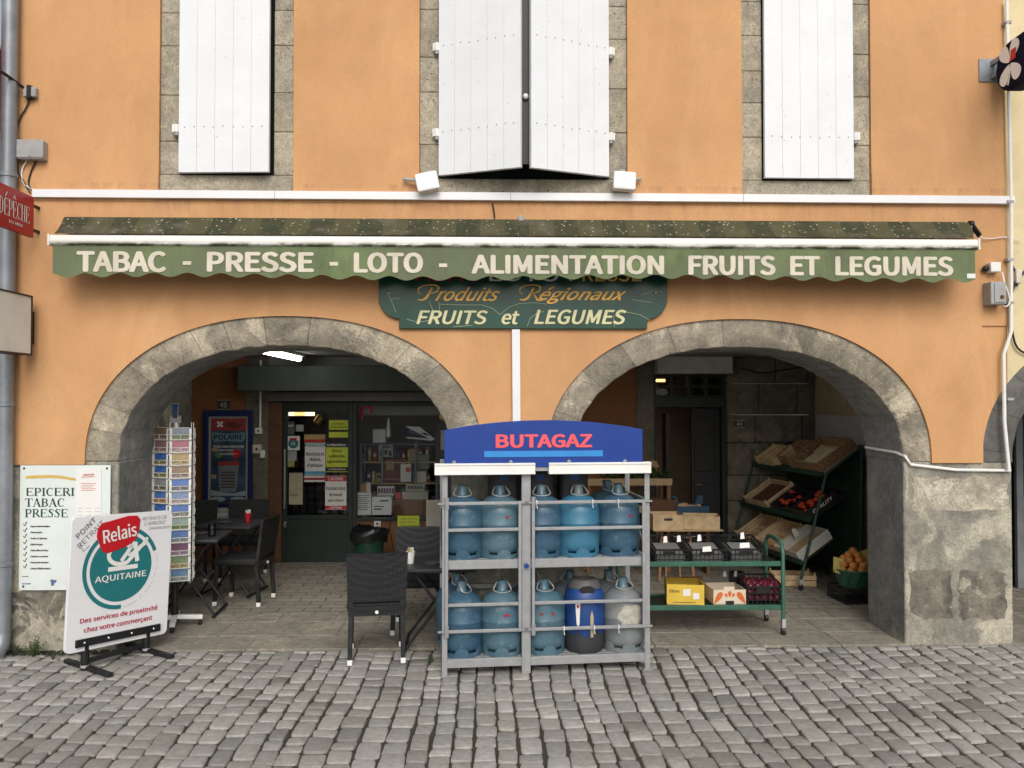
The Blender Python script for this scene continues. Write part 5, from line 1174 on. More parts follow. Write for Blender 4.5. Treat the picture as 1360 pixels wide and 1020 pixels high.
def bottle(kind, px, d, zb, lab, rot, tagz=None):
    o = protos[kind] if kind not in used else dup(protos[kind]); used.add(kind)
    u = C(px, 700, d)[0]; o.location = cageM @ Vector((u, d, zb)); o.rotation_euler = (0, 0, crz + R(rot)); o['label'] = lab
    if tagz:
        mb = MB(); q = lambda a, z: (.1446 * BSX * math.sin(R(a - rot)), -.1446 * BSX * math.cos(R(a - rot)), (z - .02) * BSZ)
        mb.add([q(tagz[0] - 6, .362), q(tagz[0] + 6, .362), q(tagz[0], .335)], [(0,1,2)]); mb.build('hazard_label', REDTAG, o)
    return o
sh_, fl_ = zs1, zb1
bottle('b1', 614, .17, sh_, 'dull blue gas bottle at the left end of the upper shelf', 0)
bottle('b3', 664, .17, sh_, 'pale teal gas bottle, second from the left on the upper shelf', 8, (14,))
bottle('b1', 719, .17, sh_, 'dull blue gas bottle just right of the centre post on the upper shelf', -6)
bottle('b2', 768, .165, sh_, 'bright blue gas bottle with bare grey valve cap on the upper shelf', 4)
bottle('b1', 821, .17, sh_, 'dull blue gas bottle at the right end of the upper shelf', 12, (20,))
bottle('b1', 613, .17, fl_, 'dark blue gas bottle at the left end of the lower shelf', 60)
bottle('b3', 667, .165, fl_, 'pale teal gas bottle with rust streaked base, second from left on lower shelf', -4, (10,))
bottle('b3', 722, .17, fl_, 'teal gas bottle with red label right of the centre post, lower shelf', 10, (-14,))
bottle('g', 827, .17, fl_, 'worn grey gas bottle with whitish paint patch at right of the lower shelf', 5)
bottle('b1', 607, .44, fl_, 'blue gas bottle behind the front row at the left of the lower shelf', 30)
bottle('b1', 706, .44, fl_, 'blue gas bottle behind the centre post on the lower shelf', 15)
bottle('g', 757, .44, fl_, 'bare grey gas bottle behind the blue composite one on the lower shelf', -20)
bottle('g', 808, .44, fl_, 'bare grey gas bottle in the back right corner of the lower shelf', 40)
bottle('b3', 806, .44, sh_, 'teal gas bottle in the back right corner of the upper shelf', 25)
for px_, lab in ((668, 'tall dark grey block-shaped gas bottle behind the second upper bottle from left'), (716, 'tall dark grey block-shaped gas bottle behind the centre of the upper shelf'), (760, 'tall dark grey block-shaped gas bottle behind the bright blue bottle on the upper shelf')):
    u = C(px_, 660, .44)[0]; o = thing('block_bottle', lab, 'gas bottle', tuple(cageM @ Vector((u, .44, sh_))), crz, 'block-shaped gas bottles on the upper shelf')
    MB().lathe([(.09, 0), (.105, .01), (.11, .05), (.11, .55), (.10, .59), (.07, .60)], 32, sq=.45).build('bottle_body', DGREY, o, ang=40)
    MB().box(-.035, .025, -.1125, -.1095, .52, .565).build('blue_label', M('blue_label', (.02, .09, .30), .5), o)
    MB().tube([(-.06, 0, .59), (-.05, 0, .63), (.05, 0, .63), (.06, 0, .59)], .012, 8).build('carry_handle', DGREY, o)
u = C(776, 830, .16)[0]; o = thing('composite_bottle', 'blue composite gas bottle with grey wavy base and beige strip on the lower shelf', 'gas bottle', tuple(cageM @ Vector((u, .16, fl_))), crz)
MB().lathe([(.11, .10), (.142, .11), (.146, .16), (.146, .36), (.138, .41), (.118, .445), (.10, .46)], 36, sq=.9).build('blue_shell', M('composite_blue', (.012, .05, .19), .4, var=.12), o, ang=50)
mb = MB(); n = 48
def gz(k): a = 2 * math.pi * k / n; return .155 - .035 * math.cos(a * 4 + .5 + math.pi * 0)
vs = []
for (r_, z) in ((.10, 0), (.128, .0), (.140, .02), (.148, .08)): vs += [(r_ * math.cos(2*math.pi*k/n), r_ * math.sin(2*math.pi*k/n), z) for k in range(n)]
vs += [(.1495 * math.cos(2*math.pi*k/n), .1495 * math.sin(2*math.pi*k/n), gz(k)) for k in range(n)]
mb.add(vs, [(i*n+k, i*n+(k+1) % n, (i+1)*n+(k+1) % n, (i+1)*n+k) for i in range(4) for k in range(n)]); mb.build('grey_base', DGREY, o)
MB().lathe([(.118, .438), (.122, .455), (.108, .485), (.09, .505), (.066, .51), (.05, .50), (.05, .45)], 32).build('grey_collar', M('mid_grey_plastic', (.09, .09, .088), .5), o)
MB().prism(disc(0, .445, .055, .028, 20), -.128, -.08).build('handle_opening', BLACK, o)
q = lambda a, z, r_=.1525: (r_ * math.sin(R(a)), -r_ * math.cos(R(a)), z)
MB().add([q(6, .12, .1535), q(13, .12, .1535), q(14, .15, .1535), q(14, .27), q(9.5, .31), q(5, .27), q(5, .15, .1535)], [tuple(range(7))]).build('level_strip', M('beige_strip', (.40, .34, .20), .6), o)
st = MB().add([q(-36, .36), q(-22, .36), q(-24, .21), q(-28, .19), q(-32, .21)], [tuple(range(5))]).build('white_label', PAPER, o); MB().add([q(-28, .35, .1535), q(-24, .335, .1535), q(-28, .32, .1535), q(-32, .335, .1535)], [(0,1,2,3)]).build('flame_diamond', RED, st)
wp = MB(); r = random.Random(4)
# pale sprayed patch on the worn grey bottle
gb = [x for x in bpy.data.objects if x.get('label', '').startswith('worn grey gas bottle')][0]
rows = [(.205 + .02 * k, (34 * math.sqrt(max(0, 1 - ((k - 4.5) / 5) ** 2)) + r.uniform(-4, 4), 4 + r.uniform(-3, 3))) for k in range(10)]
for (z0, (w0, c0)), (z1, (w1, c1)) in zip(rows, rows[1:]):
    for k in range(10): wp.add([q(c0 + w0 * (k / 5 - 1), z0 * BSZ, .1434 * BSX), q(c0 + w0 * ((k + 1) / 5 - 1), z0 * BSZ, .1434 * BSX), q(c1 + w1 * ((k + 1) / 5 - 1), z1 * BSZ, .1434 * BSX), q(c1 + w1 * (k / 5 - 1), z1 * BSZ, .1434 * BSX)], [(0,1,2,3)])
wp.build('paint_patch', M('whitish_paint', (.45, .43, .36), .6, var=.3, scale=25), gb)

# ------------------------------------------------------------------ crates
def slat_crate(name, lab, cat, w_, d_, h, mat, loc, rot, grp=None, liner=None, gaps=3):
    o = thing(name, lab, cat, loc, 0, grp, rot=rot); t = .008
    b = MB(); n = 5
    for k in range(n): b.box(-w_/2 + k * w_ / n + .004, -w_/2 + (k + 1) * w_ / n - .004, -d_/2, d_/2, 0, t)
    b.build('crate_base', mat, o)
    hs_ = h / gaps
    def panel(x0, x1, y0, y1, nm):
        m = MB()
        for k in range(gaps): m.box(x0, x1, y0, y1, t + k * hs_ + .002, t + (k + .88) * hs_)
        return m.build(nm, mat, o)
    panel(-w_/2, w_/2, -d_/2, -d_/2 + t, 'crate_side'); panel(-w_/2, w_/2, d_/2 - t, d_/2, 'crate_side')
    panel(-w_/2, -w_/2 + t, -d_/2 + t, d_/2 - t, 'crate_end'); panel(w_/2 - t, w_/2, -d_/2 + t, d_/2 - t, 'crate_end')
    p = MB()
    for sx in (-1, 1):
        for sy in (-1, 1): p.box(sx * (w_/2 - t) - .012 * (sx > 0), sx * (w_/2 - t) + .012 * (sx < 0), sy * (d_/2 - t) - .012 * (sy > 0), sy * (d_/2 - t) + .012 * (sy < 0), t, h + .03)
    p.build('corner_blocks', mat, o)
    if liner: MB().box(-w_/2 + t, w_/2 - t, -d_/2 + t, d_/2 - t, t, liner[1]).build('paper_liner', liner[0], o)
    return o
def box_tray(name, lab, cat, w_, d_, h, mat, loc, rot, t=.006, inside=None, grp=None, low=None):
    o = thing(name, lab, cat, loc, 0, grp, rot=rot); inside = inside or mat
    MB().box(-w_/2, w_/2, -d_/2, d_/2, 0, t).build('tray_base', inside, o)
    MB().box(-w_/2, w_/2, -d_/2, -d_/2 + t, t, low or h).build('tray_front', mat, o); MB().box(-w_/2, w_/2, d_/2 - t, d_/2, t, h).build('tray_back', mat, o)
    for s in (-1, 1): MB().box(s * (w_/2) - t * (s > 0), s * w_/2 + t * (s < 0), -d_/2 + t, d_/2 - t, t, h).build('tray_side', mat, o)
    return o
def grid_crate(lab, w_, d_, h, loc, rot, grp):
    o = thing('plastic_crate', lab, 'crate', loc, 0, grp, rot=rot); t = .006
    def wall(f, L, nm):
        m = MB(); n = max(4, int(L / .035))
        for k in range(n + 1): a = -L/2 + L * k / n; f(m, a - .003, a + .003, .0, h)
        for z in (0, h * .3, h * .62, h - .014): f(m, -L/2, L/2, z, z + (.014 if z > h * .8 or z == 0 else .007))
        m.build(nm, BLACKP, o)
    wall(lambda m, a, b, z0, z1: m.box(a, b, -d_/2, -d_/2 + t, z0, z1), w_, 'crate_front'); wall(lambda m, a, b, z0, z1: m.box(a, b, d_/2 - t, d_/2, z0, z1), w_, 'crate_back')
    wall(lambda m, a, b, z0, z1: m.box(-w_/2, -w_/2 + t, a, b, z0, z1), d_ - .02, 'crate_side'); wall(lambda m, a, b, z0, z1: m.box(w_/2 - t, w_/2, a, b, z0, z1), d_ - .02, 'crate_side')
    MB().box(-w_/2 + .01, w_/2 - .01, -d_/2 + .01, d_/2 - .01, .004, .01).build('crate_floor', BLACKP, o)
    if 'trolley' in lab: MB().box(-w_/2 + .02, w_/2 - .02, -d_/2 + .03, d_/2 - .02, .012, h * .5).build('paper_liner', M('dull_grey_liner', (.17, .17, .165), .8), o)
    MB().box(-w_ * .28, w_ * .1, -d_/2 - .004, -d_/2, h * .68, h - .016).build('label_plate', BLACKP, o)
    return o
def price(x, y, z, lab, w_=.06, h=.035, rz=0, mat=PAPER):
    o = MB().prism([(-w_/2, 0), (w_/2, .004), (w_/2 - .004, h), (-w_/2 + .006, h - .004)], -.0015, 0).build('price_card', mat, loc=(x, y, z), rot=(R(-12), 0, rz)); return tag(o, lab, 'price card', 'price cards on the crates')

# green two-tier trolley
tn, tf = G(1044, 845), G(1010, 826); tx1 = tn[0]; tx0 = 1.02; ty0, ty1 = tn[1] + .02, tf[1]; 
tro = thing('display_trolley', 'green two-tier metal trolley with hooped end on castors holding vegetable crates', 'trolley', (tx0, ty0, 0.006)); TW, TD = tx1 - tx0, ty1 - ty0
zt_ = [UZ(747, ty0, 950), UZ(805, ty0, 950)]
for i, z in enumerate(zt_):
    s_ = MB().box(0, TW - .03, 0, .03, z - .04, z).box(0, TW - .03, TD - .03, TD, z - .04, z).box(0, .03, .03, TD - .03, z - .04, z).build('shelf_frame', RACKGREEN, tro, bev=.004)
    MB().box(.005, TW - .035, .03, TD - .03, z - .026, z - .012).build('shelf_plate', DARKGREEN, s_)
for x in (TW - .015, .015):
    zh = zt_[0] + .16
    MB().tube([(x, .0, .1), (x, .0, zh - .09), (x, .02, zh - .045), (x, .07, zh - .01), (x, .13, zh), (x, TD - .13, zh), (x, TD - .07, zh - .01), (x, TD - .02, zh - .045), (x, TD, zh - .09), (x, TD, .1)], .016, 10).build('end_hoop', RACKGREEN, tro)
    for y in (0, TD):
        k = MB().bar((x, y, .05), (x, y, .13), .03, .04).build('castor_fork', GREYM, tro); MB().tube([(x - .012, y, .034), (x + .012, y, .034)], .034, 16).build('castor_wheel', BLACKP, k)
TX = lambda px: UX(px, ty0 + .12) 
GC = 'black plastic crates on the green trolley'
for px, w_, lab in ((888, .27, 'black plastic crate on the trolley, nearest the gas cage'), (937, .29, 'black plastic crate in the middle of the trolley top'), (988, .29, 'black plastic crate with torn white label, right end of the trolley top')):
    x = TX(px); grid_crate(lab, w_, .36, .13, (x, ty0 + .22, zt_[0] + .008), (R(10), 0, R(1)), GC)
for px, py, lab in ((883, 717, 'white price card clipped to the crate nearest the gas cage'), (901, 716, 'small white card at right of the crate nearest the gas cage'), (928, 715, 'small white card on the middle trolley crate'), (985, 712, 'white scrap on the rim of the right trolley crate')):
    y = ty0 + .03; price(UX(px, y), y, UZ(py + 4, y, px), lab, .035, .055)
y = ty0 + .0; price(UX(938, y), y, UZ(733, y, 938), 'white label on the front of the middle trolley crate', .075, .045); price(UX(988, y), y, UZ(728, y, 988), 'larger torn white label on the front of the right trolley crate', .085, .045)
yy = ty0 + .15
x = UX(908, yy); YC = box_tray('carton', 'yellow printed carton with open brown flap on the lower trolley shelf', 'carton', .30, .28, .165, YELLOW, (x, yy + .02, zt_[1] + .002), (0, 0, R(-8)), inside=CARD)
MB().add([(-.15, .12, .165), (.15, .12, .165), (.16, -.04, .215), (-.13, -.06, .21)], [(0,1,2,3)]).build('open_flap', CARD, YC)
mb = MB().box(-.02, .04, -.1425, -.1405, .075, .13).box(.06, .11, -.1425, -.1405, .05, .10); mb.build('white_stickers', PAPER, YC); MB().text('Citron', -.13, -.05, .10, .125, -.142, bold=.01).box(-.1, .08, -.1425, -.141, .02, .024).build('print', BRINK, YC)
for k in range(3):
    for j in range(3): pass
x = UX(962, yy); WC = box_tray('carton', 'white carton printed with orange flames on the lower trolley shelf', 'carton', .27, .28, .12, M('cream_white_carton', (.62, .52, .40), .7, var=.05), (x, yy + .03, zt_[1] + .002), (0, 0, R(2)), inside=CARD)
mb = MB()
for s in (-1, 1): leaf(mb, s * .128, .01, R(90 + s * 35), .11, .06); 
leaf(mb, 0, .06, R(90), .05, .04); leaf(mb, -.02, .06, R(120), .035, .03); leaf(mb, .02, .06, R(60), .035, .03); mb.X = Matrix(); 
for i, v in enumerate(mb.v): mb.v[i] = Vector((v[0], -.1425, v[2]))
mb.build('flame_print', M('orange_print', (.62, .13, .03), .6), WC); MB().box(-.035, .035, -.1425, -.1405, .0, .03).build('dark_slot', BLACK, WC); MB().box(-.05, .04, -.141, -.138, .12, .145).build('tab', M('cream_white_carton', (.62, .52, .40)), WC)
x = UX(1009, yy); OC = grid_crate('black plastic crate of red onions at the right end of the lower shelf', .29, .34, .17, (x, yy + .05, zt_[1] + .004), (R(6), 0, 0), GC)
r = random.Random(12); on0 = None
onm = MB().lathe([(.004, -.03), (.02, -.026), (.032, 0), (.024, .022), (.008, .032), (.004, .045)], 12); k = 0
for iz in range(3):
    for ix in range(5):
        for iy in range(4):
            if iy > 1 and iz < 2: continue
            loc = (x - .115 + ix * .057 + r.uniform(-.008, .008), yy - .075 + iy * .07 + r.uniform(-.008, .008), zt_[1] + .05 + iz * .046 + r.uniform(-.005, .005))
            if on0 is None: on0 = onm.build('red_onion', ONION); o = on0; tag(o, 'red onion heaped in the black crate on the lower trolley shelf', 'onion', 'red onions in the crate')
            else: o = dup(on0)
            o.location = loc; o.rotation_euler = (r.uniform(-1.5, 1.5), r.uniform(-1, 1), 0)
for px, lab in ((972, 'white card standing between the flame carton and the onions'), (987, 'small white card at left of the onion crate')): price(UX(px, yy - .05), yy + .186, zt_[1] + .165, lab, .03, .05)
o = MB().box(-.06, .06, -.05, .05, 0, .2).build('black_punnet', BLACKP, loc=(UX(979, yy + .2), yy + .24, zt_[1] + .002), bev=.01); tag(o, 'black plastic punnet behind the flame carton', 'punnet')

# low table behind with wooden crates, held on splayed wooden legs
by = yd(8.95); bxa, bxb = UX(862, by), UX(952, by); bz_ = UZ(703, by - .2, 905)
o = thing('low_table', 'small low table on splayed pinkish wooden legs behind the trolley', 'table', ((bxa + bxb) / 2, by, .006)); hw = (bxb - bxa) / 2
MB().box(-hw, hw, -.24, .24, bz_ - .025, bz_ - .008).build('tabletop', CARD, o, bev=.004)
for px0, px1, dy in ((876, 872, -.12), (889, 886, .1), (902, 905, .1), (912, 917, -.12)):
    MB().tube([(UX(px0, by) - (bxa + bxb) / 2, dy * .7, bz_ - .03), (UX(px1, by) - (bxa + bxb) / 2, dy, .0)], [.017, .013], 8).build('leg', M('pink_beech', (.40, .20, .12), .6), o)
MB().tube([(-.12, -.05, bz_ - .1), (0, .02, bz_ - .13), (.12, -.05, bz_ - .1)], .008).build('white_brace', WHITE2, o)
x = UX(881, by); C1 = box_tray('wooden_crate', 'pale plywood crate with hand slot on the low table', 'crate', .32, .30, .16, WOOD, (x, by - .08, bz_ - .006), (0, 0, 0)); MB().add([(-.045, -.1515, .10), (.045, -.1515, .10), (.045, -.1515, .125), (-.045, -.1515, .125)], [(0,1,2,3)]).build('hand_slot', BLACK, C1)
x = UX(927, by); C2 = box_tray('wooden_crate', 'pale plywood crate turned at an angle, right end of the low table', 'crate', .37, .28, .14, WOOD, (x + .01, by - .06, bz_ - .006), (0, 0, R(-10)))
o = box_tray('carton', 'dark brown carton stacked behind the slotted plywood crate', 'carton', .28, .22, .2, BROWNC, (UX(879, by + .3), by + .33, bz_ + .06), (0, 0, 0)); 
BC = box_tray('plastic_crate', 'blue plastic crate of pale onions behind the plywood crates', 'crate', .36, .24, .13, BLUEPL, (UX(916, by + .3), by + .32, bz_ + .06), (0, 0, R(3)), t=.012); 
for s in (-1, 1): MB().prism([(s*.18, .13), (s*.18, .22), (s*.12, .22), (s*.09, .13)], .10, .115).build('raised_lug', BLUEPL, BC)
SB = thing('back_bench', 'low wooden bench behind the table carrying a carton and blue crate', 'bench', ((UX(879, by + .3) + UX(916, by + .3)) / 2, by + .33, .006)); MB().box(-.36, .36, -.14, .14, bz_ + .03, bz_ + .052).build('bench_top', WOODD, SB)
for s in (-1, 1): MB().box(s * .33 - .015, s * .33 + .015, -.12, .12, 0, bz_ + .03).build('leg', WOODD, SB)
bl = None
for k in range(8):
    loc = (UX(905 + k * 3.4, by + .2) , by + .24 + r.uniform(-.02, .06), bz_ + .18 + r.uniform(-.02, .03) - .004 * k)
    if bl is None: bl = MB().lathe([(.004, -.032), (.025, -.028), (.038, 0), (.026, .026), (.01, .04), (.005, .06)], 12).build('onion_bulb', BULB); tag(bl, 'pale onion bulb heaped in the blue plastic crate', 'onion', 'pale onions in the blue crate'); o = bl
    else: o = dup(bl)
    o.location = loc; o.rotation_euler = (r.uniform(-1, 1), r.uniform(-1, 1), 0)
# leafy greens on a two-tier stand behind the cage
gy = yd(9.45); gx0, gx1 = UX(775, gy), UX(886, gy)
vs_ = thing('vegetable_stand', 'two-tier wooden vegetable stand half hidden behind the gas cage', 'display stand', ((gx0 + gx1) / 2, gy, .006)); hw = (gx1 - gx0) / 2
for i, py in enumerate((640, 676)):
    z = UZ(py, gy - .2, 860); MB().box(-hw, hw, -.24 , .22, z - .035, z - .02).box(-hw, hw, -.255, -.24, z - .04, z + .035).build('tier', CARD, vs_)
for s in (-1, 1):
    for y in (-.2, .2): MB().box(s * (hw - .03) - .02, s * (hw - .03) + .02, y - .02, y + .02, 0, UZ(640, gy - .2, 860) - .03).build('leg', WOODD, vs_)
def greens(lab, x, y, z, w_, d_, h, seed, n=420):
    r = random.Random(seed); mb = MB()
    for k in range(n):
        px, py = x + r.uniform(-w_, w_), y + r.uniform(-d_, d_); pz = z + r.uniform(0, h) * (1 - .5 * abs((px - x) / w_)); l = r.uniform(.05, .11); a = r.uniform(0, 6.28); t = r.uniform(.1, 1.1); s = l * .22
        dx, dy, dz = math.cos(a) * math.cos(t), math.sin(a) * math.cos(t), math.sin(t); nx, ny = -math.sin(a), math.cos(a)
        mb.add([(px, py, pz), (px + dx*l*.5 + nx*s, py + dy*l*.5 + ny*s, pz + dz*l*.5), (px + dx*l, py + dy*l, pz + dz*l*.8), (px + dx*l*.5 - nx*s, py + dy*l*.5 - ny*s, pz + dz*l*.5)], [(0,1,2,3)])
    return tag(mb.build('leafy_vegetables', LEAF), lab, 'vegetables', None, 'stuff')
greens('heap of leafy greens on the upper tier of the vegetable stand', (gx0 + gx1) / 2 + .1, gy, UZ(640, gy - .2, 860) - .01, hw - .12, .2, .22, 1); greens('heap of leafy greens on the lower tier of the vegetable stand', (gx0 + gx1) / 2 + .1, gy - .02, UZ(676, gy - .2, 860) - .01, hw - .12, .2, .1, 2)
o = MB().prism([(-.10, 0), (.12, 0), (.05, .16), (-.02, .17)], 0, .01).build('cardboard_sheet', CARD, loc=(UX(868, gy + .1), gy + .16, UZ(632, gy, 860)), rot=(R(-15), 0, 0)); tag(o, 'plain cardboard sheet leaning behind the leafy greens', 'cardboard')

# ------------------------------------------------------------------ dark green sloped three-tier fruit stand on the right
DKG = M('dark_stand_green', (.017, .05, .034), .5, var=.3, dirt=.2)
ny = yd(8.37); nx = UX(1062, ny, 780); srz = R(10); sl_ang = R(33); DL = 1.5
fs_ = thing('fruit_stand', 'dark green three-tier stand with shelves sloping down to the left along the side wall', 'display stand', (nx, ny, .006), srz)
sM = Matrix.Translation((nx, ny, .006)) @ Matrix.Rotation(srz, 4, 'Z')
tiers = [(.27, UZ(630, ny, 1095) - .03), (.12, UZ(690, ny, 1080) - .03), (.02, UZ(746, ny, 1066) - .03)]
TWD = .52
for (u, z) in tiers:
    c, s = math.cos(sl_ang), math.sin(sl_ang)
    mb = MB().add([(u, 0, z), (u + TWD * c, 0, z + TWD * s), (u + TWD * c, DL, z + TWD * s), (u, DL, z), (u, 0, z - .012), (u + TWD * c, 0, z + TWD * s - .012), (u + TWD * c, DL, z + TWD * s - .012), (u, DL, z - .012)], [(0,1,2,3), (7,6,5,4), (0,4,5,1), (1,5,6,2), (2,6,7,3), (3,7,4,0)])
    t_ = mb.build('sloped_tier', DARKGREEN, fs_)
    MB().bar((u, 0, z + .02), (u, DL, z + .02), .02, .05).build('tier_lip', DKG, t_)
for y in (-.02, DL + .02):
    MB().tube([(.0, y, .09), (.29, y, tiers[0][1] + .02), (.70, y, tiers[0][1] + .30)], .016, 8).build('sloping_post', DKG, fs_)
    MB().tube([(.66, y, .09), (.70, y, tiers[0][1] + .29)], .016, 8).build('back_post', DKG, fs_)
    for x in (.0, .66): k = MB().bar((x, y, .05), (x, y, .11), .03, .04).build('castor_fork', GREYM, fs_); MB().tube([(x - .012, y, .034), (x + .012, y, .034)], .034, 14).build('castor_wheel', BLACKP, k)
MB().box(.685, .695, 0, DL, .1, tiers[0][1] + .27).build('back_panel', DKG, fs_)
def on_tier(i, v, along, up=.004):
    u, z = tiers[i]; c, s = math.cos(sl_ang), math.sin(sl_ang); return sM @ Vector((u + v * c - up * s, along, z + v * s + up * c))
TR = (0, -sl_ang, srz); PIH = math.pi / 2
# tier 1
B1 = box_tray('wicker_basket', 'large brown wicker basket lined with pale card on the top tier', 'basket', .48, .58, .13, WICKER, on_tier(0, .26, .32), TR, t=.016, inside=CARD)
MB().add([(-.17, -.26, .03), (.14, -.26, .03), (.15, .2, .05), (-.16, .2, .05)], [(0,1,2,3)]).build('card_liner', M('pale_card', (.52, .45, .30), .8), B1); MB().prism([(-.1, .05), (.08, .04), (.1, .13), (-.02, .12)], .05, .055).build('card_flap', M('pale_card', (.52, .45, .30), .8), B1)
slat_crate('wooden_crate', 'small pale wooden crate at the far end of the top tier', 'crate', .30, .40, .10, WOOD, on_tier(0, .16, 1.15), TR, gaps=2)
box_tray('wicker_basket', 'smaller brown wicker basket behind the large one on the top tier', 'basket', .34, .36, .11, WICKER, on_tier(0, .26, .80), TR, t=.014)
# tier 2
K1 = box_tray('carton', 'black printed carton of tomatoes at the near end of the middle tier', 'carton', .40, .30, .10, BLACKP, on_tier(1, .22, .17), TR)
MB().text('QUALITY', -.13, .13, .025, .07, -.152, bold=.02, shear=.2).build('lettering', PAPER, K1)
K2 = box_tray('carton', 'black carton with dark aubergines in the middle of the middle tier', 'carton', .40, .40, .09, BLACKP, on_tier(1, .22, .55), TR)
K3 = slat_crate('wooden_crate', 'slatted wooden crate with brown netting at the far end of the middle tier', 'crate', .40, .52, .10, WOOD, on_tier(1, .21, 1.08), TR, liner=(BROWNC, .035))
tm = None
for k in range(26):
    v, al = (r.uniform(.07, .36), r.uniform(.05, .29)) if k < 18 else (r.uniform(.06, .30), r.uniform(.40, .7))
    if tm is None: tm = MB().ball((0,0,0), .034, n=14, sz=.85).build('tomato', TOMATO); tag(tm, 'ripe red tomato in the black lettered carton of the middle tier', 'tomato', 'tomatoes on the fruit stand'); o = tm
    else: o = dup(tm)
    if k >= 18: o['label'] = 'ripe red tomato in the middle carton, beside the dark aubergines'
    o.location = on_tier(1, v, al, .05 + r.uniform(0, .03)); o.rotation_euler = (r.uniform(-.5, .5), r.uniform(-.5, .5), 0)
ab_ = None
for k in range(9):
    if ab_ is None: ab_ = MB().lathe([(.004, -.09), (.022, -.08), (.034, -.05), (.03, 0), (.02, .06), (.012, .09), (.004, .1)], 12).build('aubergine', M('aubergine_skin', (.012, .006, .014), .2)); tag(ab_, 'glossy dark aubergine in the middle carton of the middle tier', 'aubergine', 'aubergines on the fruit stand'); o = ab_
    else: o = dup(ab_)
    o.location = on_tier(1, .06 + .036 * k, .47 + .14 * (k % 2), .045 + .01 * (k % 3)); o.rotation_euler = (R(90), r.uniform(-.3, .3), r.uniform(-.3, .3))
# tier 3
K4 = box_tray('carton', 'white hatched cardboard carton, near end of the bottom tier', 'carton', .42, .40, .11, M('white_hatched_card', (.55, .53, .48), .7, var=.1), on_tier(2, .23, .22), TR, inside=CARD)
mb = MB()
for k in range(40): a = -.20 + k * .01; mb.stroke([(a, .012), (a + .012, .098)], .003, -.2015)
mb.build('hatch_print', GREYM, K4); MB().prism([(-.02, .1), (.05, .1), (.04, .19), (.0, .2)], .1, .106).build('card_flap', M('white_hatched_card', (.55, .53, .48)), K4)
K5 = slat_crate('wooden_crate', 'slatted wooden crate with two oranges, middle of the bottom tier', 'crate', .40, .42, .11, WOOD, on_tier(2, .22, .66), TR)
K6 = slat_crate('wooden_crate', 'empty slatted wooden crate at the far end of the bottom tier', 'crate', .40, .44, .11, WOOD, on_tier(2, .22, 1.14), TR)
orp = None; oc = []
for v, al in ((.06, .52), (.05, .62), (.07, .74)): oc.append((on_tier(2, v, al, .045), 'bright orange lying in the wooden crate on the bottom tier', 'oranges in the wooden crate'))
# floor crate and net basket of oranges
fx_, fy_ = G(1058, 781); slat_crate('wooden_crate', 'empty pale wooden crate on the floor under the fruit stand', 'crate', .42, .26, .11, WOOD, (fx_ + .02, fy_ + .18, .006), (0, 0, R(-5)), gaps=2)
bx, byy = UX(1131, yd(7.95)), yd(7.95); grid_crate('black plastic crate on the floor carrying the basket of oranges', .34, .34, .13, (bx, byy, .006), (0, 0, R(4)), None)
o = thing('fruit_basket', 'round green basket full of oranges beside the right arch pier', 'basket', (bx, byy, .142)); MB().lathe([(.13, 0), (.135, .004), (.175, .15), (.182, .155), (.178, .165), (.165, .15), (.125, .012)], 28).build('basket_bowl', RACKGREEN, o)
mb = MB()
for k in range(14): a = 2 * math.pi * k / 14; mb.tube([(.185 * math.cos(a), .185 * math.sin(a), .03), (.2 * math.cos(a + .2), .2 * math.sin(a + .2), .16)], .003, 5)
mb.build('net_fringe', DARKGREEN, o); 
pl2 = MB().add([(-.20, -.02, .13), (-.13, -.10, .12), (-.11, -.06, .26), (-.18, .02, .27)], [(0,1,2,3)]).add([(.1, -.03, .2), (.19, .0, .2), (.18, .05, .34), (.09, .04, .32)], [(0,1,2,3)]).build('printed_film', M('yellow_film', (.5, .42, .12), .4), o)
for ring, (n, rr_, z) in enumerate(((9, .125, .16), (8, .12, .205), (6, .085, .25), (3, .045, .29), (1, 0, .325))):
    for k in range(n): a = 2 * math.pi * k / n + ring * .4; oc.append(((bx + rr_ * math.cos(a), byy + rr_ * math.sin(a), .142 + z), 'ripe orange piled in the round green basket', 'oranges in the green basket'))
for loc, lab, grp in oc:
    if orp is None: orp = MB().ball((0,0,0), .039, n=16).build('orange_fruit', ORFRUIT); o = orp
    else: o = dup(orp)
    o.location = loc; o.rotation_euler = (r.uniform(-1, 1), r.uniform(-1, 1), 0); tag(o, lab, 'orange', grp)

# ------------------------------------------------------------------ back of the arcade: lamps, poster, numbers, newspaper sheets, shop goods
def tube_lamp(x, y0, y1, lab):
    o = thing('tube_lamp', lab, 'ceiling light', (x, (y0 + y1) / 2, ZC), group='lit tube lamps under the arcade ceiling'); h = (y1 - y0) / 2
    MB().box(-.06, .06, -h, h, -.03, 0).build('lamp_housing', WHITE2, o); MB().tube([(0, -h + .02, -.05), (0, h - .02, -.05)], .03, 12).build('lit_tube', TUBE, o)
    for s in (-1, 1): MB().box(-.03, .03, s * h - .02, s * h + .02, -.07, -.03).build('end_cap', WHITE2, o)
ty_a, ty_b = yd(7.75), yd(9.45)
tube_lamp(UX(372, yd(8.6)) , ty_a, ty_b, 'lit white tube lamp on the ceiling inside the left arch')
tube_lamp(UX(885, yd(8.2)) , yd(7.4), yd(8.9), 'lit white tube lamp on the ceiling inside the right arch')
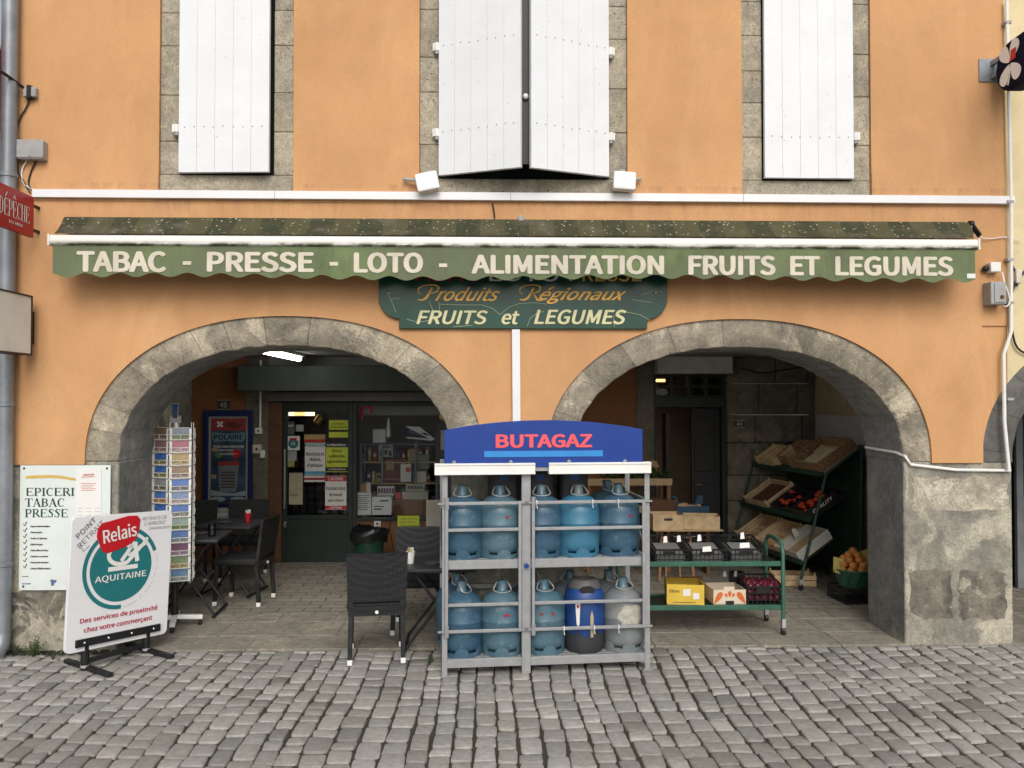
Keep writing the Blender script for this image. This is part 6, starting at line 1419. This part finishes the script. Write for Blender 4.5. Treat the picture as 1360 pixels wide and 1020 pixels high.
def flat(name, lab, cat, r, y, mat, th=.004, grp=None):
    """a flat sheet on a wall at depth y covering the photo rectangle r; returns thing and local mapping"""
    x0, z1 = U(r[0], r[1], y - th); x1, z0 = U(r[2], r[3], y - th); o = thing(name, lab, cat, (x0, y, z0), group=grp)
    MB().box(0, x1 - x0, -th, 0, 0, z1 - z0).build('sheet', mat, o); return o, x1 - x0, z1 - z0
yb = YB - .002
o, w_, h_ = flat('game_poster', 'lottery game poster in thick blue frame on the orange back wall', 'poster', (272, 546, 335, 672), yb, M('poster_deep_blue', (.05, .10, .16), .4, var=.5, scale=5, col2=(.02, .03, .06)), .02)
mb = MB(); b = .05; mb.box(-.01, b, -.05, -.021, -.01, h_ + .01).box(w_ - b, w_ + .01, -.05, -.021, -.01, h_ + .01).box(b, w_ - b, -.05, -.021, h_ - .06, h_ + .01).box(b, w_ - b, -.05, -.021, -.01, .03); mb.build('blue_frame', BLUEFR, o, bev=.004)
fr = MB(); a0, a1 = b, w_ - b; c0, c1 = .03, h_ - .06
fr.box(a0, a0 + .025, -.028, -.0215, c0, c1).box(a1 - .025, a1, -.028, -.0215, c0, c1).box(a0 + .025, a1 - .025, -.028, -.0215, c1 - .025, c1); fr.build('pale_mount', GREYM, o)
MB().box(a0 + .025, a1 - .025, -.0235, -.0215, c1 - .17, c1 - .025).build('red_header', M('dull_red_print', (.30, .04, .04), .5), o)
PW = a1 - a0
mb = MB().text('illiko', a0 + PW * .42, a0 + PW * .84, c1 - .13, c1 - .06, -.0245, bold=.02, shear=.3)
for a in (45, 135, 225, 315): leaf(mb, a0 + PW * .28, c1 - .095, R(a), .045, .04)
for i, v in enumerate(mb.v): mb.v[i] = Vector((v[0], -.0245, v[2]))
mb.text('VIVEZ UNE AVENTURE', a0 + .05, a1 - .05, c1 - .37, c1 - .345, -.0235, bold=.01).text('COMPLÈTEMENT', a0 + .09, a1 - .09, c1 - .41, c1 - .385, -.0235, bold=.01).text('GIVRÉE !', a0 + .13, a1 - .13, c1 - .455, c1 - .425, -.0235, bold=.015); mb.build('white_lettering', PAPER, o)
mb = MB().sheet([(a0 + .04, c1 - .27), (a0 + .07, c1 - .30), (a0 + PW/2, c1 - .29), (a1 - .07, c1 - .30), (a1 - .04, c1 - .27), (a1 - .035, c1 - .19), (a0 + PW * .6, c1 - .205), (a0 + PW * .4, c1 - .205), (a0 + .035, c1 - .19)], -.0232); mb.build('title_banner', M('ice_blue_print', (.15, .28, .33), .5), o)
MB().text('POLAIRE', a0 + .06, a1 - .06, c1 - .275, c1 - .215, -.0242, bold=.03).build('title_lettering', NAVY, o)
cz0, cz1 = c0 + .13, c0 + .50; MB().sheet([(a0 + .13, cz0), (a1 - .14, cz0 + .01), (a1 - .10, cz1), (a0 + .11, cz1 - .01)], -.0232).build('game_card', M('card_grey_print', (.20, .20, .22), .5), o)
mb = MB().sheet([(a0 + .115, cz1 - .06), (a1 - .105, cz1 - .05), (a1 - .10, cz1), (a0 + .11, cz1 - .01)], -.0238); mb.build('card_header', M('dull_red_print', (.30, .04, .04)), o)
mb = MB()
for i in range(7):
    for j in range(6): x = a0 + .15 + i * (PW - .31) / 6.5; z = cz0 + .05 + j * .035; mb.box(x, x + .016, -.0242, -.0236, z, z + .02)
mb.build('card_squares', BLACK, o)
MB().sheet([(a1 - .2, cz1 + .09), (a1 - .15, cz1 + .02), (a1 - .08, cz1 + .08), (a1 - .10, cz1 + .13), (a1 - .17, cz1 + .135)], -.0236).build('red_gem', RED, o); MB().sheet(disc(a0 + .12, cz1 + .07, .045, .035, 14), -.0236).build('green_gem', M('green_print', (.10, .22, .08), .5), o); MB().box(a0 + .035, a0 + .11, -.0238, -.0232, cz1 + .11, cz1 + .15).box(a0 + .035, a0 + .09, -.0238, -.0232, cz0 + .16, cz0 + .21).build('tan_blocks', CARD, o)
mb = MB().sheet(disc(a0 + .11, c0 + .05, .09, .03, 20), -.0234).sheet(disc(a1 - .12, c0 + .05, .09, .03, 20), -.0234).sheet([(a0 + .03, c0 + .09), (a1 - .03, c0 + .09), (a1 - .03, c0 + .15), (a1 - .16, c0 + .12), (a0 + .16, c0 + .13), (a0 + .03, c0 + .16)], -.0228); mb.build('ice_print', M('pale_ice_print', (.32, .40, .42), .5), o)
o, w_, h_ = flat('paper_notice', 'white handwritten notice pinned below the game poster', 'notice', (279, 674, 310, 700), yb, PAPER); mb = MB()
for k in range(3): mb.text(['Merci de rendre', 'les verres', 'au comptoir'][k], .03, w_ - .05, h_ * (.72 - .25 * k), h_ * (.84 - .25 * k), -.006, shear=.2)
mb.build('handwriting', INK, o)
def plate(r, st, lab, y):
    o, w_, h_ = flat('number_plate', lab, 'house number', r, y, M('enamel_plate', (.07, .045, .035), .35), .012); MB().text(st, w_ * .2, w_ * .8, h_ * .2, h_ * .8, -.0135, bold=.02).build('lettering', M('plate_white', (.42, .40, .36), .5), o)
    b_ = MB().box(0, w_, -.015, -.0122, 0, .008).box(0, w_, -.015, -.0122, h_ - .008, h_).build('plate_rim', M('plate_white', (.42, .40, .36)), o)
plate((289, 531, 305, 544), '46', 'small dark house number plate 46 above the game poster', yb); plate((975, 558, 989, 568), '44', 'small dark house number plate 44 on the stone wall right of the dark door', YB - .045)
def wbox(nm, lab, r, y, mat, dep=.05, pip=True):
    x0, z1 = U(r[0], r[1], y); x1, z0 = U(r[2], r[3], y); o = thing(nm, lab, 'electrical box', ((x0 + x1) / 2, y, z0)); h = (x1 - x0) / 2
    MB().box(-h, h, -dep, 0, 0, z1 - z0).build('box_body', mat, o, bev=.006)
    if pip: MB().tube([(0, -dep - .012, (z1 - z0) / 2), (0, -dep + .004, (z1 - z0) / 2)], h * .28, 12).build('button', BLACK, o)
wbox('wall_switch', 'small white switch box on the stone jamb under a conduit', (340, 568, 349, 576), YB - .022, WHITE2); wbox('wall_switch', 'larger cream bell box on the stone jamb left of the shop door', (337, 590, 348, 602), YB - .022, CREAMP); wbox('wall_switch', 'small grey box right of the cream bell box', (347, 598, 353, 608), YB - .022, WHITE2, pip=False)
o = MB().tube([(0, 0, 0), (0, 0, .8)], .012, 8).build('wall_conduit', WHITE2, loc=(UX(346, YB - .03), YB - .035, UZ(568, YB - .03))); tag(o, 'thin vertical conduit above the switch box on stone jamb', 'conduit')
# sheets stuck on the shop door glass
gy_ = YB + .056; DG = 'paper sheets stuck on the shop door glass'
def sheet_(r, lab, mat, words, ink=INK, bands=(), small=()):
    o, w_, h_ = flat('headline_sheet', lab, 'poster', r, gy_, mat, .003, DG)
    for (a, b, m) in bands: MB().box(0, w_, -.0045, -.0032, h_ * a, h_ * b).build('colour_band', m, o)
    mb = MB(); 
    for st, a, b, c, d in words: mb.text(st, w_ * a, w_ * b, h_ * c, h_ * d, -.0055, bold=.015)
    if words: mb.build('headline', ink, o)
    mb = MB()
    for st, a, b, c, d in small: mb.text(st, w_ * a, w_ * b, h_ * c, h_ * d, -.0060, bold=.01)
    if small: mb.build('title_lettering', PAPER, o)
LB = M('cyan_print', (.08, .35, .50), .6)
sheet_((405, 588, 432, 631), 'white headline sheet in black letters with blue strip, centre of the door', PAPER, [('Marchois et', .06, .94, .60, .72), ('Makosi,', .25, .78, .42, .54), ("d'attaque", .12, .86, .23, .36)], bands=((.88, .98, M('teal_grey', (.2, .34, .34))), (.02, .12, LB)), small=[('LE PETIT BLEU', .08, .92, .9, .965)])
sheet_((433, 594, 462, 627), 'lime yellow headline sheet with black strip, right of door centre', YELP, [('Grosse', .28, .72, .80, .93), ('colère des', .14, .88, .58, .73), ('agriculteurs', .06, .94, .34, .50)], bands=((.03, .2, INK),), small=[('La République', .1, .9, .07, .16)])
sheet_((432, 632, 460, 677), 'white headline sheet with red bands at the lower right of the door', PAPER, [('Portrait robot', .05, .95, .58, .69), ('du nouvel', .2, .8, .40, .51), ('agriculteur', .12, .88, .22, .33)], bands=((.84, .99, RED), (.01, .12, RED)), small=[("L'ANTENNE", .15, .85, .87, .96), ("L'ANTENNE", .2, .8, .03, .10)])
sheet_((437, 558, 463, 581), 'lime yellow headline sheet with dark bar at the top right of the door', YELP, [('Les rappels', .15, .8, .72, .86), ('de la semaine', .1, .92, .55, .68)], bands=((.32, .44, INK),))
sheet_((381, 579, 398, 598), 'white card with teal roundel at the left edge of the door', PAPER, [])
o = bpy.data.objects[-1] if False else None
x_, z_ = U(389.5, 589, gy_ - .006); rd = thing('round_sticker', 'teal bank roundel sticker on the white card at door left', 'sticker', (x_, gy_ - .0045, z_)); MB().prism(disc(0, 0, .06, n=24), -.002, 0).build('disc', TEAL, rd); MB().box(-.04, .04, -.0035, -.0022, .035, .065).build('red_tab', RED, rd); MB().text('CA', -.025, .025, -.02, .02, -.003, bold=.02).build('lettering', PAPER, rd)
sheet_((384, 628, 402, 670), 'yellowed paper with small notes at the lower left of the door', M('yellowed_paper', (.42, .39, .26), .8), [('annonces !', .08, .7, .28, .34)])
sheet_((404, 632, 431, 640), 'narrow white strip of logos under the centre headline', PAPER, [], bands=((.3, .7, M('strip_red', (.35, .05, .05))),))
sheet_((404, 577, 432, 587), 'red and yellow arched strip above the centre headline', M('tan_strip', (.45, .32, .14), .7), [], bands=((.0, .35, RED),))
sheet_((433, 588, 461, 594), 'dark newspaper title strip above the lime headline', DGREY, [], small=[('La République', .06, .94, .2, .85)])
sheet_((381, 599, 394, 612), 'small greyish notice below the teal roundel card', GREYM, []); sheet_((382, 612, 391, 620), 'tiny yellow note at the left edge of the door', M('old_yellow', (.36, .33, .10), .8), []); sheet_((393, 564, 403, 573), 'small grey opening-hours card high on the door', GREYM, []); sheet_((381, 560, 391, 577), 'dark leaflet high at the left edge of the door', M('dark_leaflet', (.10, .11, .12), .7), [], small=[('OUVERT', .1, .9, .6, .75)])
# the shop inside
o = thing('lit_menu', 'row of three warm lit panels hanging inside behind the shop door', 'light panel', (UX(378, YB + .5), YB + .5, UZ(552, YB + .5))); u = 0
for k, m in ((0, LAMPW), (1, LAMPW2), (2, LAMPW)): MB().box(k * .125, k * .125 + .115, 0, .03, 0, .10).build('lit_panel', m, o)
MB().box(-.01, .38, .03, .05, -.01, .115).build('panel_case', BLACK, o)
o = MB().lathe([(.05, 0), (.055, .1), (.05, .105)], 20).build('brass_lamp', M('brass', (.45, .33, .08), .35, .8), loc=(UX(421, YB + .4), YB + .4, UZ(562, YB + .4)), rot=(0, R(35), 0)); tag(o, 'tilted brass lamp shade hanging behind the shop door', 'lamp')
SYG = YB + .5
sh = thing('shop_shelf', 'grey-blue metal shelf unit standing behind the shop window glass', 'shelf unit', (UX(480, SYG), SYG, .006)); L = UX(580, SYG) - UX(480, SYG)
SG = M('shelf_blue_grey', (.14, .20, .26), .5)
for u in (0, L * .28, L * .72, L): MB().box(u - .012, u + .012, -.01, .015, .5, UZ(588, SYG)).box(u - .012, u + .012, .28, .3, .0, UZ(588, SYG)).build('upright', SG, sh)
for py in (590, 614, 642, 668): z = UZ(py, SYG); MB().box(-.02, L + .02, 0, .3, z - .012, z).build('shelf_board', SG if py in (590,) else WOOD, sh)
def good(nm, lab, cat, r, y, mat, dep=.12, bits=None):
    x0, z1 = U(r[0], r[1], y); x1, z0 = U(r[2], r[3], y); o = thing(nm, lab, cat, ((x0 + x1) / 2, y, z0)); h = (x1 - x0) / 2; H = z1 - z0
    MB().box(-h, h, 0, dep, 0, H).build('box_body', mat, o, bev=.004)
    if bits:
        mb = MB()
        for a, b, c, d in bits[0]: mb.box(-h + a * 2 * h, -h + b * 2 * h, -.003, -.0005, c * H, d * H)
        mb.build('print', bits[1], o)
    return o
rows_ = lambda n: [(.12, .88 - .07 * (k % 3), .85 - k * .7 / n, .85 - k * .7 / n + .025) for k in range(n)]
WY = YB + .14
good('printed_panel', 'tall white printed panel standing on the shop window sill', 'panel', (472, 654, 493, 684), WY, PAPER, .02, (rows_(8), INK)); good('carton', 'low white carton on the window sill beside the printed panel', 'carton', (494, 660, 520, 684), WY, WBOARD, .2, ([(.1, .5, .3, .36), (.1, .6, .45, .5), (.4, .85, .75, .82)], INK))
good('cash_register', 'beige cash register on the brown counter inside the window', 'cash register', (534, 653, 568, 664), SYG - .15, M('beige_plastic', (.48, .46, .40), .5), .3); good('register_display', 'keypad top of the beige cash register behind the glass', 'keypad', (539, 643, 564, 652), SYG - .1, M('beige_plastic', (.48, .46, .40)), .15, ([(.1 + .12 * k, .18 + .12 * k, .3, .75) for k in range(7)], INK))
good('wooden_counter', 'brown wooden counter behind the glass carrying the cash register', 'counter', (520, 664, 568, 716), SYG - .2, WOODD, .45)
good('carton', 'white box high on the shop shelf left of a hanging lamp', 'carton', (495, 570, 512, 588), SYG + .05, WBOARD, .2); good('display_box', 'dark red display box with photo print on the shop shelf', 'box', (506, 609, 540, 640), SYG + .04, M('maroon_print', (.16, .03, .025), .6, var=.5, scale=14), .2, ([(.1, .9, .1, .14), (.2, .5, .5, .9)], M('tan_print', (.4, .25, .15), .7)))
good('leaflet', 'pale leaflet leaning on the shop shelf beside the red display box', 'leaflet', (532, 616, 546, 640), SYG - .01, PAPER, .006, ([(.5, .95, .55, .8)], RED)); good('toy_box', 'white patterned box on the upper shop shelf', 'box', (503, 591, 522, 607), SYG + .02, GREYM, .15, ([(.1, .3, .1, .5), (.4, .6, .2, .6), (.7, .9, .1, .5), (.2, .8, .75, .9)], INK))
good('cigarette_rack', 'white rack of small coloured packets low on the shop shelf', 'rack', (501, 646, 524, 658), SYG - .05, WBOARD, .1, ([(.05 + .16 * k, .17 + .16 * k, .25, .8) for k in range(6)], M('packet_red_blue', (.25, .03, .06), .5, scale=60, col2=(.03, .06, .25)))); good('jar', 'small amber jar on the printed panel side of the sill', 'jar', (478, 643, 486, 654), WY + .1, M('amber_jar', (.45, .22, .03), .3), .06); good('tin', 'red tin beside the cash register', 'tin', (525, 654, 533, 664), SYG - .1, REDPL, .07)
good('carton', 'white carton beside the jar on the window sill', 'carton', (486, 641, 492, 654), WY + .12, PAPER, .06)
o = MB().lathe([(.004, 0), (.03, .03), (.018, .17), (.008, .24), (.004, .25)], 16).build('hanging_lamp', M('white_lamp_glass', (.8, .8, .75), .3), loc=(UX(516, SYG - .2), SYG - .2, UZ(582, SYG - .2))); tag(o, 'slim white pendant hanging behind the shop window', 'lamp')
o = thing('model_plane', 'white and blue model aeroplane hanging inside the shop window', 'model', (UX(560, SYG - .15), SYG - .15, UZ(576, SYG))); MB().add([(-.2, 0, .1), (-.02, 0, .09), (.16, .02, -.06), (.12, 0, -.07)], [(0,1,2,3)]).add([(-.2, 0, -.03), (.15, .0, -.06), (.13, 0, -.08), (-.17, 0, -.05)], [(0,1,2,3)]).build('wing', WBOARD, o); MB().add([(-.17, .01, .07), (0, .01, .05), (.1, .01, -.02), (-.15, .01, .01)], [(0,1,2,3)]).build('blue_panel', M('blue_print', (.02, .06, .22), .5), o)
mb = MB(); lt = random.Random(4); 
for k, px in enumerate((553, 563, 577, 590)): x, z = UX(px, SYG + .15), UZ(580 - 6 * (k % 2), SYG + .15)
good('carton', 'brown box stacked high on the dark shelf behind the window', 'carton', (543, 596, 556, 612), SYG + .05, CARD, .15); good('carton', 'grey-green box on the right bay of the shop shelf', 'carton', (556, 604, 570, 623), SYG + .05, M('sage_box', (.2, .24, .17), .7), .15); good('carton', 'cream box on the lower right bay of the shop shelf', 'carton', (553, 626, 566, 641), SYG + .04, CREAMP, .15)
PK = [('red', (.35, .02, .03)), ('dark blue', (.02, .05, .22)), ('green', (.04, .18, .06)), ('yellow', (.5, .38, .05)), ('white', (.6, .6, .56)), ('orange', (.5, .17, .03)), ('light blue', (.12, .3, .45)), ('black', (.03, .03, .03))]
rp = random.Random(8)
for sy, nm in ((614, 'upper'), (642, 'middle'), (668, 'lower')):
    px = 482.0; k = 0; zb = UZ(sy, SYG); names = ['first', 'second', 'third', 'fourth', 'fifth', 'sixth', 'seventh', 'eighth', 'ninth', 'tenth', 'eleventh', 'twelfth', 'thirteenth', 'fourteenth']
    while px < 578 and k < 12:
        wpx = rp.uniform(4, 9); cn, cc = PK[rp.randrange(8)]; h = rp.uniform(.08, .2); xx = UX(px + wpx / 2, SYG + .18); hw_ = wpx / 111.6 / 2 - .004
        o = MB().box(-hw_, hw_, 0, .09, 0, h, 0).box(-hw_ * .7, hw_ * .7, -.002, -.0005, h * .45, h * .75, 1).build('packet', [M('packet_' + cn.replace(' ', '_'), cc, .5, var=.3, scale=20), PAPER if k % 3 else DGREY], loc=(xx, SYG + .15, zb + .001))
        tag(o, f'{cn} packet, {names[k]} from the left on the {nm} shop shelf board', 'packet', 'packets on the shop shelf boards'); px += wpx + rp.uniform(.3, 3); k += 1
good('wall_rack', 'dark magazine rack against the inner shop wall', 'rack', (385, 600, 470, 690), SY - .35, M('dark_brown', (.05, .04, .035), .7, var=.6, scale=16), .3, ([(.05 + .12 * (k % 8), .14 + .12 * (k % 8), .1 + .22 * (k // 8), .27 + .22 * (k // 8)) for k in range(32)], M('magazine_print', (.25, .12, .08), .6, var=.8, scale=30, col2=(.1, .2, .3))))
o, w_, h_ = flat('tag_note', 'red looped ribbon sticker at the top left of the shop window', 'sticker', (476, 532, 494, 560), YB + .05, GLASS, .001) if False else (None, 0, 0)
x_, z_ = UX(486, YB + .05), UZ(545, YB + .05); o = MB().tube([(.07 * math.cos(R(a)), 0, .05 * math.sin(R(a))) for a in range(-60, 260, 20)] + [(-.05, 0, -.12)], .012, 8).build('red_garland', REDPL, loc=(x_, YB + .045, z_)); tag(o, 'red looped garland at the top left of the shop window', 'garland')
# in front of the shop window
y_ = YB - .05; x_, z_ = U(528, 706, y_); o, w_, h_ = flat('lime_note', 'lime handwritten note taped to the brown panel', 'notice', (528, 685, 557, 706), YB - .006, YELP, .003); mb = MB()
for k, st in enumerate(('Tables réservées', 'au bar tabac', 'merci de votre', 'patience')): mb.text(st, w_ * .08, w_ * (.92 - .1 * (k % 2)), h_ * (.76 - .21 * k), h_ * (.88 - .21 * k), -.0045, shear=.2)
mb.build('handwriting', INK, o)
o, w_, h_ = flat('white_panel', 'pale leaning panel with brown drawing beside the lime note', 'panel', (566, 664, 590, 716), YB - .03, M('cream_panel', (.56, .53, .44), .7), .012); MB().sheet([(w_ * .5, h_ * .02), (w_ * .98, h_ * .02), (w_ * .98, h_ * .38)], -.0135).build('brown_drawing', M('brown_print', (.18, .11, .06), .7), o)
wbox('wall_socket', 'white round-faced wall socket on the brown panel under the window', (497, 691, 506, 699), YB + .034, WHITE2, .03)
o = MB().tube([(0, 0, 0), (-.03, -.01, -.2), (.03, -.01, -.5), (-.01, 0, -.62)], .006, 6).build('wall_cable', BLACK, loc=(UX(521, YB), YB + .02, UZ(680, YB))); tag(o, 'black cable hanging down the brown panel under the window', 'cable')
o = thing('pigeon_board', 'grey round-topped rack with yellow top beside the gas cage', 'rack', (UX(590, yd(9.7)), yd(9.7), .006)); P = rrect(-.1, .22, .9, UZ(558, yd(9.7)), .12); MB().prism(P, 0, .06).build('rack_panel', DGREY, o); MB().box(-.04, .12, -.02, 0, UZ(598, yd(9.7)), UZ(572, yd(9.7))).build('grey_sheet', GREYM, o); MB().prism(disc(.03, UZ(554, yd(9.7)), .09, .05, 24), .0, .05).build('yellow_disc', M('cream_yellow', (.55, .42, .18), .5), o); MB().prism(disc(.04, UZ(557, yd(9.7)), .05, .03, 20), -.01, 0).build('red_disc', RED, o); MB().box(-.05, .17, 0, .3, 0, .9).build('rack_foot', DGREY, o)
# passage lamp seen through the transom glass
o = thing('wall_lamp', 'warm lit strip lamp glowing behind the glazed transom', 'lamp', (UX(876, YB + .7), YB + .7, UZ(507, YB + .7))); MB().box(-.07, .07, -.02, .02, 0, .035).build('lit_strip', M('lit_amber_strip', (1, .5, .2), .5, emit=2.5), o); MB().box(-.08, .08, .02, .04, -.01, .045).build('lamp_plate', BROWNC, o)
# old cabling across the right back corner, weeds, bits
cable('black cable sagging under the ceiling in the right back corner', [(UX(985, YB - .1), YB - .1, 2.3), (UX(1010, YB - .3), YB - .3, 2.22), (UX(1050, YB - .8), YB - .8, 2.26), (XSR - .05, .9, 2.38)], .01, BLACK)
def weed(x, y, lab, n, s, seed):
    r = random.Random(seed); o = thing('weed', lab, 'plant', (x, y, -.005)); mb = MB(); st = MB()
    for k in range(n):
        a = r.uniform(0, 6.28); t = r.uniform(.5, 1.4); l = s * r.uniform(.5, 1); d = Vector((math.cos(a) * math.cos(t), math.sin(a) * math.cos(t) * .6, math.sin(t))); nn = Vector((-math.sin(a), math.cos(a), 0)); e = d * l
        st.tube([(0, 0, 0), d * l * .5 + Vector((0, 0, .01)), e], .0022, 5)
        for f in (.35, .55, .75, .95):
            c = e * f
            for sg in (-1, 1): w_ = s * .14 * (1.2 - f * .6); q = nn * sg; mb.add([c, c + q * w_ * .6 + d * w_ * .5 + Vector((0, 0, w_ * .15)), c + q * w_ * 1.3 + d * w_ * .6, c + q * w_ * .7 + d * w_ * -.05], [(0,1,2,3)])
    st.build('stem', LEAF2, o); mb.build('leaves', LEAF2, o)
weed(*G(44, 872), 'bushy green weed at the foot of the left pier', 16, .17, 1); weed(*G(22, 868), 'low weed beside the downpipe foot', 9, .09, 2); weed(*G(70, 876), 'small weed in the joint before the left pier', 8, .07, 3); weed(*G(572, 880), 'brownish weed by the left foot of the gas cage', 8, .07, 4)
r = random.Random(31); mb = MB()
for k in range(260):
    x, y = U(r.uniform(10, 180), 860)[0], -r.uniform(.01, .12) ; s = r.uniform(.006, .018)
    mb.add([(x - s, y, .004), (x, y - s, .012), (x + s, y, .006), (x, y + s, .016)], [(0,1,2,3)])
tag(mb.build('moss_strip', M('dark_moss', (.03, .035, .015), .95, var=.5, scale=40)), 'dark moss and leaf litter along the foot of the left pier', 'moss', None, 'stuff')
